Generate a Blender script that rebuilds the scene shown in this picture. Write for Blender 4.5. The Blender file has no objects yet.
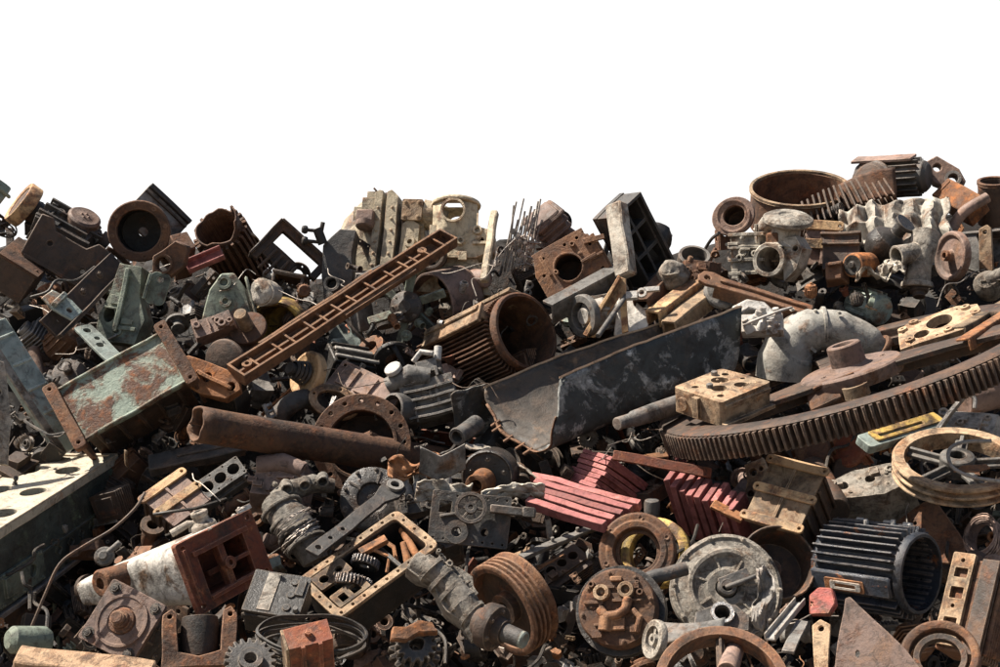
import bpy, bmesh, math, random
from mathutils import Vector, Matrix, noise
from mathutils.geometry import delaunay_2d_cdt
R = math.radians
PI = math.pi
V = Vector
scene = bpy.context.scene
COL = scene.collection
random.seed(7)

# ---------------------------------------------------------------- camera and the lie of the heap
CAMZ = 1.9
K = 0.00072                       # metres per photo pixel per metre of distance (50 mm lens)
U = 0.0045                        # metres per authoring unit
CAMP = V((0, 0, CAMZ))


def D(py):                        # distance of the heap's face at a photo row: a slope of about forty degrees
    return 5.2 + (667 - py) / 487 * 2.4


def P(px, py, d):
    return V(((px - 500) * K * d, d, CAMZ + (333.5 - py) * K * d))


def view_axes(p):
    w = (CAMP - p).normalized()
    r = V((0, 0, 1)).cross(w).normalized()
    return r, w.cross(r), w


def vdir(p, v):
    r, u, w = view_axes(p)
    return r * v[0] + u * v[1] + w * v[2]


def basis(z, x):
    z = V(z).normalized()
    x = V(x)
    x = x - z * x.dot(z)
    if x.length < 1e-5:
        x = z.orthogonal()
    x.normalize()
    y = z.cross(x)
    return Matrix((x, y, z)).transposed()


def F(o=(0, 0, 0), z=(0, 0, 1), x=(1, 0, 0)):
    return Matrix.Translation(V(o)) @ basis(z, x).to_4x4()


I4 = Matrix.Identity(4)
ALL = []


class Thing:
    def __init__(s, name, label, cat, p, rot, sc, group=None):
        s.name, s.label, s.cat, s.group = name, label, cat, group
        s.p, s.rot, s.sc = p, rot, sc
        s.parts = []
        s.seed = random.random() * 50
        ALL.append(s)

    def part(s, name, mat, mb, parent=None, **kw):
        o = mb.build(name, mat, s.seed, **kw)
        s.parts.append((o, parent))
        return o

    def finish(s):
        if len(s.parts) == 1:
            root = s.parts[0][0]
            root.name = s.name
        else:
            root = bpy.data.objects.new(s.name, None)
            root.empty_display_size = 0.1
            COL.objects.link(root)
            for o, par in s.parts:
                o.parent = par or root
        root.matrix_world = Matrix.Translation(s.p) @ s.rot.to_4x4() @ Matrix.Scale(s.sc, 4)
        root['label'] = s.label
        root['category'] = s.cat
        if s.group:
            root['group'] = s.group
        s.root = root


def thing(name, label, cat, px, py, lift=0.0, z=(0, 0, 1), x=(1, 0, 0), group=None, k=1.0):
    d = D(py) - lift
    p = P(px, py, d)
    rot = basis(vdir(p, z), vdir(p, x))
    return Thing(name, label, cat, p, rot, K * d / U * k, group)


def thing2(name, label, cat, p0, p1, l0=0.0, l1=0.0, up=(0, 1, 0), group=None):
    """a long thing from one photo point to another: local X runs along it, Z towards `up`; .L is its length"""
    d0, d1 = D(p0[1]) - l0, D(p1[1]) - l1
    a, b = P(p0[0], p0[1], d0), P(p1[0], p1[1], d1)
    x = (b - a).normalized()
    z = vdir(a, up)
    sc = K * (d0 + d1) / 2 / U
    t = Thing(name, label, cat, a, basis(z - x * z.dot(x), x), sc, group)
    t.L = (b - a).length / (sc * U)
    return t


def boxfit(name, label, cat, c, a, b, dn, lift=0.0, group=None):
    """near top corner c of a box with three image edges (px, y down): a = X, dn = Y, b = Z; solves its true turn"""
    ab, ac, bc = V(a).dot(V(b)), V(a).dot(V(dn)), V(b).dot(V(dn))
    def dep(p, q, r):
        v = -p * q / r if abs(r) > 1e-6 else 0
        return math.sqrt(abs(v))
    if not (ab < 0 and ac < 0 and bc < 0):
        print('BOXFIT?', name, round(ab), round(ac), round(bc))
    A = V((a[0], -a[1], -dep(ab, ac, bc)))
    B = V((b[0], -b[1], -dep(ab, bc, ac)))
    C = V((dn[0], -dn[1], -dep(ac, bc, ab)))
    X = A.normalized()
    Y = (C - X * C.dot(X)).normalized()
    Z = X.cross(Y)
    if Z.dot(B) < 0:
        print('BOXFIT left-handed', name)
    d = D(c[1]) - lift
    p = P(c[0], c[1], d)
    rot = Matrix((vdir(p, X), vdir(p, Y), vdir(p, Z))).transposed()
    t = Thing(name, label, cat, p, rot, K * d / U, group)
    t.dims = (A.length, C.length, B.length)
    return t


# ---------------------------------------------------------------- mesh builder (authoring units)
class MB:
    def __init__(s):
        s.v, s.f = [], []

    def add(s, vs, fs, M=I4):
        n = len(s.v)
        s.v += [M @ V(q) for q in vs]
        s.f += [tuple(n + i for i in q) for q in fs]
        return s

    def box(s, c, d, M=I4, t=(1, 1)):
        x, y, z = d[0] / 2, d[1] / 2, d[2] / 2
        vs = [(-x, -y, -z), (x, -y, -z), (x, y, -z), (-x, y, -z), (-x * t[0], -y * t[1], z), (x * t[0], -y * t[1], z), (x * t[0], y * t[1], z), (-x * t[0], y * t[1], z)]
        vs = [(q[0] + c[0], q[1] + c[1], q[2] + c[2]) for q in vs]
        return s.add(vs, [(3, 2, 1, 0), (4, 5, 6, 7), (0, 1, 5, 4), (1, 2, 6, 5), (2, 3, 7, 6), (3, 0, 4, 7)], M)

    def rev(s, prof, M=I4, n=20, closed=False, a0=0.0, a1=2 * PI):
        full = abs(a1 - a0 - 2 * PI) < 1e-6
        m = n if full else n + 1
        k = len(prof)
        vs = []
        for i in range(m):
            a = a0 + (a1 - a0) * i / n
            ca, sa = math.cos(a), math.sin(a)
            vs += [(r * ca, r * sa, z) for r, z in prof]
        fs = []
        for i in range(n):
            j = (i + 1) % m
            for q in range(k if closed else k - 1):
                w = (q + 1) % k
                if prof[q][0] < 1e-6 and prof[w][0] < 1e-6:
                    continue
                if prof[q][0] < 1e-6:
                    fs.append((i * k + q, j * k + w, i * k + w))
                elif prof[w][0] < 1e-6:
                    fs.append((i * k + q, j * k + q, i * k + w))
                else:
                    fs.append((i * k + q, j * k + q, j * k + w, i * k + w))
        if not full and closed:
            fs.append(tuple(range(k)))
            fs.append(tuple((m - 1) * k + q for q in reversed(range(k))))
        return s.add(vs, fs, M)

    def cyl(s, p0, p1, r, r2=None, n=16, M=I4):
        p0, p1 = V(p0), V(p1)
        h = (p1 - p0).length
        r2 = r if r2 is None else r2
        return s.rev([(0, 0), (r, 0), (r2, h), (0, h)], M @ F(p0, p1 - p0, (p1 - p0).orthogonal()), n)

    def ring(s, ro, ri, z0, z1, M=I4, n=28, ch=0.0):
        c = ch
        return s.rev([(ri, z0), (ro - c, z0), (ro, z0 + c), (ro, z1 - c), (ro - c, z1), (ri, z1)], M, n, True)

    def plate(s, outline, holes=(), z0=0.0, z1=2.0, M=I4):
        loops = [list(outline)] + [list(h) for h in holes]
        pts, edges, lp = [], [], []
        for q in loops:
            b = len(pts)
            pts += [V((float(u[0]), float(u[1]))) for u in q]
            idx = list(range(b, b + len(q)))
            lp.append(idx)
            edges += [(idx[i], idx[(i + 1) % len(idx)]) for i in range(len(idx))]
        vo, eo, fo, ov, oe, of = delaunay_2d_cdt(pts, edges, [], 0, 1e-5)

        def inside(c, q):
            r = False
            for i in range(len(q)):
                a, b = q[i], q[i - 1]
                if (a[1] > c.y) != (b[1] > c.y) and c.x < (b[0] - a[0]) * (c.y - a[1]) / (b[1] - a[1]) + a[0]:
                    r = not r
            return r
        keep = []
        for f in fo:
            c = sum((vo[i] for i in f), V((0, 0))) / len(f)
            if inside(c, loops[0]) and not any(inside(c, h) for h in loops[1:]):
                keep.append(f)
        fo = keep
        mp = {}
        for i, src in enumerate(ov):
            for q in src:
                mp[q] = i
        n = len(vo)
        vs = [(q[0], q[1], z0) for q in vo] + [(q[0], q[1], z1) for q in vo]
        fs = []
        for f in fo:
            ar = sum(vo[f[i]][0] * vo[f[(i + 1) % len(f)]][1] - vo[f[(i + 1) % len(f)]][0] * vo[f[i]][1] for i in range(len(f)))
            g = tuple(f) if ar > 0 else tuple(reversed(f))
            fs.append(tuple(n + i for i in g))
            fs.append(tuple(reversed(g)))
        for li, q in enumerate(lp):
            ar = sum(pts[q[i]][0] * pts[q[(i + 1) % len(q)]][1] - pts[q[(i + 1) % len(q)]][0] * pts[q[i]][1] for i in range(len(q)))
            if (ar < 0) != (li > 0):
                q = q[::-1]
            for i in range(len(q)):
                a, b = mp[q[i]], mp[q[(i + 1) % len(q)]]
                fs.append((a, b, n + b, n + a))
        return s.add(vs, fs, M)

    def tube(s, pts, r, n=6, M=I4, wall=0.0, cap=True):
        pts = [V(q) for q in pts]
        rs = r if isinstance(r, (list, tuple)) else [r] * len(pts)
        k = len(pts)
        tg = [(pts[min(i + 1, k - 1)] - pts[max(i - 1, 0)]).normalized() for i in range(k)]
        nx = tg[0].orthogonal().normalized()
        vs, rings = [], []
        for i in range(k):
            nx = nx - tg[i] * nx.dot(tg[i])
            nx.normalize()
            by = tg[i].cross(nx)
            for rr in ((rs[i], rs[i] - wall) if wall else (rs[i],)):
                rings.append(len(vs))
                vs += [pts[i] + (nx * math.cos(2 * PI * j / n) + by * math.sin(2 * PI * j / n)) * rr for j in range(n)]
        fs = []
        if wall:
            for i in range(k - 1):
                for j in range(n):
                    q = (j + 1) % n
                    a, b, c, d = rings[2 * i], rings[2 * i + 2], rings[2 * i + 1], rings[2 * i + 3]
                    fs += [(a + j, a + q, b + q, b + j), (c + q, c + j, d + j, d + q)]
            for a, c, fl in ((rings[0], rings[1], 0), (rings[-2], rings[-1], 1)):
                for j in range(n):
                    q = (j + 1) % n
                    g = (a + q, a + j, c + j, c + q)
                    fs.append(g[::-1] if fl else g)
        else:
            for i in range(k - 1):
                for j in range(n):
                    q = (j + 1) % n
                    fs.append((rings[i] + j, rings[i] + q, rings[i + 1] + q, rings[i + 1] + j))
            if cap:
                fs += [tuple(rings[0] + j for j in reversed(range(n))), tuple(rings[-1] + j for j in range(n))]
        return s.add(vs, fs, M)

    def grid(s, fn, nu, nv, M=I4):
        vs = [fn(i / nu, j / nv) for i in range(nu + 1) for j in range(nv + 1)]
        w = nv + 1
        return s.add(vs, [(i * w + j, (i + 1) * w + j, (i + 1) * w + j + 1, i * w + j + 1) for i in range(nu) for j in range(nv)], M)

    def bolt(s, p, r=2.0, h=1.6, M=I4, z=(0, 0, 1)):
        m = M @ F(p, z, (1, 0.3, 0.2))
        s.rev([(r * 1.5, -0.4), (r * 1.5, 0.3), (r, 0.3)], m, 10)
        return s.rev([(0, h + .5), (r * .55, h + .5), (r * .55, h), (r, h), (r, -0.5)][::-1], m, 6)

    def build(s, name, mat, seed=0.0, bev=0.7, warp=0.0, wf=0.03, sub=0.0, solid=0.0, ang=38, smooth=True, segs=1, rough=0.0):
        me = bpy.data.meshes.new(name)
        if sub or warp or rough:
            bm = bmesh.new()
            bv = [bm.verts.new(q) for q in s.v]
            for f in s.f:
                try:
                    bm.faces.new([bv[i] for i in f])
                except ValueError:
                    pass
            L = sub or 25.0
            for _ in range(3):
                es = [e for e in bm.edges if e.calc_length() > L]
                if not es or len(bm.verts) > 9000:
                    break
                bmesh.ops.subdivide_edges(bm, edges=es, cuts=1, use_grid_fill=True)
            off = V((seed, seed * 1.7, -seed))
            if warp:
                for q in bm.verts:
                    q.co += noise.noise_vector(q.co * wf + off) * warp
            if rough:
                for q in bm.verts:
                    q.co += noise.noise_vector(q.co * 0.22 + off) * rough
            for q in bm.verts:
                q.co *= U
            bm.to_mesh(me)
            bm.free()
        else:
            me.from_pydata([q * U for q in s.v], [], s.f)
        me.materials.append(mat)
        if smooth:
            me.shade_smooth()
            me.set_sharp_from_angle(angle=R(ang))
        o = bpy.data.objects.new(name, me)
        COL.objects.link(o)
        if solid:
            m = o.modifiers.new('solid', 'SOLIDIFY')
            m.thickness = solid * U
            m.offset = 0
        if bev:
            m = o.modifiers.new('bevel', 'BEVEL')
            m.width = bev * U
            m.segments = segs
            m.limit_method = 'ANGLE'
            m.angle_limit = R(42)
            m.harden_normals = False
        return o


def circ(cx, cy, r, n=14, ry=None, a=0.0):
    ry = r if ry is None else ry
    return [(cx + r * math.cos(a + 2 * PI * i / n), cy + ry * math.sin(a + 2 * PI * i / n)) for i in range(n)]


def rect(x0, y0, x1, y1, r=0.0, n=3):
    if r <= 0:
        return [(x0, y0), (x1, y0), (x1, y1), (x0, y1)]
    out = []
    for cx, cy, a in ((x1 - r, y0 + r, -PI / 2), (x1 - r, y1 - r, 0), (x0 + r, y1 - r, PI / 2), (x0 + r, y0 + r, PI)):
        out += [(cx + r * math.cos(a + PI / 2 * i / n), cy + r * math.sin(a + PI / 2 * i / n)) for i in range(n + 1)]
    return out


def ring_of(n, r, a=0.0):
    return [(r * math.cos(a + 2 * PI * i / n), r * math.sin(a + 2 * PI * i / n)) for i in range(n)]


def gear_outline(ro, ri, n, duty=.5):
    out = []
    for i in range(n):
        a = 2 * PI * i / n
        w = 2 * PI / n
        for da, r in ((-.5 * duty * w - .1 * w, ri), (-.36 * duty * w, ro), (.36 * duty * w, ro), (.5 * duty * w + .1 * w, ri)):
            out.append((r * math.cos(a + da), r * math.sin(a + da)))
    return out


def bosses(mb, x0, y0, x1, y1, n, rng, z=0.0, M=I4, big=5.0):
    """bosses, bolts, ribs and lugs scattered over a cast face"""
    for _ in range(n):
        x, y = rng.uniform(x0, x1), rng.uniform(y0, y1)
        t = rng.random()
        if t < .35:
            mb.bolt((x, y, z), rng.uniform(1.2, 2.3), rng.uniform(1, 2.5), M)
        elif t < .6:
            r = rng.uniform(.5, 1) * big
            h = rng.uniform(2, 6)
            mb.rev([(r * 1.15, z - .5), (r, z + h), (r * .55, z + h), (r * .5, z + h - 3)], M @ F((x, y, 0)), 14)
            mb.rev([(r * .5, z + .2), (0, z + .2)], M @ F((x, y, 0)), 14)
        elif t < .85:
            if rng.random() < .5:
                mb.box((x, y, z + 1), (rng.uniform(8, 22), rng.uniform(1.5, 3), rng.uniform(3, 6)), M)
            else:
                mb.box((x, y, z + 1), (rng.uniform(1.5, 3), rng.uniform(8, 22), rng.uniform(3, 6)), M)
        else:
            mb.box((x, y, z + 1.2), (rng.uniform(5, 12), rng.uniform(5, 10), rng.uniform(2, 5)), M)
    return mb


def curve_pts(ctrl, n=24):
    """Catmull-Rom through control points"""
    c = [V(q) for q in ctrl]
    c = [c[0] * 2 - c[1]] + c + [c[-1] * 2 - c[-2]]
    out = []
    m = len(c) - 3
    for i in range(n + 1):
        t = i / n * m
        k = min(int(t), m - 1)
        t -= k
        a, b, d, e = c[k:k + 4]
        out.append(.5 * ((2 * b) + (d - a) * t + (2 * a - 5 * b + 4 * d - e) * t * t + (3 * b - a - 3 * d + e) * t ** 3))
    return out


# ---------------------------------------------------------------- materials
def _n(nt, t, **kw):
    n = nt.nodes.new(t)
    for k, v in kw.items():
        setattr(n, k, v)
    return n


def material(name, c1, c2, rust=(.13, .05, .022), rust2=(.05, .022, .012), amt=.4, dirt=.3, dirtc=(.02, .017, .014), rough=.7, metal=0.0, bump=.5, scale=1.0, chip=1.0, edge=.9, warm=None):
    if warm is None:
        warm = .06 if 'black' in name or 'oily' in name else .48 if 'rust' in name or 'brown' in name else .28 if 'iron' in name or 'casting' in name else .16 if c1[0] < .3 else .1
    m = bpy.data.materials.new(name)
    m.use_nodes = True
    nt = m.node_tree
    L = nt.links.new
    bs = nt.nodes['Principled BSDF']
    tc = _n(nt, 'ShaderNodeTexCoord')
    oi = _n(nt, 'ShaderNodeObjectInfo')
    mul = _n(nt, 'ShaderNodeMath', operation='MULTIPLY')
    mul.inputs[1].default_value = 37.0
    L(oi.outputs['Random'], mul.inputs[0])
    ad = _n(nt, 'ShaderNodeVectorMath', operation='ADD')
    L(tc.outputs['Object'], ad.inputs[0])
    L(mul.outputs[0], ad.inputs[1])

    def noi(s, det, ro, dist=0.0):
        n = _n(nt, 'ShaderNodeTexNoise')
        n.inputs['Scale'].default_value = s * scale
        n.inputs['Detail'].default_value = det
        n.inputs['Roughness'].default_value = ro
        n.inputs['Distortion'].default_value = dist
        L(ad.outputs[0], n.inputs['Vector'])
        return n.outputs['Fac']

    def ramp(f, lo, hi):
        r = _n(nt, 'ShaderNodeMapRange')
        r.inputs['From Min'].default_value = lo
        r.inputs['From Max'].default_value = hi
        L(f, r.inputs['Value'])
        return r.outputs['Result']

    def mix(f, a, b):
        x = _n(nt, 'ShaderNodeMix', data_type='RGBA')
        if isinstance(f, float):
            x.inputs[0].default_value = f
        else:
            L(f, x.inputs[0])
        for q, i in ((a, 6), (b, 7)):
            if isinstance(q, tuple):
                x.inputs[i].default_value = (*q, 1)
            else:
                L(q, x.inputs[i])
        return x.outputs[2]
    big = noi(7, 7, .68, .4)
    mid = noi(26, 6, .65)
    fine = noi(120, 5, .75)
    stain = noi(4.3, 9, .72, .8)
    base = mix(ramp(mid, .32, .68), c1, c2)
    rustc = mix(ramp(fine, .35, .65), rust2, rust)
    rr = tuple(min(1, q * 1.9) for q in rust)
    rustc = mix(ramp(mid, .5, .66), rustc, rr)
    e = .5 + (.5 - amt) * .42
    rf = ramp(big, e - .035 / chip, e + .035 * 2 / chip)
    col = mix(rf, base, rustc)
    if warm > 0:
        wn = noi(5.2, 8, .7, .6)
        wf_ = _n(nt, 'ShaderNodeMath', operation='MULTIPLY')
        L(ramp(wn, .49, .63), wf_.inputs[0])
        wf_.inputs[1].default_value = warm
        col = mix(wf_.outputs[0], col, mix(ramp(fine, .36, .62), (.13, .055, .022), (.33, .175, .085)))
    d = .5 + (.5 - dirt) * .45
    df = ramp(stain, d - .09, d + .12)
    col = mix(df, col, dirtc)
    # small light and dark specks of wear
    col = mix(ramp(fine, .66, .74), col, mix(.5, col, tuple(min(1, q * 1.8 + .02) for q in c1)))
    # streaks and blotches of old grease at two scales
    sm = noi(15, 8, .75, 1.2)
    col = mix(ramp(sm, .5, .62 + .06 * (1 - dirt)), col, mix(.72, col, dirtc))
    # corners and edges rubbed and knocked down to lighter bare metal
    if edge > 0:
        bv = _n(nt, 'ShaderNodeBevel', samples=3)
        bv.inputs['Radius'].default_value = .007
        ge = _n(nt, 'ShaderNodeNewGeometry')
        dt = _n(nt, 'ShaderNodeVectorMath', operation='DOT_PRODUCT')
        L(bv.outputs[0], dt.inputs[0])
        L(ge.outputs['Normal'], dt.inputs[1])
        ed = ramp(dt.outputs['Value'], .985, .88)
        em = _n(nt, 'ShaderNodeMath', operation='MULTIPLY')
        L(ed, em.inputs[0])
        L(ramp(mid, .36, .6), em.inputs[1])
        e2 = _n(nt, 'ShaderNodeMath', operation='MULTIPLY')
        L(em.outputs[0], e2.inputs[0])
        e2.inputs[1].default_value = edge
        wc = tuple(min(.6, q * 1.6 + w_) for q, w_ in zip(c1 if max(c1) < .3 else rust, (.15, .11, .075)))
        col = mix(e2.outputs[0], col, wc)
    hsv = _n(nt, 'ShaderNodeHueSaturation')
    L(col, hsv.inputs['Color'])
    vr = _n(nt, 'ShaderNodeMapRange')
    vr.inputs['To Min'].default_value = .62
    vr.inputs['To Max'].default_value = 1.3
    L(oi.outputs['Random'], vr.inputs['Value'])
    L(vr.outputs[0], hsv.inputs['Value'])
    L(hsv.outputs[0], bs.inputs['Base Color'])
    ro = _n(nt, 'ShaderNodeMapRange')
    ro.inputs['From Min'].default_value = .3
    ro.inputs['From Max'].default_value = .7
    ro.inputs['To Min'].default_value = max(.18, rough - .22)
    ro.inputs['To Max'].default_value = min(1, rough + .18)
    L(mid, ro.inputs['Value'])
    L(ro.outputs[0], bs.inputs['Roughness'])
    bs.inputs['Metallic'].default_value = metal
    bs.inputs['Specular IOR Level'].default_value = .28 if max(c1) < .04 else .36
    add = _n(nt, 'ShaderNodeMath', operation='MULTIPLY_ADD')
    add.inputs[1].default_value = .45
    L(fine, add.inputs[0])
    L(mid, add.inputs[2])
    ad2 = _n(nt, 'ShaderNodeMath', operation='MULTIPLY_ADD')
    ad2.inputs[1].default_value = .5
    L(rf, ad2.inputs[0])
    L(add.outputs[0], ad2.inputs[2])
    b = _n(nt, 'ShaderNodeBump')
    b.inputs['Strength'].default_value = bump
    b.inputs['Distance'].default_value = .009
    L(ad2.outputs[0], b.inputs['Height'])
    L(b.outputs[0], bs.inputs['Normal'])
    return m


ORANGE = (.26, .095, .03)
M = dict(
    rust=material('rusty iron', (.1, .05, .029), (.16, .08, .045), amt=.45, dirt=.32, rough=.85),
    rust_dk=material('dark rusty iron', (.045, .029, .021), (.075, .047, .033), amt=.3, dirt=.4, rough=.7, warm=.22),
    rust_or=material('orange rusty iron', (.2, .085, .035), (.28, .13, .06), rust=(.22, .08, .025), rust2=(.1, .04, .016), amt=.5, dirt=.25, rough=.88),
    rust_tan=material('tan rusty iron', (.24, .165, .1), (.33, .24, .155), rust=(.17, .09, .045), rust2=(.08, .045, .026), amt=.45, dirt=.36, rough=.85),
    rust_red=material('red oxide iron', (.12, .032, .016), (.17, .048, .024), rust=(.2, .07, .03), rust2=(.06, .025, .014), amt=.35, dirt=.3, rough=.8),
    mauve=material('faded brown paint', (.16, .105, .085), (.22, .15, .12), amt=.3, dirt=.28, rough=.75),
    black=material('oily black iron', (.018, .017, .016), (.03, .028, .026), rust=(.07, .035, .02), rust2=(.03, .018, .012), amt=.25, dirt=.3, rough=.5),
    oil=material('wet oily steel', (.022, .021, .021), (.05, .048, .046), rust=(.06, .035, .022), rust2=(.025, .017, .013), amt=.3, dirt=.45, rough=.36, bump=.5),
    bluebk=material('blue black paint', (.022, .027, .036), (.035, .04, .05), rust=(.2, .075, .03), rust2=(.08, .03, .015), amt=.22, dirt=.25, rough=.38, chip=2),
    grey=material('grey cast iron', (.13, .122, .112), (.2, .19, .175), rust=(.11, .06, .035), rust2=(.05, .03, .02), amt=.3, dirt=.38, rough=.7),
    grey_dk=material('dark grey cast iron', (.046, .043, .04), (.08, .075, .07), rust=(.08, .045, .028), rust2=(.035, .022, .016), amt=.3, dirt=.35, rough=.62),
    grey_lt=material('pale grey metal', (.3, .29, .27), (.4, .385, .36), rust=(.14, .09, .055), rust2=(.07, .045, .03), amt=.25, dirt=.3, rough=.6),
    alu=material('dull aluminium', (.3, .29, .28), (.42, .41, .4), rust=(.12, .09, .065), rust2=(.06, .045, .035), amt=.25, dirt=.38, rough=.45, metal=.55),
    steel=material('bare worn steel', (.3, .3, .3), (.42, .41, .4), rust=(.12, .07, .045), rust2=(.05, .03, .02), amt=.25, dirt=.3, rough=.4, metal=.8),
    beige=material('old beige paint', (.36, .3, .2), (.44, .37, .26), rust=(.18, .1, .055), rust2=(.09, .055, .035), amt=.36, dirt=.33, rough=.62),
    ivory=material('dirty ivory paint', (.4, .355, .27), (.47, .42, .33), rust=(.3, .17, .09), rust2=(.17, .1, .06), amt=.2, dirt=.14, rough=.6),
    white=material('grimy white paint', (.5, .47, .42), (.64, .6, .54), rust=(.2, .12, .07), rust2=(.1, .065, .045), amt=.33, dirt=.3, rough=.6),
    green=material('chipped pale green paint', (.235, .295, .235), (.34, .39, .32), rust=(.15, .058, .025), rust2=(.075, .032, .018), amt=.53, dirt=.14, dirtc=(.06, .04, .025), rough=.68, chip=1.2, bump=.6),
    greengrey=material('grey green paint', (.13, .16, .125), (.2, .235, .185), rust=(.11, .065, .04), rust2=(.05, .032, .022), amt=.33, dirt=.33, rough=.68, bump=.5),
    greendk=material('dark oily green paint', (.045, .056, .048), (.075, .09, .078), rust=(.2, .25, .16), rust2=(.1, .13, .085), amt=.3, dirt=.3, rough=.55),
    bluegrey=material('faded blue grey paint', (.2, .245, .22), (.28, .325, .295), rust=(.2, .1, .05), rust2=(.1, .05, .028), amt=.33, dirt=.26, rough=.66),
    pink=material('dusty dark red paint', (.235, .07, .065), (.33, .125, .118), rust=(.26, .085, .08), rust2=(.16, .05, .045), amt=.35, dirt=.14, dirtc=(.1, .03, .03), rough=.78),
    yellow=material('worn yellow paint', (.42, .27, .06), (.48, .33, .09), rust=(.14, .075, .035), rust2=(.07, .04, .022), amt=.45, dirt=.36, rough=.6),
    ochre=material('ochre paint', (.34, .21, .1), (.42, .28, .15), rust=(.19, .09, .04), rust2=(.09, .045, .025), amt=.45, dirt=.3, rough=.7),
    rubber=material('black rubber', (.018, .018, .018), (.026, .026, .025), rust=(.06, .05, .04), rust2=(.03, .025, .02), amt=.2, dirt=.2, rough=.6),
    stone=material('rough dusty casting', (.2, .178, .148), (.3, .272, .232), rust=(.12, .09, .065), rust2=(.06, .045, .035), amt=.35, dirt=.35, rough=.9, bump=.9, scale=1.6),
    trough=material('scorched steel plate', (.026, .029, .028), (.05, .054, .052), rust=(.2, .2, .19), rust2=(.1, .105, .1), amt=.47, dirt=.3, rough=.72, scale=.8, chip=2.2),
    trough_in=material('brown scorched steel', (.05, .044, .038), (.085, .07, .058), rust=(.13, .085, .055), rust2=(.07, .052, .04), amt=.4, dirt=.36, rough=.72, scale=.7, warm=.15),
    edge=material('pale torch cut edge', (.42, .3, .19), (.5, .38, .26), rust=(.24, .13, .07), rust2=(.14, .08, .05), amt=.3, dirt=.12, rough=.7),
    wire=material('bare dull wire', (.2, .18, .16), (.3, .27, .24), amt=.3, dirt=.2, rough=.5, metal=.4),
    shaded_soil=material('black oily dirt with gap shade', (.012, .010, .009), (.022, .018, .015), rust=(.05, .028, .018), rust2=(.025, .016, .012), amt=.35, dirt=.3, rough=.85, bump=1),  # oily dirt, near black so the deep shade between parts is in the colour
    ground=material('dusty yard ground', (.12, .1, .08), (.18, .155, .125), rust=(.1, .075, .055), rust2=(.07, .055, .042), amt=.4, dirt=.2, rough=.95, scale=.25, bump=.6),
)
M['dustwhite'] = material('dust-whitened casting', (.29, .262, .218), (.4, .37, .315), rust=(.17, .1, .06), rust2=(.08, .05, .035), amt=.42, dirt=.36, rough=.8, bump=.6)  # on the upright slab the pale tone stands for sunlight
M['ductpaint'] = material('greyed duct paint', (.21, .2, .175), (.31, .295, .26), rust=(.17, .1, .06), rust2=(.09, .055, .035), amt=.27, dirt=.24, rough=.6)
M['rust_br'] = material('warm brown iron', (.17, .085, .042), (.25, .13, .068), rust=(.13, .055, .025), rust2=(.06, .028, .016), amt=.5, dirt=.32, rough=.85)
M['red'] = material('bright faded red paint', (.3, .06, .05), (.38, .1, .075), amt=.3, dirt=.25, rough=.6)
M['wood'] = material('weathered brown timber', (.3, .19, .11), (.4, .27, .17), rust=(.2, .11, .06), rust2=(.12, .07, .045), amt=.35, dirt=.2, rough=.9, bump=.8)
# ================================================================ the big, recognisable pieces
TOPF = F((0, 0, 0), (0, -1, 0), (1, 0, 0))      # on a fitted box: the top, in (X, Z), outwards up


def SIDEF():                                     # the face towards the viewer (X, up)
    return F((0, 0, 0), (0, 0, -1), (1, 0, 0))


def LEFTF():                                     # the other visible side, in (Z, Y down)
    return F((0, 0, 0), (-1, 0, 0), (0, 0, 1))


def open_pipe(mb, L, r, wall=2.2, jag=3.0, n=28, nu=26, seed=0, taper=1.0, M=I4, jag1=0.0):
    """an open pipe along X with a torn end"""
    def fn(u, v):
        a = 2 * PI * v
        j = jag * noise.noise(V((math.cos(a) * 1.6, math.sin(a) * 1.6, seed))) * 2 * (1 - u) ** 2
        j += jag1 * noise.noise(V((math.cos(a) * 1.6, math.sin(a) * 1.6, seed + 9))) * 2 * u ** 2
        rr = r * (1 + (taper - 1) * u)
        return V((L * u + j, rr * math.cos(a), rr * math.sin(a)))
    mb.grid(fn, nu, n, M)
    for i in range(nu + 1):                      # close the seam by snapping
        k = len(mb.v) - (nu + 1) * (n + 1) + i * (n + 1)
        mb.v[k + n] = mb.v[k].copy()
    return mb


# ---- long rusty pipe
t = thing2('steel_pipe', 'long rusty brown steel pipe with a torn open end lying across the heap', 'pipe', (196, 424), (456, 466), .8, -.12)
mb = open_pipe(MB(), t.L, 16.2, jag=1.6, seed=2, taper=1.0)
t.part('pipe', M['rust'], mb, bev=0, warp=.8, sub=12, solid=2.4, ang=60)

# ---- ribbed rack beam
t = thing2('rack_beam', 'long orange-brown cast rack with cross webs leaning up the middle of the heap', 'beam', (237, 379), (449, 241), .5, .35, up=(-.34, .55, .76))
mb = MB()
Lb = t.L
mb.box((Lb / 2, 0, 0), (Lb, 22, 2.5))
mb.box((Lb / 2, 11.5, 5), (Lb, 2.6, 12))
mb.box((Lb / 2, -11.5, 5), (Lb, 2.6, 12))
mb.box((Lb * .45, 1, 3), (Lb * .86, 2.6, 6))
rr_ = random.Random(17)
x = 1.5
while x < Lb:
    mb.box((x, 0, 3.4), (2.2, 21, rr_.choice((7, 9, 10))))
    x += rr_.uniform(14, 30)
mb.box((1.2, 0, 5), (2.4, 22, 12))
mb.box((Lb - 1.2, 0, 5), (2.4, 22, 12))
mb.box((Lb * .4, 15.5, 3), (Lb * .56, 5.5, 3))
mb.box((Lb * .4, 14.2, 9.5), (Lb * .52, 2.6, 3.5))
mb.box((Lb * .6, -14.5, 7), (Lb * .34, 4, 3))
for x in (16, Lb * .87):
    mb.rev([(5.5, 1), (5, 8), (2.2, 8), (2.0, 2)], F((x, 3, 0)), 14)
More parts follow.
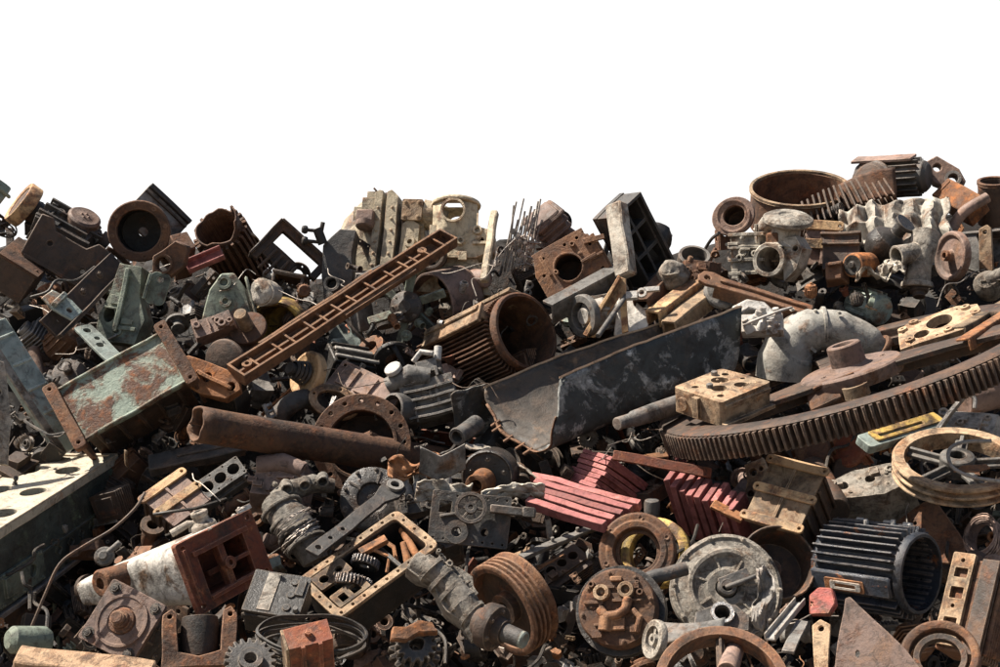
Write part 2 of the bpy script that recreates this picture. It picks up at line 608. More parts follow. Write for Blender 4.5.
for i in range(7):
    mb.bolt((Lb * (.12 + .13 * i), -5 + 9 * (i % 2), 1.2), 1.3, 1.5)
t.part('rack_beam', M['rust_br'], mb, bev=.7, warp=1.0, sub=18)

# ---- brown finned motor housing, open end towards the viewer
t = thing('motor_housing', 'large rusty finned motor housing with its round open end gaping above the steel trough', 'motor housing', 527, 331, .35, z=(.64, .30, .70), x=(-.42, .9, 0))
mb = MB()
mb.rev([(37, 0), (40, 0), (41.5, -2), (41.5, -8), (38, -10), (38, -134), (33, -140), (20, -141)], n=44)
mb.rev([(37, 0), (36, -30), (35, -90), (33, -136), (0, -137)][::-1], n=44)
for i in range(46):
    a = R(40 + i * 280 / 45)
    if abs((math.degrees(a) % 360) - 180) < 0:
        continue
    mb.box((41, 0, -70), (8, 1.7, 118), Matrix.Rotation(a, 4, 'Z'))
for i in range(13):
    a = R(-26 + i * 5)
    mb.box((40, 0, -62), (5, 1.5, 95), Matrix.Rotation(a, 4, 'Z'))
t.part('housing', M['rust'], mb, bev=.4, warp=1.0, sub=30)
for a, q, y in ((44, 0, -58), (-38, 1, -68)):
    mb = MB()
    mb.box((43, 0, y), (14, 9, 92), Matrix.Rotation(R(a), 4, 'Z'))
    mb.box((51, 0, y), (5, 22, 94), Matrix.Rotation(R(a), 4, 'Z'))
    mb.box((54.5, -5, y), (3, 6, 88), Matrix.Rotation(R(a), 4, 'Z'))
    t.part('foot', M['rust_tan'], mb, bev=.8, warp=.5)

# ---- steel trough
t = thing('steel_trough', 'long scorched black steel trough with pale cut edges, empty and tilted', 'trough', 540, 451, .25)
SEC = [(-57, 65, -36), (-52, 46, -34), (-43, 27, -25), (-28, 11, -12), (-12, 2, 2), (2, 0, 14), (10, 6, 24), (14, 22, 28), (16, 45, 28), (18, 71, 26)]
SEC = curve_pts(SEC, 30)


def trough_pt(u, v):
    q = SEC[min(30, int(v * 30 + .001))].copy()
    sw = V((196, 80, -105)) * u
    # the walls bow and the sheet has a kink two thirds along
    q += sw + V((0, 6 * math.sin(u * 3.1) * (1 if v < .5 else .4), 0)) + V((0, 3.5 * max(0, u - .55), 0))
    if v < .35:
        q += V((12, -4, 0)) * u * (1 - v / .35)
    q += noise.noise_vector(V((u * 3, v * 2.5, 5))) * 2 + noise.noise_vector(V((u * 9, v * 6, 2))) * 1.0
    if v < .02 or v > .98:
        q.y += 1.0 * noise.noise(V((u * 14, v, 3)))
    q.x += (1 - u) ** 6 * 7 * noise.noise(V((v * 7, 1.5, 8)))
    return q


cut = [0] * 31
mb = MB()
mb.grid(lambda u, v: trough_pt(u, v * .5), 26, 15)
t.part('inner_wall', M['trough_in'], mb, bev=0, solid=3, ang=50)
mb = MB()
mb.grid(lambda u, v: trough_pt(u, .5 + v * .5), 26, 15)
t.part('outer_wall', M['trough'], mb, bev=0, solid=3, ang=50)
for v, nm in ((0.0, 'rim'), (1.0, 'rim')):
    mb = MB()
    pts = [trough_pt(i / 30, v) + V((0, 1.2, .6)) for i in range(31)]
    for i in range(30):
        pass
    def strip(u, w, pts=pts):
        p = pts[int(u * 30 + .001)]
        o = [(-1.3, -1.0, 1.8), (-1.2, .8, 1.7), (1.3, .8, -1.6), (1.4, -1.0, -1.7)][int(w * 3 + .01)]
        return p + V(o)
    mb.grid(strip, 30, 3)
    t.part(nm, M['edge'], mb, bev=0, solid=.5, smooth=False)
mb = MB()
pts = [trough_pt(0, i / 30) + V((-1.2, 0, 1)) for i in range(3, 26)]
def strip2(u, w, pts=pts):
    p = pts[int(u * 22 + .001)]
    return p + V([(-1.5, -.5, 1.4), (-.5, .8, 1), (1.6, 1, -1.2)][int(w * 2 + .01)]) + noise.noise_vector(V((u * 9, w, 1))) * 1.5
mb.grid(strip2, 22, 2)
t.part('cut_edge', M['rust'], mb, bev=0, solid=.8)
mb = MB()
for i in range(5):
    p = trough_pt(0, .2 + i * .06) + V((-6, -6, 2))
    mb.cyl(p, p + V((9, 6, 2)), 1.6, n=8)
t.part('stub', M['rust'], mb, bev=0)

# ---- ring gear
GC, GZ, GX = (850, 367), V((-.29, .94, .175)).normalized(), (.955, .295, 0)
GL = .74
t = thing('ring_gear', 'huge spoked gear wheel with a long toothed rim lying tilted on the heap', 'gear', GC[0], GC[1], GL, z=GZ, x=GX, k=.92)
mb = MB()
NTE = 184
mb.plate(gear_outline(218, 210.5, NTE, .52), [circ(0, 0, 184, 96)], -25, -1)
mb.rev([(184, -25), (184, 0), (186, 1.5), (212, 1.5), (214, 0)], n=132)
mb.ring(186, 176, -20, -10, n=96)
t.part('toothed_rim', M['rust_dk'], mb, bev=.5)
mb = MB()
for ad in (200, 352, 98):
    a = Matrix.Rotation(R(ad), 4, 'Z')
    out = [(40, -26), (110, -19), (165, -26), (187, -46), (187, 46), (165, 26), (110, 19), (40, 26)]
    mb.plate(out, [], -8, -2, a)
    mb.box((112, 0, -14), (148, 6, 13), a)
t.part('spoke', M['rust_dk'], mb, bev=.8, warp=.8, sub=30)
mb = MB()
mb.rev([(0, -16), (54, -16), (56, -12), (56, -2), (54, 0), (23, 0.5), (19, 4), (18.5, 25), (17, 26.5), (12, 26.5), (11, 24), (11, -16)], n=40)
mb.bolt((36, 10, 0.5), 3)
mb.bolt((-30, -22, 0.5), 3)
t.part('hub', M['mauve'], mb, bev=.5)


def gear_lift(px, py):
    """lift that puts a thing on the top face of the tilted gear at that photo point"""
    dx, dy = px - GC[0], GC[1] - py
    tt = (-.295 * dx + .955 * dy) / .175
    d = D(GC[1]) - GL + tt * .981 * K * D(GC[1])
    return D(py) - d


# ---- bearing block with holes, on the gear
t = boxfit('bearing_block', 'tan square bearing block with large bored holes resting on the gear rim', 'bearing block', (722, 402), (50, -21), (-50, -15), (1, 25), gear_lift(716, 402) + .5)
w, h, l = t.dims
mb = MB()
mb.plate(rect(0, 0, w, l, 4), [circ(w * .36, l * .42, 8.5, 20), circ(w * .62, l * .67, 9.5, 20), circ(w * .66, l * .27, 7.5, 18), circ(w * .18, l * .2, 4), circ(w * .2, l * .74, 4), circ(w * .85, l * .78, 4), circ(w * .87, l * .45, 3)], -h, 0, TOPF)
rng = random.Random(5)
for _ in range(16):
    mb.bolt((rng.uniform(4, w - 4), rng.uniform(4, l - 4), 0), .9, .6, TOPF)
mb.box((w * .5, h * .25, -1), (w * .9, 4, 3))
mb.box((w * .5, h * .95, -2), (w * 1.0, 4, 6))
mb.box((-2, h * .5, l * .5), (5, h * .8, 8))
mb.cyl((-3, h * .55, l * .8), (8, h * .55, l * .8), 7)
t.part('block', M['rust_tan'], mb, bev=1.0, warp=.9, sub=14)
bb = t.parts[-1][0]
for p in ((w * .3, l * .55), (w * .72, l * .88)):
    mb = MB().rev([(3.6, 0), (3.6, 4), (2, 5), (0, 5)], TOPF @ F((p[0], p[1], 0)), 8)
    t.part('plug', M['grey'], mb, parent=bb, bev=.3)

# ---- engine block with cream head, lower corner
t = thing('engine_block', 'large black and green engine block with a cream top full of bores', 'engine block', -34, 551, .7, z=(-1, .09, -.675), x=(1, .616, -1.4))
t.dims = w, h, l = 312, 84, 136
mb = MB()
H = [circ(w * a_, l * b_, 14.5, 26) for a_, b_ in ((.813, .236), (.81, .62), (.569, .234), (.58, .58), (.35, .2), (.36, .56), (.14, .2), (.14, .56))] + [rect(w * .8, l * .82, w * .92, l * .95, 2)]
mb.plate(rect(-2, -2, w + 2, l + 2, 3), H, -9, 0, TOPF)
mb.box((w / 2, -1.2, 2), (w, 2.4, 7))
mb.box((w / 2, -1.2, l * .76), (w * .99, 1.6, 4))
mb.box((w - 3, -1.2, l / 2), (6, 2.4, l))
t.part('head_face', M['ivory'], mb, bev=.8, warp=.8, sub=16)
mb = MB()
mb.plate(rect(0, 0, w, l), H, -h, -9, TOPF)
S = SIDEF()
for i in range(6):
    x = w * (.52 + i * .078)
    mb.ring(6.5, 5, 0, 2, S @ F((x, -h * .74, 0)), n=4)
mb.box((w * .5, h * .62, -1), (w * .95, 3, 3))
for i in range(9):
    mb.box((w * (.5 + i * .055), h * .93, -3), (6, 5, 8))
t.part('block', M['greendk'], mb, bev=.8, warp=1.2, sub=16)
mb = MB()
mb.box((w * .5, h + 3, 3), (w * 1.02, 6, 16))
mb.box((w * .6, h + .5, -5.5), (w * .8, 3, 3))
t.part('sump_flange', M['grey'], mb, bev=.8, warp=1)
mb = MB()
mb.plate(rect(w * .12, -h * .95, w * .4, -h * .55, 2), [circ(w * .33, -h * .75, 7)], 0, 4, S)
mb.box((w * .2, h * .72, -5), (w * .1, h * .25, 5))
for x in (.14, .2, .26, .38):
    mb.bolt((w * x, -h * .58, 4), 1.8, 2, S)
    mb.bolt((w * x, -h * .92, 4), 1.8, 2, S)
t.part('side_cover', M['greengrey'], mb, bev=.8, warp=.6)
mb = MB()
mb.box((w * .78, h * .86, -4), (20, 13, 5))
mb.bolt((w * .78, -h * .84, 6.5), 2.5, 2, S)
t.part('bracket', M['rust_or'], mb, bev=.8)

# ---- long bent rod in front of the block
t = thing('bent_rod', 'thin bent rusty rod lying against the black engine block', 'rod', 100, 560, .95)
mb = MB().tube(curve_pts([(44, 66, -10), (34, 50, 2), (12, 30, 8), (-16, 14, 10), (-38, -2, 10), (-52, -32, 12), (-66, -66, 12), (-84, -106, 10), (-92, -118, 6)], 40), 1.6, 8)
t.part('bent_rod', M['rust_dk'], mb, bev=0)

# ---- square flange motor, lower corner
t = boxfit('flange_motor', 'square grey-brown motor end with four bolts and a round shaft hub', 'motor', (147, 628), (44, -33), (-28, -40), (-30, -2), .55) if False else thing('flange_motor', 'square grey-brown motor flange with four dark bolts and a stubby threaded shaft', 'motor', 122, 621, .72, z=(-.34, .26, .9), x=(.83, -.5, .35))
mb = MB()
mb.plate(rect(-33, -33, 33, 33, 3), [circ(0, 0, 9, 16)], -6, 0)
mb.ring(27, 24, 0, 2.2, n=36)
mb.ring(24, 15, -2, 1.0, n=36)
fl_ = t.part('flange', M['mauve'], mb, bev=.8, warp=.6, sub=20)
mb = MB()
mb.box((0, 0, -34), (60, 60, 56))
mb.ring(31, 20, -40, -16, n=24)
bosses(mb, -26, -50, 26, -12, 6, random.Random(4), M=F((30, 0, 0), (1, 0, 0), (0, 1, 0)))
t.part('casing', M['grey_dk'], mb, bev=2)
mb = MB()
mb.rev([(14, 0), (13, 3), (9.5, 4), (9.5, 9), (8.5, 10), (6.5, 10), (6.5, 16), (5.5, 17), (0, 17)], n=22)
for i in range(4):
    mb.ring(7.2, 6, 10.6 + i * 1.5, 11.3 + i * 1.5, n=18)
t.part('shaft', M['rust'], mb, bev=.4)
for x, y in ((-25, -25), (25, -25), (25, 25), (-25, 25)):
    mb = MB().bolt((x, y, 0), 4.4, 3.5)
    t.part('bolt', M['black'], mb, parent=fl_, bev=.3)

# ---- white gearbox housing with rust red flange
t = thing('gearbox_housing', 'long white gearbox housing ending in a square rust-red flange with a window', 'gearbox', 226, 560, .68, z=(.62, .1, .77), x=(.71, .35, -.61))
mb = MB()
mb.plate(rect(-52, -37, 52, 36, 3), [rect(-31, -24, -4, 18), rect(4, -24, 31, 18), circ(-44, 29, 3, 8), circ(44, 29, 3, 8), circ(44, -30, 3, 8), circ(-44, -30, 3, 8)], -7, 0)
mb.box((0, -3, -6), (7, 42, 9))
mb.box((0, 20, 1.6), (74, 5, 3))
mb.box((0, -27, 1.6), (64, 4, 3))
mb.box((-45, 0, 1.2), (4, 56, 2.4))
mb.rev([(7, -3), (7, 4), (3, 4), (3, -3)], F((2, -4, 0)), 10)
mb.box((17, -4, -3), (28, 4, 4))
t.part('flange', M['rust_red'], mb, bev=.8, warp=.8, sub=18)
mb = MB()
mb.plate(rect(-38, -29, 38, 23), [rect(-34, -25, 34, 19)], -40, -7.2)
mb.plate(rect(-38, -29, 38, 23), [], -44, -40.1)
mb.box((10, -8, -24), (40, 6, 8))
t.part('inner_duct', M['rust_red'], mb, bev=.6)
mb = MB()
def gb(u, v):
    ang = 2 * PI * v
    k = 1 - .6 * u ** 1.15
    c, s_ = math.cos(ang), math.sin(ang)
    q = (abs(c) ** 5 + abs(s_) ** 5) ** (-1 / 5)
    return V((48 * k * q * c - 26 * u, 34 * k * q * s_ + 1 + 2 * u, -7 - 185 * u))
mb.grid(gb, 14, 36)
mb.box((-12, 24, -78), (4, 10, 110), Matrix.Rotation(R(-8), 4, 'X') @ Matrix.Translation((0, 0, 0)))
bosses(mb, -30, -70, 24, -15, 6, random.Random(8), M=F((0, 33, 0), (0, 1, -.25), (1, 0, 0)))
t.part('housing', M['white'], mb, bev=.5, warp=.8, sub=20)
mb = MB()
mb.cyl((-26, 3, -185), (-26, 3, -200), 13, n=20)
mb.ring(16, 8, -204, -198, F((-26, 3, 0)), n=20)
t.part('tail_boss', M['rust_dk'], mb, bev=.6)
mb = MB()
mb.rev([(15, 0), (14, 5), (9, 8), (8, 13), (9, 14), (9, 18), (5, 19), (4, 14)], F((14, 34, -34), (0, 1, .1), (1, 0, 0)), 16)
mb.tube([(14, 38, -34), (2, 44, -40), (-14, 40, -50)], 4, 8)
t.part('breather', M['stone'], mb, bev=.6, warp=1)

# ---- open gearbox with bolted rectangular flange
t = thing('open_gearbox', 'open rectangular gearbox with a bolted flange and a toothed gear showing inside', 'gearbox', 368, 562, .62, z=(-.22, .66, .72), x=(.80, .52, -.3))
w, h = 128, 74
x0, y0 = -64, -37
inn = rect(x0 + 9, y0 + 9, x0 + w - 9, y0 + h - 9, 5)
bh = []
for i in range(9):
    for y in (y0 + 4.5, y0 + h - 4.5):
        bh.append(circ(x0 + 8 + i * 14, y, 1.8, 7))
for i in range(1, 4):
    for x in (x0 + 4.5, x0 + w - 4.5):
        bh.append(circ(x, y0 + i * h / 4, 1.8, 7))
mb = MB()
mb.plate(rect(x0, y0, x0 + w, y0 + h, 8), [inn] + bh, -4, 0)
t.part('flange', M['rust_tan'], mb, bev=.6, warp=.5)
mb = MB()
mb.plate(rect(x0 + 4, y0 + 4, x0 + w - 4, y0 + h - 4, 6), [inn], -44, -4)
mb.plate(rect(x0 + 6, y0 + 6, x0 + w - 6, y0 + h - 6, 6), [], -48, -44)
mb.box((-20, 0, -12), (5, h - 16, 20))
mb.box((22, 0, -14), (5, h - 16, 16))
t.part('casing', M['black'], mb, bev=.8)
mb = MB()
mb.plate(rect(-54, 4, -16, 26, 2), [circ(-44, 15, 5), circ(-26, 15, 4)], -3, 1)
mb.plate(rect(-54, -28, -16, -8, 2), [rect(-48, -24, -40, -14), rect(-34, -24, -24, -14)], -3, 1)
t.part('bearing_cap', M['rust_tan'], mb, bev=.6)
mb = MB()
mb.plate(gear_outline(19, 15.5, 30), [circ(0, 0, 6)], -5, 5, F((-24, -4, -8), (.75, .55, .35), (0, 0, 1)))
mb.plate(gear_outline(15, 12, 24), [circ(0, 0, 5)], -4, 4, F((2, 12, -12), (.8, .5, .3), (0, 0, 1)))
t.part('gear', M['steel'], mb, bev=.3)
mb = MB()
mb.box((14, 16, 0), (30, 9, 6), Matrix.Rotation(R(-10), 4, 'Z'))
mb.tube([(14, 12, -2), (22, -4, -8), (10, -14, -14)], 2.2, 6)
mb.cyl((28, -30, -12), (40, -6, 0), 5, 3, n=10)
mb.tube([(30, 34, -8), (36, 10, -16), (28, -4, -20)], 2.6, 6)
mb.cyl((44, -24, -20), (56, 22, -14), 4)
t.part('selector_fork', M['rust_or'], mb, bev=.5)

# ---- ribbed pulley, bottom middle
t = thing('belt_pulley', 'tilted brown belt pulley with several grooves round its rim, low in the middle', 'pulley', 507, 606, .62, z=(-.6, -.34, .72), x=(.6, -.8, 0)) if False else thing('belt_pulley', 'tilted brown belt pulley with deep grooves round its rim beside a blue-tipped shaft', 'pulley', 509, 606, .42, z=(-.72, -.46, .52), x=(.54, -.84, 0))
mb = MB()
prof = [(41, 10), (47, 11)]
for i in range(4):
    z = 8 - i * 6
    prof += [(50, z + 2), (50, z), (45, z - 2), (45, z - 3)]
prof += [(50, -18), (50, -20), (47, -21), (41, -20)]
mb.rev(prof, n=52, closed=True)
t.part('rim', M['rust'], mb, bev=.4)
mb = MB()
mb.ring(42, 15, -6, -2, n=40)
mb.ring(16, 8, -14, 8, n=24)
t.part('web', M['rust_dk'], mb, bev=.6)

# ---- crank arm casting with coupling and shaft, in front of the pulley
t = thing('crank_casting', 'dusty crank-shaped casting with ribs leading to the blue-tipped flanged coupling', 'casting', 452, 592, .8, z=(.1, .35, .93), x=(.6, -.78, .2))
mb = MB()
out = [(-50, -14), (-44, -24), (-30, -20), (-20, -12), (0, -16), (14, -18), (32, -12), (44, -14), (46, 12), (28, 14), (12, 16), (0, 24), (-16, 20), (-28, 10), (-44, 4)]
mb.plate(out, [], -16, 6)
mb.tube([(-46, -12, 0), (-20, 0, 6), (10, 0, 8), (44, -1, 4)], [12, 11, 13, 12], 14)
mb.ring(17, 10, -4, 8, F((44, 0, 2), (1, 0, 0), (0, 1, 0)), n=18)
bosses(mb, -44, -14, 36, 14, 26, random.Random(12), z=9, big=4)
for i in range(5):
    mb.ring(16, 11, -2, 2, F((-30 + i * 15, -4 + i * 1.2, 4), (1, .1, 0), (0, 1, 0)), n=20)
t.part('crank_casting', M['stone'], mb, bev=.9, warp=1.6, sub=9, rough=.5)

t = thing('shaft_coupling', 'round flanged coupling with a blue-tipped shaft in front of the grooved pulley', 'coupling', 497, 629, .9, z=(.8, -.33, .5), x=(0, 1, 0))
mb = MB()
mb.rev([(0, -24), (14, -24), (17, -16), (23, -14), (24, -4), (23, 0), (18, 1), (14, 0), (12, 10), (0, 10)], n=26)
for x, y in ring_of(6, 18):
    mb.bolt((x, y, 0.5), 2.2, 2.5)
t.part('flange', M['rust_dk'], mb, bev=.6)
mb = MB()
mb.rev([(10, 8), (9.5, 12), (9, 30), (8, 31)], n=18)
t.part('shaft', M['grey_dk'], mb, bev=.4)
mb = MB()
mb.rev([(8.8, 28), (8.8, 33), (7.5, 34.5), (0, 34.5)], n=18)
t.part('shaft_end', M['bluegrey'], mb, bev=.3)

# ---- round pump cover with ports
t = thing('pump_cover', 'round rusty pump cover with two eye-like ports and cast pipework', 'pump', 617, 607, .72, z=(-.2, .2, .96), x=(1, .05, .2))
mb = MB()
mb.rev([(0, -20), (40, -20), (40, -3), (38, 0), (31, 1), (0, 1)], n=40)
for x, y in ring_of(8, 35, .2):
    mb.bolt((x, y, .5), 2, 2)
bosses(mb, -26, -28, 28, 26, 22, random.Random(33), z=1, big=3.4)
pc_ = t.part('cover', M['rust'], mb, bev=.8, warp=.8, sub=14)
for x, y in ((-15, 14), (10, 16)):
    mb = MB().rev([(9, 0), (8, 8), (4.6, 8), (4.2, 2), (0, 2)], F((x, y, 0)), 18)
    mb.bolt((x, y, 2), 2, 2)
    t.part('port', M['rust_tan'], mb, parent=pc_, bev=.5)
mb = MB()
mb.tube([(-17, -2, 3), (-10, -10, 6), (2, -9, 6), (10, -4, 6), (12, 8, 4)], 5, 10)
mb.tube([(-10, -10, 4), (-12, -24, 3)], 7, 10)
mb.box((0, -18, 2), (18, 12, 7))
mb.tube([(16, -4, 3), (24, -12, 4), (20, -26, 2)], 3.5, 8)
mb.box((0, 28, 2), (12, 5, 5))
t.part('pipework', M['rust_br'], mb, bev=.8, warp=.8, sub=10)
mb = MB()
mb.rev([(46, -20), (46, -30), (40, -44), (20, -50), (0, -50)][::-1], n=36)
mb.ring(46, 38, -24, -16, n=36)
t.part('body', M['oil'], mb, bev=.8)

# ---- rusty ring with the yellow ring behind it
t = thing('flange_ring', 'thick rust-brown flange ring standing in front of a yellow ring', 'ring', 637, 551, .55, z=(-.16, .16, .97))
mb = MB()
mb.rev([(23, 0), (24, 4), (30, 4.5), (31, 3), (37, 3), (39, 1), (39, -9), (36, -11), (22, -11)], n=44, closed=True)
mb.ring(22, 19, -10, -5, n=40)
for x, y in ring_of(6, 33, .4):
    mb.ring(2.8, 1.5, 2.5, 3.8, F((x, y, 0)), n=8)
t.part('flange_ring', M['rust'], mb, bev=.6, warp=.5)
t = thing('yellow_ring', 'worn yellow painted ring half hidden behind a rust-brown flange', 'ring', 655, 553, .36, z=(-.3, .2, .93))
mb = MB().rev([(26, 3), (29, 4), (34, 3), (36, 1), (36, -8), (33, -10), (26, -10)], n=40, closed=True)
t.part('yellow_ring', M['yellow'], mb, bev=.5)

# ---- bell housing
t = thing('bell_housing', 'big pale dented bell housing with a ribbed round face', 'bell housing', 727, 587, .5, z=(.1, .24, .96), x=(1, 0, 0), k=.93)
mb = MB()
mb.rev([(0, -6), (10, -6), (12, 0), (20, 2), (24, -1), (33, 0), (37, 4), (41, 4), (43, 1), (46, -2), (53, -4), (56, -2), (60, -5), (61, -14), (58, -30), (40, -36)], n=48)
for i in range(7):
    mb.box((28, 0, 0), (18, 2, 3), Matrix.Rotation(R(i * 51 + 10), 4, 'Z'))
for x, y in ring_of(10, 56.5):
    mb.bolt((x, y, -2.5), 2, 2)
t.part('housing', M['stone'], mb, bev=.6, warp=1.8, sub=12)
mb = MB()
mb.rev([(11, -2), (10, 6), (6, 7), (5, 0)], n=20)
mb.box((10, 6, 4), (34, 10, 5), Matrix.Rotation(R(24), 4, 'Z'))
mb.tube([(-2, -2, 5), (18, 6, 8), (30, 12, 6)], 3, 8)
t.part('hub', M['grey_dk'], mb, bev=.6)

# ---- spoked belt wheel, bottom
t = thing('spoked_flywheel', 'spoked belt wheel with bright worn grooves, cut by the frame at the bottom', 'pulley', 722, 688, .95, z=(.03, .52, .85), x=(1, 0, 0))
mb = MB()
prof = [(57, 9), (64, 10)]
for i in range(4):
    z = 8 - i * 5
    prof += [(67, z + 1.5), (67, z), (63, z - 1.6), (63, z - 2.4)]
prof += [(67, -12), (67, -14), (57, -14)]
mb.rev(prof, n=64, closed=True)
t.part('rim', M['rust'], mb, bev=.35)
mb = MB()
mb.ring(17, 8, -12, 12, n=24)
for i in range(5):
    a = Matrix.Rotation(R(20 + 72 * i), 4, 'Z')
    mb.box((37, 0, -2), (44, 9, 6), a, )
    mb.box((37, 0, 1), (44, 3, 10), a)
t.part('spokes', M['rust_dk'], mb, bev=.8)
t = thing2('round_bar', 'short grey round bar standing inside the spoked belt wheel', 'bar', (727, 672), (739, 636), 1.05, .95)
mb = MB().rev([(0, 0), (10, 0), (10.5, 3), (9, t.L - 2), (7, t.L), (0, t.L)], F((0, 0, 0), (1, 0, 0), (0, 1, 0)), 18)
t.part('round_bar', M['mauve'], mb, bev=.5, warp=.4)

# ---- ribbed cover with ochre straps, right of centre
def strapped_panel(name, label, px, py, lift, z, x, w, h, mat, strap, depth, rows=(0, .5, 1), body=True, vrib=True, group=None):
    t = thing(name, label, 'cover', px, py, lift, z=z, x=x, group=group)
    mb = MB()
    mb.plate(rect(-w / 2, -h / 2, w / 2, h / 2, 2), [], -3, 0)
    if vrib:
        mb.box((0, 0, 1), (3, h * .96, 3))
    t.part('panel', mat, mb, bev=.6, warp=.7, sub=16)
    for q in rows:
        y = -h / 2 + 5 + q * (h - 10)
        mb = MB().plate(rect(-w / 2 - 5, y - 5, w / 2 + 5, y + 5, 4), [circ(-w / 2 - .5, y, 1.8, 8), circ(w / 2 + .5, y, 1.8, 8)], 0.3, 3.2)
        t.part('strap', strap, mb, bev=.5, warp=.4)
    if body:
        mb = MB().box((0, 0, -3.3 - depth / 2), (w * .92, h * .95, depth))
        for i in range(5):
            y = -h / 2 + h * (i + .5) / 5
            mb.box((0, y, -4 - depth / 2), (w * 1.04, 4, depth * .94))
        t.part('body', M['rust_dk'], mb, bev=.8)
    return t


strapped_panel('strapped_housing', 'upright ribbed housing faced with a tan panel and three ochre straps', 785, 494, .68, (-.21, .51, .83), (.9, -.22, .36), 58, 78, M['rust_tan'], M['ochre'], 60)
strapped_panel('strapped_cover', 'brown ribbed cover with two ochre straps behind the white gearbox housing', 176, 498, .35, (-.1, .62, .78), (.8, .55, -.35), 48, 52, M['mauve'], M['ochre'], 22, rows=(.42, 1.0))
strapped_panel('strapped_crate', 'pale brown crate-like cover held by two ochre straps near the crest', 822, 243, .2, (.1, .3, .95), (1, -.05, 0), 32, 46, M['mauve'], M['ochre'], 30, rows=(.45, 1.0))

# ---- dark drum rim under the strapped housing
t = thing('rusted_drum', 'dark brown drum with a thin rolled rim below the strapped housing', 'drum', 778, 562, .5, z=(.2, .3, .93))
mb = MB()
mb.rev([(0, -34), (30, -34), (36, -6), (35.5, 0), (37, 1.5), (38.5, 0), (37.5, -4), (34, -40)], n=40)
mb.rev([(10, -34), (9, -20), (4, -20), (0, -20)], n=16)
t.part('rusted_drum', M['rust_dk'], mb, bev=.3, warp=1.6, sub=12)

# ---- blue-black motor
t = thing('finned_motor', 'blue-black finned electric motor body lying on its side, open end dark', 'motor', 922, 574, .62, z=(.86, -.08, .50), x=(0.05, 1, .1))
mb = MB()
mb.rev([(37, 0), (40, 0), (41.5, -3), (41.5, -8), (38, -10), (38, -104), (35, -108), (26, -109)], n=44)
mb.rev([(37, 0), (36.5, -60), (35, -102), (0, -103)][::-1], n=44)
for i in range(34):
    a = 360 / 34 * i
    if 92 < a < 128:
        continue
    mb.box((41.5, 0, -56 + (i % 3)), (11, 2.1, 92), Matrix.Rotation(R(a), 4, 'Z'))
t.part('housing', M['bluebk'], mb, bev=.4, warp=.6, sub=30)
A = Matrix.Rotation(R(110), 4, 'Z')
t.part('terminal_pad', M['bluebk'], MB().box((41, 0, -56), (8, 22, 92), A), bev=2)
mb = MB().plate(rect(-23, -6.5, 23, 6.5, 2), [], 0, 1.2, A @ F((45.1, 2, -62), (1, 0, 0), (0, 0, 1)))
np_ = t.part('name_plate', M['rust_or'], mb, bev=.2)
mb = MB().plate(rect(-18, -4.5, 18, 4.5, 2), [rect(-12, -2, 12, 2, 1)], 1.3, 2.6, A @ F((45.1, 2, -60), (1, 0, 0), (0, 0, 1)))
t.part('bracket', M['white'], mb, parent=np_, bev=.2)
for z, a in ((-34, 2), (-58, 16)):
    mb = MB().cyl((42, 0, z), (51, 0, z), 3.2, 2.6, n=8, M=Matrix.Rotation(R(a), 4, 'Z'))
    t.part('lifting_stud', M['grey_lt'], mb, bev=.5)
for z in (-22, -46, -80):
    mb = MB().box((46, 0, z), (7, 7, 9), Matrix.Rotation(R(-6 + z * .1), 4, 'Z'))
    t.part('foot_pad', M['grey_lt'], mb, bev=1)

# ---- plate leaning in the lower corner
t = thing('steel_plate', 'flat triangular brown steel plate with a pale edge leaning at the bottom', 'plate', 862, 640, 1.15, z=(-.15, .28, .95), x=(1, 0, 0))
mb = MB()
mb.plate([(-30, -50), (-17, 43), (-12, 45), (42, -8), (70, -46), (66, -60)], [circ(-4, -14, 2.4, 7, 3.6)], -3, 0)
t.part('steel_plate', M['mauve'], mb, bev=.6, warp=1.4, sub=14)

# ---- box motor beside it
t = thing('ribbed_motor', 'rusty ribbed box motor standing on end at the lower corner', 'motor', 962, 598, .95, z=(-.45, .3, .84), x=(.95, -.1, .5))
mb = MB()
mb.box((6, -6, -22), (48, 96, 40))
for i in range(9):
    mb.box((33, -6, -8 - i * 0), (5, 92 - i, 3), F((0, 0, -4.4 * i)))
t.part('body', M['rust'], mb, bev=2, warp=.8, sub=20)
mb = MB()
mb.plate(rect(-18, -50, 6, 46, 2), [rect(-12, -2, 2, 10, 1), rect(-12, 20, 2, 30, 1), circ(-6, 38, 2.4, 8), circ(-6, -10, 2.2, 8), rect(-12, -34, 2, -22, 1)], -1, 4)
t.part('face_plate', M['rust_tan'], mb, bev=.8, warp=.5)
mb = MB()
for i in range(8):
    mb.box((22, -6, 0 - i * 5), (18, 98, 1.8))
t.part('ribs', M['rust_dk'], mb, bev=.4)
t = thing('bearing_ring', 'rust-brown bearing ring lying half under the ribbed box motor', 'ring', 940, 656, 1.0, z=(-.1, .45, .88))
mb = MB().rev([(30, 2), (33, 4), (37, 4), (39, 2), (39, -10), (30, -10)], n=40, closed=True)
t.part('outer_race', M['rust'], mb, bev=.5)
mb = MB().rev([(20, -2), (26, -1), (27, -10), (20, -10)], n=32, closed=True)
t.part('inner_race', M['rust_dk'], mb, bev=.5)

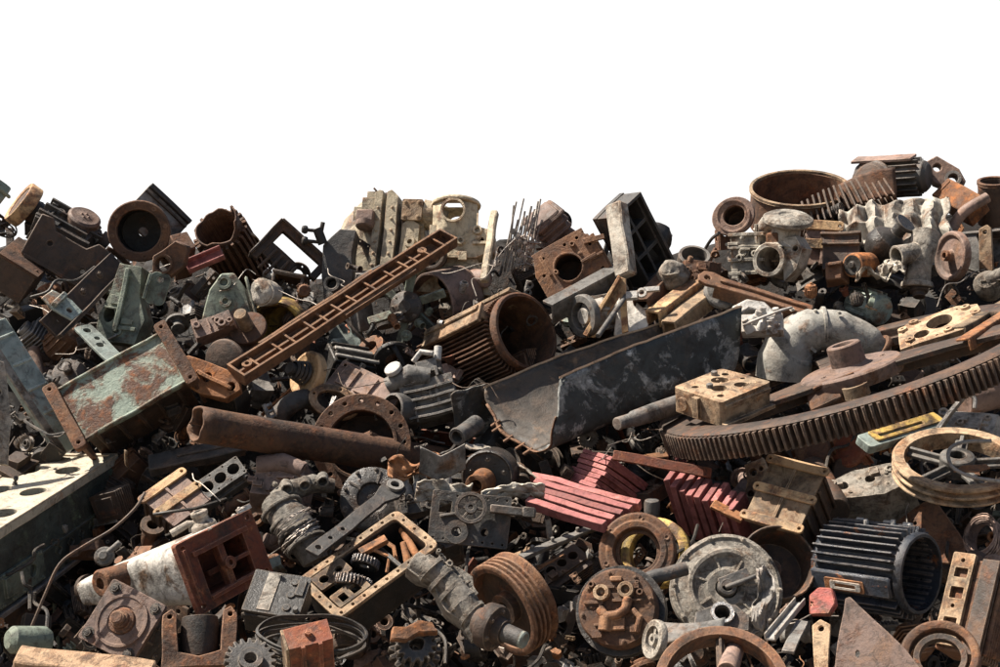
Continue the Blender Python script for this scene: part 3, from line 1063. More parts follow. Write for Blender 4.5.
# ---- spoked pulley in the clutter above the motor
t = thing('spoked_pulley', 'tan double-grooved spoked pulley lying nearly flat above the blue-black motor', 'pulley', 957, 463, .85, z=(.04, .86, .5), x=(1, .0, 0))
mb = MB()
prof = [(51, 6), (61, 7), (63, 5), (63, 3), (57, .5), (57, -.5), (63, -3), (63, -5), (57, -7.5), (57, -8.5), (63, -11), (63, -13), (51, -13)]
mb.rev(prof, n=60, closed=True)
t.part('rim', M['rust_tan'], mb, bev=.35)
mb = MB()
mb.rev([(17, -10), (17, 8), (14, 10), (8, 10), (8, -10)], n=22, closed=True)
for i in range(5):
    a = Matrix.Rotation(R(12 + 72 * i), 4, 'Z')
    mb.box((35, 0, -3), (40, 13, 4), a)
    mb.box((35, 0, -1), (40, 4, 10), a)
t.part('spokes', M['grey'], mb, bev=.8)
# ================================================================ left side and middle
# ---- green chipped crate with rusty end flanges
t = thing('green_crate', 'chipped pale green steel box with rusty flange bars along two of its edges', 'steel box', 122, 386, .55, z=(-.27, .36, .89), x=(.87, .49, .04))
mb = MB()
mb.box((0, 0, -3), (112, 64, 6))
mb.box((0, 31, 1), (112, 3, 4))
mb.box((0, -31, 1), (112, 3, 4))
t.part('front_panel', M['green'], mb, bev=1, warp=1.2, sub=14)
mb = MB().box((0, 2, -40), (110, 56, 68))
for i in range(5):
    mb.box((-44 + i * 22, -26, -36), (4, 6, 60))
t.part('body', M['rust_dk'], mb, bev=1, warp=1.2, sub=14)  # dark material paints the shade of the underside into the body
for x, w in ((-62, 13), (62, 13)):
    mb = MB()
    mb.plate(rect(-w / 2, -39, w / 2, 39, 3), [circ(0, -33, 2, 8), circ(0, 33, 2, 8)], -1, 8, F((x, 0, 0)))
    mb.box((x, 0, -30), (4, 70, 60))
    t.part('end_flange', M['rust'] if x < 0 else M['rust'], mb, bev=1, warp=1.2, sub=12)

# ---- blue grey post at the edge
t = thing2('channel_post', 'long faded blue-grey channel post leaning at the edge of the heap', 'post', (-6, 322), (76, 448), .7, .1, up=(.5, .25, .83))
mb = MB()
L = t.L
mb.box((L / 2, 0, 0), (L, 26, 4))
mb.box((L / 2, 12, -8), (L, 4, 18))
mb.box((L / 2, -12, -8), (L, 4, 18))
for q in (.12, .33, .52, .7):
    mb.box((L * q, 0, 2.5), (3, 22, 2))
t.part('post', M['bluegrey'], mb, bev=.8, warp=1, sub=16)
mb = MB().box((L / 2, -17, 1), (L * .99, 8, 3))
t.part('flange', M['stone'], mb, bev=.6, warp=1, sub=16)
t = thing('side_plate', 'tall dirty pale plate standing at the very edge under the blue-grey post', 'plate', -4, 412, .62, z=(.2, .2, .95))
mb = MB().plate([(-30, -50), (12, -54), (14, -10), (8, 52), (-30, 60)], [circ(2, 20, 3)], -4, 0)
t.part('side_plate', M['stone'], mb, warp=2, sub=12)

# ---- gearbox at the crest on the left, with the trough-like bracket under it
t = thing('crest_gearbox', 'dark grey gearbox casting with a round cap, high on the crest', 'gearbox', 72, 222, .3, z=(.3, .8, .55), x=(.85, -.45, .2))
mb = MB()
mb.box((0, 0, -14), (62, 44, 28), I4, (.8, .8))
for y in (-14, 0, 14):
    mb.box((-4, y, 2), (52, 2.5, 7))
mb.box((0, -22, -6), (58, 4, 16))
bosses(mb, -28, -20, 28, 20, 14, random.Random(3), z=0)
mb.cyl((30, 8, -6), (40, 8, -8), 9)
mb.cyl((32, -12, -10), (44, -14, -14), 7)
t.part('casing', M['grey_dk'], mb, bev=1, warp=1.6, sub=14)
mb = MB().rev([(17, -8), (16.5, 7), (14, 9), (8, 8.4), (7, 9), (0, 9)], F((8, 8, 0)), 28)
for x, y in ring_of(4, 3.6):
    mb.bolt((x + 8, y + 8, 9), 1.2, 1.2)
t.part('cap', M['mauve'], mb, bev=.5)
t = thing('dark_bracket', 'wide dark brown sheet bracket directly beneath the crest gearbox', 'bracket', 68, 254, .38, z=(-.1, .12, .98), x=(.86, -.5, .1))
mb = MB()
mb.plate([(-40, -22), (36, -24), (40, 6), (34, 22), (20, 24), (12, 14), (-22, 14), (-30, 24), (-42, 22)], [circ(-20, 0, 2.5), circ(20, -8, 2.5)], -6, 0)
mb.box((0, -22, -12), (74, 4, 24))
t.part('dark_bracket', M['rust_dk'], mb, bev=1, warp=1.5, sub=14)
t = boxfit('brown_box', 'brown sheet-metal box with a worn lid below the crest gearbox', 'box', (37, 277), (17, -18), (-36, -21), (-16, 26), .42)
w, h, l = t.dims
mb = MB().box((w / 2, h / 2 + 2, l / 2), (w, h, l))
t.part('box', M['rust_dk'], mb, bev=1, warp=.8)
mb = MB().plate(rect(-1, -1, w + 1, l + 1, 1.5), [circ(w * .4, l * .45, 2), circ(w * .55, l * .55, 1.5)], -2, 1, TOPF)
mb.bolt((w * .15, l * .1, 1), 1.5, 1, TOPF)
t.part('lid', M['rust'], mb, bev=.6, warp=.5)
t = thing('edge_roller', 'ochre-brown flat roller standing edge-on beside the crest gearbox', 'wheel', 24, 205, .3, z=(-.8, .58, .14), x=(.6, .8, 0))
mb = MB().rev([(17, 6), (22, 7), (23, 5), (23, -6), (21, -7), (17, -6)], n=34, closed=True)
t.part('rim', M['ochre'], mb, bev=.5)
mb = MB().rev([(0, 5), (20, 5), (20, -5), (12, -7), (12, -30), (0, -30)], n=26)
t.part('web', M['rust_dk'], mb, bev=.5)
t = thing('clutter_casting', 'dark knobbly casting between the ochre-brown roller and the crest gearbox', 'casting', 42, 216, .2, z=(-.2, .4, .9), x=(.9, -.4, 0))
t.part('clutter_casting', M['black'], bosses(MB().box((0, 0, -12), (34, 34, 26), I4, (.8, .8)), -14, -14, 14, 14, 14, random.Random(71)), bev=1, warp=2, sub=8)
t = thing('green_casting', 'pale green corner casting poking in at the edge of the crest', 'casting', 0, 193, .25, z=(.5, .5, .7), x=(.8, -.5, 0))
mb = MB().box((-6, 0, -10), (30, 34, 22), I4, (.8, .8))
mb.box((0, 0, 2), (20, 4, 4))
t.part('green_casting', M['greengrey'], mb, bev=1.5, warp=2, sub=9)

# ---- round flanged cylinder with a small light hole and the square plate behind it
t = thing('flanged_cylinder', 'round flanged cylinder with a black bore and a small see-through hole', 'cylinder', 139, 231, .3, z=(-.12, .02, .99))
mb = MB()
mb.rev([(21, -2), (22, 1), (30, 1.5), (31, 0), (31, -6), (28, -8), (27, -34), (23, -36)], n=40)
mb.rev([(4.8, -36), (24, -36)], n=40)
for x, y in ring_of(8, 26.5, .2):
    mb.ring(2, 1, 1, 2, F((x, y, 0)), n=8)
t.part('flange', M['rust'], mb, bev=.4, warp=.4)
mb = MB()
mb.rev([(21.5, -2), (21, -20), (20.5, -33), (4.9, -34), (4.8, -36.4)][::-1], n=40)
t.part('bore', M['black'], mb, bev=0)
t = thing('square_plate', 'square grey mounting plate set diagonally behind the flanged cylinder', 'plate', 157, 218, .08, z=(.35, .3, .88), x=(.75, -.66, 0))
mb = MB().plate(rect(-27, -24, 27, 24, 2), [circ(-8, -4, 14, 24)], -5, 0)
t.part('edge_bar', M['grey_dk'], MB().box((0, 21, 2.2), (54, 5, 5.6)), bev=.6, warp=.8)
t.part('edge_bar', M['grey_dk'], MB().box((0, 14, 1.4), (54, 2, 3.6)), bev=.4, warp=.8)
t.part('plate', M['grey'], mb, bev=.8, warp=.8, sub=14)
t = boxfit('bearing_bracket', 'brown bearing bracket with a bored eye beside the flanged cylinder', 'bracket', (181, 250), (12, -3.5), (-8, -14), (-4, 30), .42)
w, h, l = t.dims
mb = MB().box((w / 2, h / 2, l / 2), (w * 1.4, h, l * 1.2))
mb.rev([(12, 0), (11, 6), (7, 6), (6.5, 0), (0, 0)], F((-4, h * .55, l * .5), (-1, .1, -.3), (0, 0, 1)), 20)
t.part('bearing_bracket', M['rust'], mb, bev=1, warp=1, sub=10)
t = thing('bushing', 'brown cast lever with a round bored eye under the square plate', 'lever', 166, 262, .5, z=(-.3, .05, .95))
mb = MB().plate([(-14, -14), (2, -16), (18, -4), (22, 16), (10, 22), (-4, 12), (-14, 6)], [circ(-3, -2, 7.5, 16)], -12, 0)
mb.ring(10, 7.5, 0, 3, F((-3, -2, 0)), n=18)
t.part('bushing', M['rust'], mb, bev=1, warp=1)

# ---- chipped green pillar casting
t = thing('green_pillar', 'chipped grey-green pillar casting standing upright in the clutter', 'casting', 124, 304, .32, z=(-.35, .22, .9), x=(.97, -.2, 0))
mb = MB()
mb.plate([(-22, -40), (20, -40), (24, -12), (14, 10), (10, 40), (-14, 42), (-16, 10), (-24, -14)], [circ(-13, -12, 6, 14, 8)], -30, 0)
t.part('rib', M['greengrey'], MB().box((-2, 4, 2.3), (5, 66, 5)), bev=.8, warp=2, sub=9)
mb.box((6, -24, 1), (24, 4, 4))
bosses(mb, -12, -30, 12, 36, 8, random.Random(9))
t.part('body', M['greengrey'], mb, bev=1.2, warp=2, sub=9)
t = thing('link_plate', 'pale rounded link plate with a folded lip beside the grey-green pillar', 'plate', 158, 287, .4, z=(-.1, .1, .97), x=(.95, -.28, 0))
mb = MB().plate(rect(-10, -18, 10, 15, 6, 5), [circ(0, 8, 3)], -3, 0)
mb.box((-9.5, -2, 3), (3, 26, 6))
t.part('link_plate', M['greengrey'], mb, warp=.8)
t = thing2('dark_beam', 'dark brown flat beam sloping down from the crest behind the green box', 'beam', (118, 262), (48, 330), .32, .42, up=(.6, .45, .66))
mb = MB().box((t.L / 2, 0, 0), (t.L, 24, 4))
mb.box((t.L / 2, 11, 5), (t.L, 4, 8))
for q in (.25, .5, .75):
    mb.bolt((t.L * q, -4, 2), 3, 2)
t.part('dark_beam', M['rust_dk'], mb, bev=.8, warp=1, sub=16)
t = thing('painted_scrap', 'small light blue and orange painted offcut lying on the dark beam', 'offcut', 62, 304, .52, z=(.3, .6, .74), x=(.8, -.5, .2))
mb = MB().plate([(-20, -8), (-4, -12), (18, -9), (20, 8), (4, 12), (-18, 8)], [circ(10, 0, 3)], -3, 0)
mb.box((-4, 0, 3), (6, 20, 6))
t.part('painted_scrap', M['bluegrey'], mb, warp=2, sub=8)
t = thing2('angle_bracket', 'pale angled bracket strip with slots beside the green box', 'bracket', (82, 326), (118, 362), .42, .42, up=(.3, .6, .73))
mb = MB().plate(rect(0, -10, t.L, 10, 3), [circ(10, 0, 4), circ(26, 2, 3), circ(38, -1, 4)], -2, 1)
mb.box((t.L / 2, 9, -8), (t.L, 3, 16))
t.part('angle_bracket', M['bluegrey'], mb, warp=1, sub=12)
t = thing('orange_hub_bracket', 'orange-rusty lug bracket with bored holes beside the green box', 'bracket', 206, 376, .5, z=(-.25, .3, .92), x=(.8, -.5, 0))
mb = MB().plate([(-34, -6), (-26, -16), (6, -18), (30, -12), (38, 4), (28, 16), (-2, 14), (-28, 10)], [circ(-24, -2, 4, 10), circ(2, 0, 5, 12), circ(28, 2, 4.5, 10)], -14, 0)
mb.box((10, 0, 2), (40, 4, 5))
t.part('orange_hub_bracket', M['rust_or'], mb, warp=1.6, sub=12)

# ---- disc on a shaft with flange
t = thing('shaft_disc', 'plain brown disc on a flanged shaft at the lower end of the rack beam', 'disc', 224, 364, .3, z=(-.62, -.15, .77), x=(0, 1, 0))
mb = MB().rev([(0, 0), (23, 0), (25, -1.5), (25, -5), (22, -6), (0, -6)], n=36)
t.part('disc', M['rust_dk'], mb, bev=.5)
mb = MB().rev([(11, -6), (11, -18), (9, -20), (9, -34), (18, -36), (19, -38), (19, -42), (0, -42)], n=24)
t.part('shaft', M['rust'], mb, bev=.5)
t = thing('flange_hub', 'round rusty flange with a stubby shaft just above the brown disc', 'flange', 248, 328, .34, z=(-.3, .55, .78))
t.part('shaft', M['rust_tan'], MB().rev([(0, 26), (6, 26), (7, 24), (7, 3)][::-1], n=18), bev=.3)
mb = MB().rev([(0, 3), (9, 2), (16, 2), (19, 1), (19.5, -2), (18, -4), (0, -4)][::-1], F((0, 0, 0)), 26)
t.part('flange', M['rust'], mb, bev=.5)
t = thing('yellow_bowl', 'yellowish worn bowl-shaped drum with a dark mouth under the rack beam', 'drum', 276, 328, .1, z=(-.25, -.2, .94))
mb = MB().rev([(16, -30), (22, -2), (24, 0), (27, 0), (28, -3), (27, -30), (20, -38), (0, -38)][::-1], n=32)
t.part('yellow_bowl', M['yellow'], mb, bev=.4, warp=1)
t = thing('grooved_roller', 'ochre-edged grooved wheel with a coil beside it below the rack beam', 'wheel', 306, 374, .3, z=(-.76, .28, .58), x=(.3, .9, 0))
mb = MB().rev([(0, 0), (17, 0), (21, 2), (24, 1), (24, -7), (21, -8), (17, -7), (0, -7)], n=34)
t.part('wheel', M['ochre'], mb, bev=.5)
mb = MB()
for i in range(4):
    mb.rev([(11 - i, 1 + i * 4), (13 - i, 3 + i * 4), (11 - i, 5 + i * 4)], n=22)
mb.cyl((0, 0, 0), (0, 0, 22), 7, 6)
t.part('coil', M['grey_dk'], mb, bev=.3)

# ---- black motor box and mauve grille plate
t = boxfit('control_box', 'black ribbed control box with pale worn top edges under the rack beam', 'box', (335, 360), (43, 8), (-8, -18), (2, 34), .2)
w, h, l = t.dims
mb = MB().box((w / 2, h / 2, l / 2), (w, h, l))
for i in range(5):
    mb.box((w * (i + .5) / 5, h * .5, -1), (3, h * .8, 3))
for i in range(4):
    mb.box((w / 2, -2, l * (i + .5) / 4), (w * .9, 4, l * .1))
t.part('casing', M['black'], mb, bev=1, warp=1.2, sub=10)
mb = MB()
mb.box((w / 2, -5, 2), (w * 1.02, 2.5, 4))
mb.box((w / 2, -5, l * .5), (w * .9, 2.5, 5))
t.part('top_rail', M['grey_lt'], mb, bev=.4, warp=1, sub=10)
t = thing('grille_plate', 'faded brown plate with raised panels next to the black control box', 'plate', 366, 386, .3, z=(-.1, .6, .79), x=(.82, -.45, .3))
mb = MB().plate(rect(-38, -17, 38, 17, 2), [circ(-33, 12, 2), circ(33, 12, 2), circ(33, -12, 2)], -4, 0)
for x in (-22, 0, 22):
    mb.box((x, 0, 1.2), (16, 24, 2.4))
mb.box((0, -17, -6), (76, 3, 12))
t.part('grille_plate', M['mauve'], mb, bev=.8, warp=.8, sub=14)
t = thing('ochre_gasket', 'flat ochre oval flange ring above the end of the long pipe', 'flange', 334, 401, .28, z=(-.1, .45, .88), x=(.9, -.42, .2))
mb = MB().plate(circ(0, 0, 27, 30, 18), [circ(0, 0, 18, 24, 11)] + [circ(22.5 * math.cos(a), 14.5 * math.sin(a), 1.6, 6) for a in (0, 1.57, 3.14, 4.71)], -5, 0)
t.part('ochre_gasket', M['rust_tan'], mb, bev=.7, warp=.6)
t = thing('bolted_flange', 'big rust-brown bolted flange ring mostly behind the long steel pipe', 'flange', 361, 443, .2, z=(-.1, .12, .98))
H = [circ(x, y, 2.2, 8) for x, y in ring_of(16, 43)]
mb = MB().plate(circ(0, 0, 50, 56), [circ(0, 0, 33, 44)] + H, -7, 0)
mb.ring(36, 33, 0, 3, n=44)
t.part('bore', M['rust_dk'], MB().rev([(33.2, -6), (33, -40), (0, -40)][::-1], n=40), bev=0)
t.part('flange', M['rust'], mb, bev=.6, warp=.5)
t = thing('curved_pipe', 'dark curved cast pipe rising just behind the long steel pipe', 'pipe', 300, 408, .2)
mb = MB().tube(curve_pts([(-40, -26, -6), (-22, -8, 4), (-6, 6, 4), (10, 8, -4), (24, -4, -12), (28, -24, -16)], 20), 10, 14, wall=2)
t.part('curved_pipe', M['grey_dk'], mb, bev=0, warp=1)

# ---- engine cylinder head with four bores and the rocker casting
t = thing('cylinder_block', 'small dark engine block showing a row of four round bores', 'engine block', 214, 482, .38, z=(-.25, .5, .83), x=(.86, .46, -.2))
mb = MB().plate(rect(-33, -12, 33, 12, 2), [circ(-23 + 15.4 * i, 0, 6.2, 18) for i in range(4)] + [circ(-30 + 15.2 * i, y, 1.1, 6) for i in range(5) for y in (-9.5, 9.5)], -22, 0)
mb.box((0, -13, -12), (60, 4, 8))
bosses(mb, -30, -20, 30, -4, 6, random.Random(2), M=F((0, -12, 0), (0, -1, 0), (1, 0, 0)))
t.part('cylinder_block', M['grey_dk'], mb, bev=.5, warp=.8)
t = thing('rocker_casting', 'brown dusty casting with a rounded back under the long steel pipe', 'casting', 279, 476, .42, z=(-.2, .5, .84), x=(.9, -.2, .1))
mb = MB().box((0, -4, -16), (60, 46, 32), I4, (.82, .8))
mb.tube([(-24, 10, 0), (0, 14, 2), (24, 8, 0)], 9, 12)
bosses(mb, -26, -20, 26, 16, 14, random.Random(6))
t.part('rocker_casting', M['mauve'], mb, bev=2, warp=2.5, sub=9, rough=.4)
t = boxfit('dark_slab', 'dark flat slab wedged beneath the long steel pipe end', 'slab', (222, 462), (24, -10), (-90, 14), (-4, 12), .2) if False else thing('dark_slab', 'dark grey flat slab wedged beneath the torn pipe end', 'slab', 196, 452, .2, z=(-.2, .7, .68), x=(.96, .2, .1))
mb = MB().box((0, 0, -5), (96, 22, 10))
mb.box((10, 0, 1), (60, 5, 3))
t.part('dark_slab', M['grey_dk'], mb, bev=1, warp=1.5, sub=14)

# ---- wound cylinder, linkage arm and clutter right of the white housing
t = thing('wound_cylinder', 'dusty cylinder wound with loose wire between the white gearbox and the open gearbox', 'cylinder', 296, 528, .5, z=(.2, .3, .93), x=(.8, -.5, 0))
mb = MB().tube([(-30, 20, -20), (-8, 6, -4), (18, -10, 2), (34, -20, 0)], [16, 19, 17, 13], 18)
for i in range(4):
    mb.rev([(19, -2), (22, -1), (22, 2), (19, 3)], F((-22 + i * 13, 15 - i * 8.5, -13 + i * 5), (.8, -.5, .2), (0, 0, 1)), 20)
t.part('body', M['stone'], mb, bev=.6, warp=2, sub=10)
rng = random.Random(31)
mb = MB()
for i in range(9):
    pts = []
    ph = rng.uniform(0, 6)
    for j in range(26):
        a = ph + j * .5
        u = -10 + j * 1.1 + rng.uniform(-1, 1)
        pts.append(V((u, -u * .62, 0)) + V((.53 * math.cos(a), .85 * math.cos(a), math.sin(a))) * (20 + rng.uniform(-1, 3)))
    mb.tube(pts, .45, 4)
t.part('wire_winding', M['wire'], mb, bev=0)
t = thing('manifold', 'tan bumpy manifold casting just above the wound cylinder', 'manifold', 302, 492, .5, z=(0, .4, .9), x=(.95, .2, 0))
mb = MB().tube([(-28, -4, 0), (-10, 2, 4), (12, 6, 2), (32, 2, -4)], [9, 11, 10, 8], 14)
for x in (-16, 2, 20):
    mb.tube([(x, 4, 2), (x + 2, 6, 12), (x + 1, -2, 18)], [7, 6, 6], 12, wall=1.6)
bosses(mb, -26, -4, 26, 10, 8, random.Random(77), z=9)
t.part('manifold', M['stone'], mb, bev=.5, warp=2, sub=8, rough=.5)
t = thing2('linkage_arm', 'long dark linkage arm with an eye at its upper end beside the open gearbox', 'linkage', (312, 552), (398, 484), .72, .6, up=(-.2, .4, .9))
L = t.L
mb = MB().plate([(0, -7), (20, -8), (L - 34, -7), (L - 16, -13), (L, -11), (L + 8, 0), (L, 11), (L - 16, 12), (L - 34, 7), (10, 8), (0, 8)], [circ(L - 6, 0, 4.5, 14), circ(30, 0, 2.4), circ(50, 0, 2.4), circ(10, 0, 3)], -4, 0)
t.part('eye', M['grey'], MB().ring(9, 5, .2, 3.4, F((L - 6, 0, 0)), n=18), bev=.3)
mb.box((40, 0, -8), (22, 12, 10))
t.part('arm', M['grey_dk'], mb, bev=.6, warp=1, sub=14)
t = thing('dark_gear_case', 'dark oily round gear case behind the linkage arm', 'gear case', 372, 498, .42, z=(-.1, .25, .96))
mb = MB().rev([(0, -2), (14, -2), (16, 1), (30, 0), (33, -2), (33, -24), (0, -24)], n=34)
for x, y in ring_of(9, 29):
    mb.bolt((x, y, 0), 1.8, 1.8)
for i in range(5):
    mb.box((22, 0, 0), (14, 2, 3), Matrix.Rotation(R(72 * i), 4, 'Z'))
t.part('dark_gear_case', M['oil'], mb, bev=.5, warp=1.5)
t = thing('valve_cluster', 'cluster casting of pale upright valve stems above the open gearbox', 'valve block', 425, 492, .5, z=(0, .3, .95), x=(.95, .25, 0))
mb = MB().box((0, -8, -12), (64, 20, 22))
bosses(mb, -30, -16, 30, 0, 12, random.Random(14))
t.part('block', M['grey_dk'], mb, bev=1, warp=1.6, sub=10)
for i in range(6):
    mb = MB().rev([(5, 0), (5, 12), (3.4, 14), (3.4, 22), (0, 22)], F((-26 + i * 10, 0, -8), (.1 * (i % 3 - 1), .95, .25), (1, 0, 0)), 12)
    t.part('stem', M['grey_lt'], mb, bev=.4)

# ---- battery with beige stripe, belts, red box
t = boxfit('battery', 'black battery box with a beige stripe across its sloping lid', 'battery', (299, 616), (18, -34) , (-54, -4), (3, 24), .82) if False else thing('battery', 'black battery box with a beige stripe across its sloping lid', 'battery', 277, 594, .78, z=(-.05, .62, .78), x=(.92, -.18, .2))
mb = MB().box((0, 0, -18), (56, 50, 32))
mb.box((0, -26, -8), (58, 3, 8))
t.part('case', M['black'], mb, bev=1.2)
mb = MB().plate(rect(-29, -26, 29, 26, 2), [], -2, 1.4)
mb.box((22, 10, 2), (8, 20, 3))
for y in (-16, 0, 16):
    mb.rev([(4, 1.4), (4, 3), (0, 3)], F((14, y, 0)), 12)
t.part('lid', M['black'], mb, bev=.6, warp=.6)
mb = MB().box((-8, 0, 1.8), (13, 46, 1.2))
t.part('label_stripe', M['stone'], mb, bev=.2)
t.part('terminal', M['grey'], MB().cyl((24, -18, 1), (24, -18, 7), 3, 2.6), bev=.3)
for i in range(4):
    t = thing('drive_belt', ['black drive belt, topmost of the four looped under the battery', 'black drive belt with a pale edge, second of the four under the battery', 'black drive belt, third down of the four looped under the battery', 'black drive belt, lowest of the four looped under the battery'][i], 'belt', 312, 634 + i * 1.5, .95 - i * .012, z=(0, .78, .62), x=(1, -.08, 0), group='drive belts looped under the battery')
    rng = random.Random(40 + i)
    mb = MB().rev([(54 - i * 1.2, 0), (57 - i * 1.2, .5), (57 - i * 1.2, 3), (54 - i * 1.2, 3.5)], Matrix.Translation((0, 0, -i * 4)) @ Matrix.Diagonal((1, .5, 1, 1)), 60, True)
    t.part('drive_belt', M['rubber'], mb, bev=.2, warp=7, wf=.018)
t = boxfit('red_box', 'dark red steel box with a bare beige end at the bottom edge', 'box', (289, 650), (44, -10), (-6, -20), (3, 36), 1.08)
w, h, l = t.dims
mb = MB().box((w / 2, h / 2, l / 2), (w, h, l))
for q in (.3, .7):
    mb.box((w * q, h * .4, -1), (4, h * .8, 3))
mb.bolt((w * .5, l * .5, 0), 4, 5, TOPF)
t.part('box', M['rust_red'], mb, bev=1.2, warp=1, sub=12)
mb = MB().box((-1.5, h / 2, l / 2), (3, h * 1.02, l * 1.04))
t.part('end_plate', M['rust_tan'], mb, bev=.6)

# ---- rust clump gears
t = thing('gear_cluster', 'burnt orange and black gear cluster caked with swarf at the bottom middle', 'gear', 416, 646, .9, z=(.1, .4, .9))
mb = MB().plate(gear_outline(27, 21, 16), [circ(0, 0, 7)], -22, -6, Matrix.Rotation(R(8), 4, 'X'))
mb.plate(gear_outline(20, 15, 14), [circ(0, 0, 7)], -6, 6)
t.part('gear_cluster', M['oil'], mb, bev=.6, warp=2.5, sub=7, rough=1.2)
t = thing('rusty_shard', 'orange-rusty torn casting shard lying on the swarf-caked gear cluster', 'shard', 412, 630, 1.0, z=(.1, .6, .8), x=(1, .3, 0))
mb = MB().plate([(-24, -6), (-8, -10), (6, -4), (26, -8), (22, 6), (8, 10), (-6, 6), (-20, 8)], [], -7, 0)
t.part('rusty_shard', M['rust_or'], mb, bev=1, warp=4, sub=7, rough=.8)

# ---- gearbox plate with small pulley, bent sheet, oil drum with orange nozzle
t = thing('punched_plate', 'dark punched gearbox plate carrying a small spoked handwheel', 'plate', 468, 519, .62, z=(-.05, .12, .98), x=(1, -.12, 0))
mb = MB().plate(rect(-38, -26, 42, 26, 2), [rect(-30, 4, -18, 16, 1), circ(-8, -14, 5, 14), circ(18, -12, 4, 10)] + [circ(-33 + 10 * i, y, 1.3, 6) for i in range(8) for y in (-22, 22)], -5, 0)
mb.ring(12, 5, 0, 4, F((-10, -14, 0)), n=20)
mb.tube([(-28, 0, 1), (-14, 4, 2), (2, -2, 2)], 2, 6)
t.part('plate', M['grey_dk'], mb, bev=.6, warp=1, sub=14)
mb = MB()
a = F((2, 10, 10), (.05, .1, 1))
mb.ring(16, 12.5, -3, 3, a, n=30)
mb.ring(6, 2.5, -4, 4, a, n=16)
for i in range(6):
    mb.box((9, 0, 0), (8, 2.4, 3), a @ Matrix.Rotation(R(60 * i), 4, 'Z'))
t.part('handwheel', M['grey_dk'], mb, parent=t.parts[0][0], bev=.4)
mb = MB().box((44, 12, 6), (46, 8, 10))
mb.box((60, 12, 12), (12, 10, 4))
t.part('bar', M['grey_dk'], mb, bev=.8, warp=.6)
t = thing('nozzle_drum', 'short dark drum with an orange-rusty pipe stub poking from its face', 'drum', 487, 477, .52, z=(-.2, -.12, .97))
mb = MB().rev([(0, -2), (23, -2), (25, 0), (27, -2), (27, -34), (24, -38), (0, -38)], n=36)
for x, y in ring_of(5, 18, .3):
    mb.bolt((x, y, -2), 1.8, 1.6)
t.part('drum', M['oil'], mb, bev=.5)
mb = MB().rev([(13, -2), (12, 2), (11, 14), (11.5, 22), (10, 23), (6, 23), (5, 8), (0, 8)], F((-4, -4, 0), (-.12, -.1, 1)), 22)
t.part('pipe_stub', M['rust_or'], mb, bev=.5)


def sheet(name, label, mat, px, py, lift, fn, nu=22, nv=14, z=(0, 0, 1), x=(1, 0, 0), th=1.6, warp=1.5):
    t = thing(name, label, 'sheet metal', px, py, lift, z=z, x=x)
    mb = MB().grid(fn, nu, nv)
    t.part(name, mat, mb, bev=0, solid=th, warp=warp, sub=40, ang=55)
    return t


sheet('white_sheet', 'crumpled white sheet metal curled over the drum with the orange stub', M['dustwhite'], 512, 462, .5,
      lambda u, v: V((-46 + 84 * u, 18 * math.sin(1.1 + u * 2.3) - 22 * u + 6 * noise.noise(V((u * 5, v * 4, 1))) + 3 * noise.noise(V((u * 13, v * 9, 1))), -30 + 34 * v + 8 * math.sin(u * 5 + v * 2))), nu=34, nv=20)
sheet('curled_sheet', 'bent torn dark sheet metal behind the drum with the orange stub', M['trough'], 484, 424, .22,
      lambda u, v: V((-30 + 54 * u - 14 * v * u, 30 - 52 * v + 9 * math.sin(u * 3) + 5 * noise.noise(V((u * 5, v * 4, 3))), 12 * math.cos(u * 3.4) - 20 * v)), x=(.95, .1, 0), warp=4)
sheet('white_strip', 'flat dirty white metal strip under the handwheel', M['dustwhite'], 446, 494, .66,
      lambda u, v: V((-30 + 56 * u, 10 - 18 * v + 3 * math.sin(u * 6) + 4 * noise.noise(V((u * 7, v * 4, 2))), 6 - 12 * v + 6 * noise.noise(V((u * 6, v * 5, 6))))), z=(0, .3, .95), warp=3)
sheet('torn_strip', 'bright torn metal strip sticking out below the dark drum', M['dustwhite'], 516, 492, .6,
      lambda u, v: V((-34 + 62 * u, 12 * u - 8 * v + 5 * math.sin(u * 4) - 4 + 5 * noise.noise(V((u * 7, v * 4, 3))), 8 - 16 * v + 7 * noise.noise(V((u * 6, v * 5, 1))))), z=(0, .4, .9), warp=3)
sheet('orange_foil', 'crumpled orange and grey foil scrap at the far end of the long pipe', M['rust_or'], 415, 466, .62,
      lambda u, v: V((-24 + 46 * u, 9 - 18 * v + 5 * math.sin(u * 9 + v * 3), 9 * noise.noise(V((u * 6, v * 5, 4))))), warp=6)
sheet('grey_fold', 'folded grey sheet offcut lying over the far end of the long pipe', M['grey'], 440, 462, .66,
      lambda u, v: V((-20 + 44 * u, 14 - 26 * v + abs(u - .45) * 22 - 8, 14 - 10 * v)), warp=2)
t = thing('small_tube', 'short grey tube with a rusty mouth propped against the bent grey sheet', 'tube', 457, 437, .62, z=(-.5, -.35, .79))
mb = MB().rev([(6, 0), (9, 0), (9.5, -2), (8.5, -4), (9, -40), (6, -40)], n=20)
mb.rev([(6, 0), (5.8, -12), (0, -12)][::-1], n=20)
t.part('small_tube', M['grey'], mb, bev=.3, warp=.6)

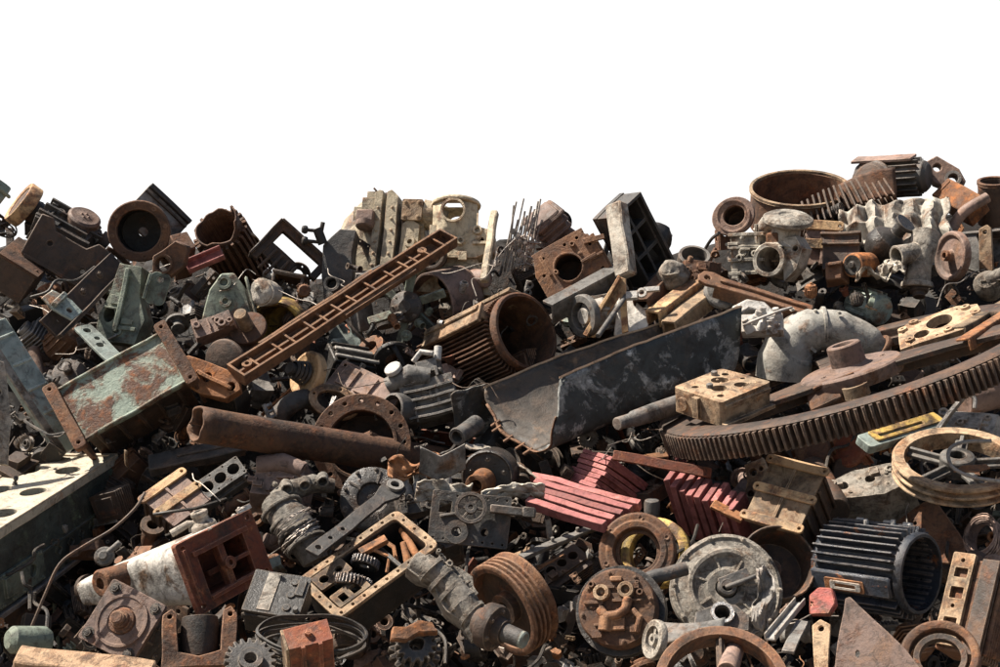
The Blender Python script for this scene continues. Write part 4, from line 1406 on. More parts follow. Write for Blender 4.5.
# ---- small finned engine in the middle
t = thing('small_engine', 'small grey finned engine with an open round port in the middle of the heap', 'engine', 414, 394, .32, z=(-.15, .25, .95), x=(.97, .22, 0))
mb = MB()
mb.box((14, -8, -16), (54, 40, 34))
for i in range(4):
    mb.box((16, -26 + i * 9, 2), (50, 2.4, 10))
mb.tube([(-24, 16, -6), (0, 20, 0), (18, 14, -4)], [9, 11, 9], 14)
mb.box((18, 26, -10), (30, 16, 16), I4, (.7, .8))
bosses(mb, -8, -24, 36, 26, 16, random.Random(18), z=1)
t.part('crankcase', M['grey'], mb, bev=1, warp=1.6, sub=9)
mb = MB().rev([(14, 4), (16, 3), (17, -2), (16, -26), (12, -26)], F((-22, -12, 6), (-.6, .05, .8)), 26)
mb.rev([(14, 4), (13, -8), (12, -24), (0, -24)][::-1], F((-22, -12, 6), (-.6, .05, .8)), 26)
t.part('port', M['grey_dk'], mb, bev=.4)
mb = MB().rev([(9, 0), (9, 4), (5, 6), (0, 6)], F((-14, 28, 4), (-.2, .6, .8)), 18)
mb.cyl((30, 30, -6), (34, 44, -6), 4)
mb.tube([(6, 34, -4), (16, 42, -2), (28, 36, 0)], 3, 8)
t.part('carburettor', M['grey_lt'], mb, bev=.5)

# ---- hub with vanes under the rack beam
t = thing('vane_hub', 'grey-green hub with six flat vanes in the shade beneath the rack beam', 'impeller', 406, 307, .2, z=(-.18, .05, .98))
mb = MB().rev([(0, 10), (6, 10), (8, 7), (13, 5), (16, 2), (16, -8), (0, -8)], n=28)
for x, y in ring_of(8, 12.5):
    mb.bolt((x, y, 4), 1.5, 1.5)
t.part('hub', M['grey_dk'], mb, bev=.5)
for i in range(6):
    mb = MB().box((28, 0, -4), (26, 9, 4), Matrix.Rotation(R(18 + 60 * i), 4, 'Z') @ Matrix.Rotation(R(24), 4, 'X'))
    t.part('vane', M['greengrey'], mb, bev=.7, warp=1, sub=8)
t = thing('drum_shell', 'brown rounded drum shell just behind the hub with six vanes', 'drum', 432, 304, .08, z=(-.75, -.2, .63), x=(0, 1, 0))
mb = MB().rev([(30, 0), (32, 0), (32, -40), (28, -46), (0, -46)], n=36)
mb.rev([(30, 0), (29, -38), (0, -40)][::-1], n=36)
t.part('drum_shell', M['mauve'], mb, bev=.3, warp=1.2)

# ---- step shaft beside the trough
t = thing2('stepped_shaft', 'grey stepped steel shaft lying along the foot of the scorched trough', 'shaft', (617, 424), (690, 401), .62, .42)
mb = MB().rev([(0, 0), (6, 0), (6.5, 1), (6.5, 22), (8, 24), (9.5, t.L * .5), (10.5, t.L), (0, t.L)], F((0, 0, 0), (1, 0, 0), (0, 1, 0)), 20)
t.part('stepped_shaft', M['grey'], mb, bev=.5)
# ================================================================ crest and right side
# ---- pink-red bars in three bundles
ORD = ['topmost', 'second', 'third', 'fourth', 'fifth', 'sixth', 'seventh', 'eighth', 'ninth', 'tenth', 'lowest']


def flat_bar(label, px, py, lift, z, x, w, h, l, group, off, skew=0.0):
    t = thing('flat_bar', label, 'metal bar', px, py, lift, z=z, x=x, group=group)
    rg = random.Random(hash((px, py, off[1] if off else 0)) % 1000)
    m = Matrix.Translation(V(off)) @ Matrix.Rotation(R(skew), 4, 'X') @ Matrix.Rotation(R(skew * .6), 4, 'Z')
    mb = MB().box((0, 0, -l / 2), (w, h, l), m)
    t.part('flat_bar', M['pink'], mb, bev=.5, warp=.8, sub=20)


for i in range(8):
    flat_bar('%s flat dusty red bar of the stepped bundle below the trough' % (ORD[i] if i < 7 else 'lowest'), 598, 455, .35 - .0 * i, (-.6, .43, .67), (.67, -.2, .72), 43, 4.6, 62, 'red bars in the bundle below the trough', (-1 * i + random.uniform(-2, 2), -5.2 * i, random.uniform(-2, 2)), random.uniform(-1, 1))
ORD2 = ['first', 'second', 'third', 'fourth', 'fifth', 'sixth', 'seventh', 'eighth', 'last']
for i in range(9):
    flat_bar('%s dark red bar of the upright row, counted from the stepped bundle' % ORD2[i], 672 + 7.9 * i, 473 + 3.4 * i, .42 + .012 * i, (-.25, .78, .57), (.9, -.3, .3), 6.6, 30, 62, 'red bars standing in the upright row', (0, random.uniform(-3, 3), random.uniform(-2, 1)), random.uniform(-1.5, 1.5))
for i in range(4):
    flat_bar('short red bar behind the cross rail, %s from the stepped bundle' % ORD2[i], 664 + 8.2 * i, 458 + 3 * i, .22, (-.25, .78, .57), (.9, -.3, .3), 6.6, 16, 50, 'red bars in the back row', (0, 0, 0), random.uniform(-1, 1))
for i in range(5):
    t = thing2('red_plank', 'long dusty pink-red plank in the flat fan, %s counted from the rust ring' % ORD2[4 - i], 'plank', (531 + 5 * (i % 2) - i, 474 + i * 6.2), (640 - 9 * i, 502 + i * 5.2), .4 + i * .045, .5 + i * .045, up=(-.3, .8, .5), group='red planks in the flat fan')
    mb = MB().box((t.L / 2, 0, -5), (t.L, 7.4, 11))
    t.part('red_plank', M['pink'], mb, bev=.5, warp=1.6, sub=16)
t = thing2('red_rail', 'dark red flat rail laid across the upright row of red bars', 'rail', (613, 455), (712, 473), .55, .52, up=(-.1, .3, .95))
mb = MB().box((t.L / 2, 0, 0), (t.L, 10, 4))
mb.box((t.L / 2, 4.5, -4), (t.L, 2, 8))
t.part('red_rail', M['rust_red'], mb, bev=.5, warp=1, sub=18)
t = thing2('ochre_strip', 'thin ochre strip tucked behind the dark red rail', 'strip', (632, 458), (668, 455), .3, .3, up=(0, .8, .6))
t.part('ochre_strip', M['rust_or'], MB().box((t.L / 2, 0, 0), (t.L, 9, 2)), warp=1.5, sub=10)
t = thing('red_end_plate', 'rust-red plate end at the far side of the upright red bars', 'plate', 728, 510, .5, z=(.2, .7, .68), x=(.85, -.5, .1))
t.part('red_end_plate', M['rust_or'], MB().box((0, 0, -2), (34, 12, 4)), warp=1)
t = thing('dark_canister', 'small dark grey canister between the stepped bundle and the upright red bars', 'canister', 652, 503, .35, z=(0, .95, .3))
t.part('dark_canister', M['grey_dk'], MB().rev([(0, -26), (8, -26), (8, 0), (7, 3), (4, 4), (0, 4)], n=18), bev=.4)
t = thing2('grey_rail', 'thin grey rail with bolts running towards the rust ring', 'rail', (521, 557), (600, 524), .5, .42, up=(-.2, .8, .55))
mb = MB().box((t.L / 2, 0, 0), (t.L, 9, 3))
mb.box((t.L / 2, 4, -4), (t.L, 2, 8))
for q in (.15, .4, .72):
    mb.rev([(2, 0), (2, 6), (0, 6)], F((t.L * q, 1, 0)), 8)
t.part('grey_rail', M['grey'], mb, bev=.4, warp=1, sub=18)
t = thing('ochre_scoop', 'small folded ochre scoop hanging below the thin grey rail', 'scoop', 552, 556, .42, z=(-.3, .4, .87))
mb = MB().grid(lambda u, v: V((-14 + 26 * u * (1 - .3 * v), 12 * u - 12 - 3 * v, 10 * abs(v - .5) * (1 - u))), 8, 8)
t.part('ochre_scoop', M['rust_or'], mb, bev=0, solid=1.5, warp=1)

# ---- the big beige machine
t = thing('beige_machine', 'large old beige machine casting with a bolted plate and split flange at the crest', 'machine', 384, 232, .12, z=(-.26, .3, .92), x=(1, -.02, .28))
mb = MB()
mb.tube([(-34, -46, -30), (-34, -10, -30), (-30, 14, -30), (-22, 34, -28)], [26, 25, 22, 14], 22)
mb.rev([(16, -50), (20, -30), (20, 6), (17, 12), (0, 12)], F((-30, 0, -26), (0, 1, 0), (1, 0, 0)), 24)
mb.plate([(1, -46), (1, 41), (5, 43), (9, 40), (13, 36), (13, -46)], [], -60, 6)
mb.plate([(-11, -46), (-12, 40), (-8, 43), (-4, 42), (-4, -46)], [], -60, 5)
mb.plate([(16, -40), (16, 34), (38, 30), (40, -4), (34, -40)], [], -50, -4)
mb.box((-16, -4, -22), (22, 82, 40))
mb.box((-18, 34, -20), (14, 24, 20))
mb.box((-30, 2, -26), (16, 60, 34), I4, (.9, .9))
for y in range(-36, 36, 12):
    mb.bolt((8, y, 6), 1.3, 1)
    mb.bolt((-7.5, y, 5), 1.2, 1)
mb.plate([(18, -34), (18, 8), (26, 14), (36, 8), (36, -18), (28, -34)], [circ(28, -10, 2)], -4, 2)
mb.rev([(6, 0), (5.5, 5), (2.6, 5), (2.2, 1), (0, 1)], F((29, -12, 2)), 16)
mb.tube([(34, 24, -10), (46, 22, -14), (58, 18, -18)], [14, 15, 14], 18)
t.part('casting', M['beige'], mb, bev=.8, warp=1.0, sub=12, rough=.25)
mb = MB()
mb.plate(rect(17, 12, 38, 34, 1.5), [], -2, 4)
for x, y in ((20.5, 15.5), (34.5, 15.5), (20.5, 30.5), (34.5, 30.5)):
    mb.bolt((x, y, 4), 1.7, 1.4)
t.part('bolted_plate', M['rust_tan'], mb, bev=.5)
mb = MB()
mb.box((-19, 14, 6), (18, 12, 12))
mb.rev([(10, 0), (9, 6), (5, 7), (0, 7)], F((-19, 8, 6), (0, -1, .2)), 16)
t.part('valve_box', M['mauve'], mb, bev=1, warp=1)
mb = MB()
mb.tube([(-14, 40, -10), (-15, 46, -10), (-18, 49, -8)], 1.2, 6)
mb.rev([(4, 0), (4, 4), (2, 6), (0, 6)], F((-5, 40, -14), (0, 1, 0)), 10)
mb.box((-5, 34, -14), (3, 14, 3))
t.part('fitting', M['rust'], mb, bev=.4)

t = thing('beige_housing', 'beige cast housing with a round see-through hole under its domed top', 'housing', 455, 237, .2, z=(-.12, .33, .93), x=(1, 0, .12))
mb = MB()
def ring_wall(r, z0, z1, ho, hr, ym):
    """a round wall pierced front and back"""
    pass
# upright drum with its top sheet; the hole passes through two opposite walls
def drum_pt(sign, x, y):
    x = max(-22, min(22, x))
    return V((x, y, sign * math.sqrt(max(0, 22.5 ** 2 - x * x))))
for sg in (1, -1):
    out = rect(-22, -26, 22, 34)
    n0 = len(mb.v)
    mb.plate(out + [], [circ(0, 20, 10.5, 26)], 0, 3)
    t0 = mb.v[n0:]
    for k in range(n0, len(mb.v)):
        q = mb.v[k]
        zz = math.sqrt(max(0, 23.5 ** 2 - min(23, abs(q.x)) ** 2))
        mb.v[k] = V((q.x, q.y, sg * (zz - 3 + q.z)))
mb.rev([(10, 0), (12, 0), (12.6, 3), (10.4, 3)], F((0, 20, 21.5), (0, .02, 1)), 26, True)
mb.rev([(19, 0), (24.5, 0), (25, 2), (24, 4), (19, 4)], F((0, 32, 0), (0, 1, 0), (1, 0, 0)), 32, True)
mb.plate([(-24, -26), (24, -26), (40, -18), (40, 2), (24, 6), (-24, 8)], [circ(28, -8, 3, 10)], -14, 14)
mb.plate([(-34, -60), (-14, -34), (-24, -24), (24, -26), (30, -40), (40, -64)], [circ(-3, -48, 11, 20)], -26, 10)
mb.plate([(-40, -30), (-24, -26), (-20, 2), (-24, 18), (-44, 10)], [circ(-30, -14, 12, 20)], -16, 12) if False else None
bosses(mb, 0, -26, 34, 4, 6, random.Random(3), z=14)
t.part('housing', M['beige'], mb, bev=.6, warp=.6, sub=12, rough=.2)
mb = MB().rev([(12, 0), (15, 1), (16, 4), (14, 6), (11, 6)], F((-18, -26, 18), (-.25, -.1, .95)), 26, True)
mb.rev([(11, 4), (11, -10), (0, -10)][::-1], F((-18, -26, 18), (-.25, -.1, .95)), 24)
t.part('port_ring', M['grey_dk'], mb, bev=.4)
t.part('drain_stub', M['mauve'], MB().rev([(9, -10), (9, 14), (7, 16), (0, 16)], F((24, -46, 10), (.75, -.3, .6), (0, 0, 1)), 18), bev=.6)
t = thing2('beige_bar', 'tall flaking beige bar standing upright beside the domed beige housing', 'bar', (484, 281), (494, 212), .32, .3, up=(-.2, .1, .97))
t.part('beige_bar', M['beige'], MB().box((t.L / 2, 0, 0), (t.L, 9, 7), I4, (1, .8)), bev=1.2, warp=1.4, sub=9)
t = thing('grey_side_plate', 'large smooth dark grey plate with a bored hole behind the rack beam', 'plate', 336, 262, .22, z=(-.2, .25, .95), x=(.98, .1, 0))
mb = MB().plate([(-18, -38), (12, -38), (20, -18), (44, -8), (60, -20), (60, -40), (-10, -48)], [circ(-7, -22, 5, 16)], -8, 0)
mb.plate([(-18, -10), (-12, 22), (6, 36), (22, 32), (16, 10), (12, -30), (-18, -36)], [], -30, -8)
mb.ring(8, 5, 0, 2, F((-7, -22, 0)), n=18)
t.part('grey_side_plate', M['grey_dk'], mb, bev=1, warp=1.5, sub=12)
t = thing('twin_knob_valve', 'black valve with two round knobs standing out from the grey plate', 'valve', 319, 236, .3)
mb = MB().cyl((-2, 8, 0), (4, -8, 0), 5, n=12)
for y in (5, -6):
    mb.tube([(-1, y, 0), (-12, y + 1, 2)], 2, 8)
    mb.rev([(0, 0), (3.8, .5), (4.4, 3), (3.4, 6), (0, 6.5)], F((-11, y + 1, 1.5), (-1, .1, .2)), 12)
mb.cyl((2, 4, 0), (4, 14, 0), 2.4, n=8)
t.part('twin_knob_valve', M['black'], mb, bev=.4)
t = thing('angle_iron_mount', 'dark brown angle-iron frame open to the sky at the crest', 'frame', 293, 255, .22, z=(.1, .25, .96), x=(.72, -.66, .1))
mb = MB()
mb.plate([(-32, -28), (-32, 20), (32, 20), (32, -4), (25, -4), (25, 12), (-24, 12), (-24, -28)], [], -12, 0)
mb.box((0, 20, -8), (64, 3, 22))
mb.box((-32, -4, -8), (3, 48, 22))
mb.box((-8, -12, -8), (34, 16, 14))
for i in range(4):
    mb.box((-16 + i * 9, -20, -2), (3, 26, 8))
t.part('angle_iron_mount', M['rust_dk'], mb, bev=.7, warp=1, sub=14)
t = thing('shade_box', 'dark open box in the shade inside the angle-iron frame', 'box', 286, 286, .2, z=(-.1, .3, .95), x=(.9, -.2, 0))
t.part('shade_box', M['rust_dk'], MB().plate(rect(-16, -16, 16, 14), [rect(-13, -13, 13, 11)], -28, 0).box((0, 14, -8), (34, 3, 18)), warp=1)

# ---- torn ribbed stator on the crest, left
t = thing('torn_stator', 'torn ribbed rust-brown stator shell tilting its open mouth at the sky', 'stator', 217, 226, .22, z=(-.36, .62, .69), x=(.8, .5, 0))
def st(u, v):
    a = 2 * PI * v
    tear = 9 * noise.noise(V((math.cos(a) * 1.7, math.sin(a) * 1.7, 4))) + (7 if .86 < v or v < .06 else 0)
    r = 23 - 1.5 * u
    return V((r * math.cos(a), r * math.sin(a), tear * (1 - u) - 78 * u))
mb = MB().grid(st, 14, 40)
for i in range(26):
    a = R(i * 360 / 26)
    if 10 < i < 12:
        continue
    mb.box((25, 0, -42), (6, 2, 66 + (i % 3) * 3), Matrix.Rotation(a, 4, 'Z'))
t.part('shell', M['rust'], mb, bev=0, solid=1.6, warp=1, sub=20, ang=40)
mb = MB()
for i in range(22):
    mb.tube(curve_pts([(24, -14 + i * .9, -20), (28, -12 + i * .8, -34), (27, -12 + i * .9, -52)], 6), .9, 5)
t.part('winding', M['rust_tan'], mb, bev=0, warp=3, sub=8)
t = thing('red_channel', 'short faded red channel with pale edges leaning on the torn stator', 'channel', 205, 261, .4, z=(-.2, .5, .84), x=(.92, .4, 0))
t.part('red_channel', M['pink'], MB().box((0, 0, 0), (38, 12, 2)).box((0, 6, 3), (38, 2, 8)).box((0, -6, 3), (38, 2, 8)), warp=.8)
t = thing('gusset_casting', 'grey-green triangular gusset casting in front of the torn stator', 'casting', 230, 298, .36, z=(-.15, .2, .97), x=(1, -.05, 0))
mb = MB().plate([(-27, -26), (-20, 8), (-10, 25), (2, 26), (14, 10), (26, -28)], [], -20, 0)
t.part('boss', M['greengrey'], MB().ring(7, 4, -.3, 5, F((-6, 15, 0)), n=16), bev=.3)
t.part('boss', M['greengrey'], MB().ring(6, 3, -.3, 4, F((-4, -4, 0)), n=16), bev=.3)
mb.box((20, -6, 2), (3, 44, 5), Matrix.Rotation(R(18), 4, 'Z'))
t.part('web', M['greengrey'], mb, bev=1.2, warp=1.5, sub=9)
t = thing('white_canister', 'small peeling white canister just above the rack beam', 'canister', 258, 292, .42, z=(-.55, .1, .83), x=(0, 1, 0))
t.part('white_canister', M['dustwhite'], MB().rev([(0, 1), (10, 0), (12.5, -2), (13, -20), (12, -24), (0, -24)][::-1], n=22).ring(14, 11, -8, -5, n=22).bolt((4, 2, .5), 2.4, 2), bev=.4, warp=2.6, sub=6, rough=.6)
t = thing('mixed_bearing', 'dark bearing block with bolts low behind the grey-green gusset', 'bearing block', 212, 324, .4, z=(-.2, .4, .9), x=(.9, .3, 0))
t.part('mixed_bearing', M['mauve'], bosses(MB().box((0, 0, -9), (44, 22, 18), I4, (.9, .8)), -20, -9, 20, 9, 10, random.Random(55)), bev=1, warp=1.6, sub=9)

# ---- rod rack and ribbed cylinder, block with the round hole
t = thing('rod_bundle', 'tangle of thin bright rods and levers standing against the sky', 'rod rack', 520, 232, .2, z=(-.1, .1, .98))
rng = random.Random(71)
mb = MB()
for i in range(13):
    x = -16 + i * 2.4
    mb.tube([(x - 3, -38 + rng.uniform(-4, 8), rng.uniform(-8, 6)), (x + 4, -6, rng.uniform(-6, 6)), (x + 9 + rng.uniform(-2, 4), 20 + rng.uniform(-8, 14), rng.uniform(-8, 4))], rng.uniform(.7, 1.3), 6)
for i in range(10):
    p = V((rng.uniform(-14, 12), rng.uniform(-34, 6), 4))
    mb.tube([p, p + V((rng.uniform(6, 16), rng.uniform(-6, 8), rng.uniform(-4, 4)))], 1, 6)
    mb.bolt(p, 2.2, 2)
t.part('rod_bundle', M['wire'], mb, bev=0)
t = thing('ribbed_cylinder', 'dusty brown ribbed engine cylinder leaning back beside the thin bright rods', 'cylinder', 541, 214, .22, z=(-.45, .72, .53), x=(.75, .6, -.2), k=1.15)
mb = MB().box((0, 0, -30), (26, 26, 60))
for i in range(4):
    mb.box((0, 0, -4 - i * 8), (34 - i, 30, 4))
mb.box((0, 0, -46), (38, 28, 10))
t.part('ribbed_cylinder', M['mauve'], mb, bev=1.4, warp=1.6, sub=9)
t = thing('curved_bracket', 'small dark curved clip behind the ribbed engine cylinder', 'clip', 560, 222, .02)
t.part('curved_bracket', M['black'], MB().rev([(8, -2), (12, -3), (12, 3), (8, 2)], n=18, closed=True, a0=-.9, a1=2.2), bev=.4)
t = thing('holed_block', 'rusty brown engine casting with one large round hole and bolt holes', 'engine block', 570, 266, .32, z=(-.12, .25, .96), x=(.88, .46, -.1))
w, h = 66, 56
mb = MB().plate([(-34, -26), (-36, 8), (-28, 26), (24, 28), (34, 16), (34, -20), (26, -28)], [circ(-2, 0, 14, 28)] + [circ(x, y, 1.8, 7) for x, y in ((-28, -20), (-28, 4), (-20, 20), (20, 22), (28, 10), (28, -18), (4, -22), (-14, -22), (6, 22))], -8, 0)
mb.box((0, 27, -18), (58, 4, 36))
mb.box((35, -2, -20), (4, 42, 36))
mb.box((30, 20, 1), (22, 5, 4), Matrix.Rotation(R(-14), 4, 'Z'))
mb.box((-22, 12, 1), (3, 22, 3))
mb.rev([(16, 0), (15.5, 2), (14, 2)], F((-2, 0, 0)), 28)
bosses(mb, -30, -24, 30, 22, 8, random.Random(3), big=3)
t.part('face', M['rust'], mb, bev=1, warp=1.2, sub=12)
t.part('body', M['rust_dk'], MB().plate(rect(-32, -24, 32, 24), [circ(-2, 0, 16, 24)], -40, -8).box((0, 0, -42), (64, 48, 4)), bev=1)
t = thing2('pale_channel', 'pale grey channel iron with a dark hollow lying under the holed engine casting', 'channel', (548, 304), (622, 264), .4, .32, up=(-.2, .75, .63))
L = t.L
t.part('pale_channel', M['grey'], MB().box((L / 2, 0, 0), (L, 14, 3)).box((L / 2, -6, -10), (L, 2.5, 20)).box((L / 2, 0, -20), (L, 14, 3)), bev=.5, warp=.8, sub=16)
# ---- ribbed surface plate (the big grey wedge)
t = thing('surface_plate', 'big dark grey cast surface plate tipped on edge showing ribbed pockets', 'surface plate', 640, 240, .3, z=(.72, .06, .69), x=(.45, -.78, -.3))
w, h = 84, 46
H = []
for i in range(3):
    for j in range(2):
        H.append(rect(-w / 2 + 4 + i * 26.6, -h / 2 + 4 + j * 20, -w / 2 + 27 + i * 26.6, -h / 2 + 21 + j * 20))
mb = MB().plate(rect(-w / 2, -h / 2, w / 2, h / 2), [rect(-w / 2 + 3, -h / 2 + 3, w / 2 - 3, h / 2 - 3)], -16, 8)
mb.plate(rect(-w / 2 + 2.9, -h / 2 + 2.9, w / 2 - 2.9, h / 2 - 2.9), H, -14, 2)
mb.plate(rect(-w / 2 - 1, -h / 2 - 1, w / 2 + 1, h / 2 + 1), [], -22, -16)
t.part('surface_plate', M['grey_dk'], mb, bev=.7, warp=.6, sub=16)  # dark grey puts the shade of the pocketed side into the colour
t = boxfit('surface_plate_end', 'pale grey cast slab end', 'slab', (0, 0), (10, -10), (-10, -10), (0, 10)) if False else None
t = thing('slab', 'thick light grey cast slab standing on end against the ribbed surface plate', 'slab', 617, 238, .55, z=(-.62, .25, .74), x=(.32, -.94, .1))
mb = MB().box((0, 0, -7), (80, 19, 14), Matrix.Rotation(R(2), 4, 'Z'))
t.part('slab', M['dustwhite'], mb, bev=1.6, warp=1.4, sub=7, rough=.25)  # pale material paints sunlight onto the plate's left face
t = thing('crumpled_casing', 'crumpled dark casing peeking over the ribbed surface plate', 'casing', 660, 234, .1, z=(.3, .4, .86))
t.part('crumpled_casing', M['oil'], MB().rev([(0, 6), (10, 5), (15, -4), (17, -26), (12, -50), (0, -50)], F((0, 0, 0), (.4, .8, .2)), 20), bev=0, warp=6, sub=6, rough=1.5)
t = thing('dented_drum', 'dented grey drum half with rusty stains beside the crumpled casing', 'drum', 694, 255, .15, z=(.1, .8, .58), x=(1, 0, 0))
t.part('dented_drum', M['grey'], MB().rev([(14, 0), (17, 0), (17, -46), (14, -50), (0, -50)], n=24).rev([(14, 0), (13, -14), (0, -16)][::-1], n=24), bev=.4, warp=3, sub=9)
t = thing('burnt_casting', 'burnt rusty casting with torn lugs in front of the dented grey drum', 'casting', 697, 273, .32, z=(-.1, .3, .95))
t.part('burnt_casting', M['rust'], bosses(MB().box((0, 0, -14), (40, 34, 28), I4, (.7, .7)), -16, -14, 16, 14, 14, random.Random(8)), bev=1.2, warp=5, sub=7, rough=1)
t = thing('stone_lump', 'pale crusted lump of casting wedged below the ribbed surface plate', 'casting', 673, 274, .36, z=(-.2, .5, .84))
t.part('stone_lump', M['stone'], MB().rev([(0, 14), (8, 12), (13, 4), (14, -6), (10, -14), (0, -16)], n=18), bev=0, warp=7, wf=.06, sub=6, rough=1)

# ---- pale pump, ochre A-bracket and channels above the trough
t = thing('pale_pump', 'dirty white pump body with a wide ring flange above the trough', 'pump', 584, 316, .3, z=(-.75, -.1, .65), x=(0, 1, 0))
mb = MB().rev([(0, 2), (8, 2), (9, -4), (16, -8), (17, -22), (14, -26), (14, -46), (10, -60), (0, -60)][::-1], n=26)
for i in range(5):
    mb.box((17, 0, -22), (4, 3, 30), Matrix.Rotation(R(72 * i), 4, 'Z'))
bosses(mb, -10, -50, 10, -10, 8, random.Random(4), M=F((15, 0, 0), (1, 0, 0), (0, 1, 0)))
t.part('body', M['white'], mb, bev=.6, warp=1.6, sub=9)
t.part('ring_flange', M['grey'], MB().rev([(14, 4), (21, 4), (22, 2), (22, -2), (21, -4), (14, -4)], n=34, closed=True), bev=.4)
t = thing('ochre_bracket', 'ochre A-shaped angle bracket standing behind the trough rim', 'bracket', 614, 308, .36, z=(-.15, .2, .97))
mb = MB()
mb.plate([(-30, -28), (6, 32), (12, 30), (14, -24), (8, -26), (6, 12), (-20, -30)], [], -4, 0)
mb.plate([(-30, -28), (6, 32), (8, 30), (-26, -30)], [], -4, 10)
t.part('ochre_bracket', M['ochre'], mb, bev=.6, warp=1, sub=12)
t = thing('stained_sheet', 'stained dirty white sheet leaning inside the ochre bracket', 'sheet metal', 628, 310, .3, z=(-.1, .3, .95))
t.part('stained_sheet', M['white'], MB().plate([(-14, -26), (-10, 18), (4, 12), (22, -4), (18, -28)], [], -2, 0), warp=2, sub=8)
t = thing2('rod', 'round dark rod leaning across the ochre A-shaped bracket', 'rod', (598, 336), (626, 296), .46, .42, up=(0, 0, 1))
t.part('rod', M['grey'], MB().cyl((0, 0, 0), (t.L, 0, 0), 2.6, n=10), bev=0)
for i, (a, b, m, lb) in enumerate((((652, 312), (702, 276), 'ochre', 'ochre channel iron lying behind the trough rim, nearer the ochre bracket'), ((668, 322), (716, 284), 'rust_tan', 'tan channel iron lying behind the trough rim, nearer the tan round-ended bar'), ((640, 300), (662, 276), 'rust', 'short brown channel stub between the pale crusted lump and the ochre bracket'))):
    t = thing2('channel_iron', lb, 'channel', a, b, .38, .3, up=(-.3, .75, .6))
    L = t.L
    t.part('channel_iron', M[m], MB().box((L / 2, 0, 0), (L, 16, 3)).box((L / 2, -7.5, -8), (L, 2.5, 16)).box((L / 2, 7.5, -8), (L, 2.5, 16)), bev=.6, warp=1, sub=14)
t = thing('spring_clip', 'grey spring clip with an eye lying above the ochre bracket', 'clip', 642, 293, .46, z=(-.2, .4, .9))
t.part('spring_clip', M['grey_lt'], MB().ring(5, 2.6, -2, 2).box((10, 3, 0), (16, 5, 4)).box((-10, -2, 0), (12, 8, 6)), bev=.5)

# ---- ring flange, barrel, pump casting on the right crest
t = thing('pink_flange', 'pinkish round flange with an oval bore standing on the crest', 'flange', 733, 216, .16, z=(-.18, .2, .96), x=(.85, .5, 0))
t.part('pink_flange', M['mauve'], MB().plate(circ(0, 0, 22, 40, 19), [circ(1, 0, 11, 28, 10)], -7, 0).rev([(12.2, -6.5), (11.5, -34), (0, -34)][::-1], F((1, 0, 0)), 24).ring(17, 15, 0, 1.2, n=30), bev=.6, warp=.6)
t = thing('barrel', 'wide rusty open barrel ring at the top of the heap', 'barrel', 800, 188, -.1, z=(.03, .93, .36))
t.part('rim', M['rust_tan'], MB().ring(50, 46.6, -2.2, 1.2, n=56), bev=.5)
t.part('shell', M['rust'], MB().rev([(46, -38), (47.5, -20), (46.5, -2), (49, -2.1), (49, -38)], n=56).rev([(46, -38), (0, -38)], n=40), bev=.3, warp=1.2, sub=14)
t = thing('pump_casting', 'pale dusty pump casting with a dark round mouth and a mushroom top', 'pump', 777, 252, .32, z=(-.42, .05, .9))
mb = MB().rev([(13, 0), (17, 0), (18, -2), (17, -6), (15, -8), (18, -24), (20, -44), (0, -50)], F((-4, -8, 12)), 30)
mb.rev([(13, 0), (12.8, -30), (12, -42), (0, -42)][::-1], F((-4, -8, 12)), 28)
mb.box((-34, 0, -14), (36, 44, 34), I4, (.85, .85))
for i in range(4):
    mb.box((-32, -20 + i * 13, 2), (38, 3, 8))
mb.tube([(-22, 20, -6), (-16, 30, -8), (-4, 30, -8)], 8, 12)
mb.rev([(20, 0), (15, 4), (14, 18), (17, 24)], F((4, 8, -8), (.2, .95, .1), (1, 0, 0)), 24)
mb.plate([(10, -30), (24, -18), (30, 2), (22, 14), (10, 12)], [circ(22, 2, 3)], -16, 6)
bosses(mb, -50, -22, -20, 24, 14, random.Random(21), z=3)
t.part('casing', M['dustwhite'], mb, bev=1, warp=1.4, sub=9, rough=.3)
t.part('mushroom_flange', M['stone'], MB().rev([(0, 3), (8, 3), (10, 5), (20, 4), (25, 1), (25, -3), (21, -6), (12, -9), (10, -18)][::-1], F((10, 33, -4), (.25, .92, .3), (1, 0, 0)), 36), bev=.5, warp=.6)
t.part('clay_boss', M['rust_or'], MB().box((-2, 13, 2), (14, 12, 12)), bev=1.5, warp=1)
t = thing2('round_end_bar', 'long brown link bar with a rounded eye sloping below the pump casting', 'link bar', (704, 276), (812, 310), .5, .45, up=(.1, .8, .6))
L = t.L
mb = MB().plate([(-6, 0), (-2, 9), (8, 11), (20, 8), (L, 8), (L, -7), (20, -8), (6, -10), (-3, -7)], [circ(4, 0, 3.4, 12)], -4, 0)
mb.box((L * .55, 0, 1.5), (L * .8, 3, 3))
mb.box((L * .55, -7, -8), (L * .85, 3, 16))
t.part('round_end_bar', M['rust'], mb, bev=.6, warp=1, sub=14)
t = thing('disc_plate', 'grey disc with a raised boss beneath the eye of the brown link bar', 'disc', 722, 292, .36, z=(.3, .55, .78))
t.part('boss', M['rust'], MB().rev([(0, 3), (5, 3), (6, 1)][::-1], n=16), bev=.3)
t.part('disc', M['grey'], MB().rev([(0, .9), (16, 1), (18, -1), (18, -5), (0, -5)], n=26), bev=.4)
t = thing('hood', 'pale grey open hood bent into an arch above the scorched trough', 'hood', 752, 312, .5, z=(-.2, .5, .84), x=(.95, -.3, 0))
t.part('hood', M['grey_lt'], MB().plate([(-26, -22), (-22, 4), (-10, 15), (8, 14), (22, 4), (26, -14), (16, -12), (8, 2), (-4, 4), (-12, -6), (-14, -24)], [], -16, 0), bev=2, warp=1, sub=10, segs=2)
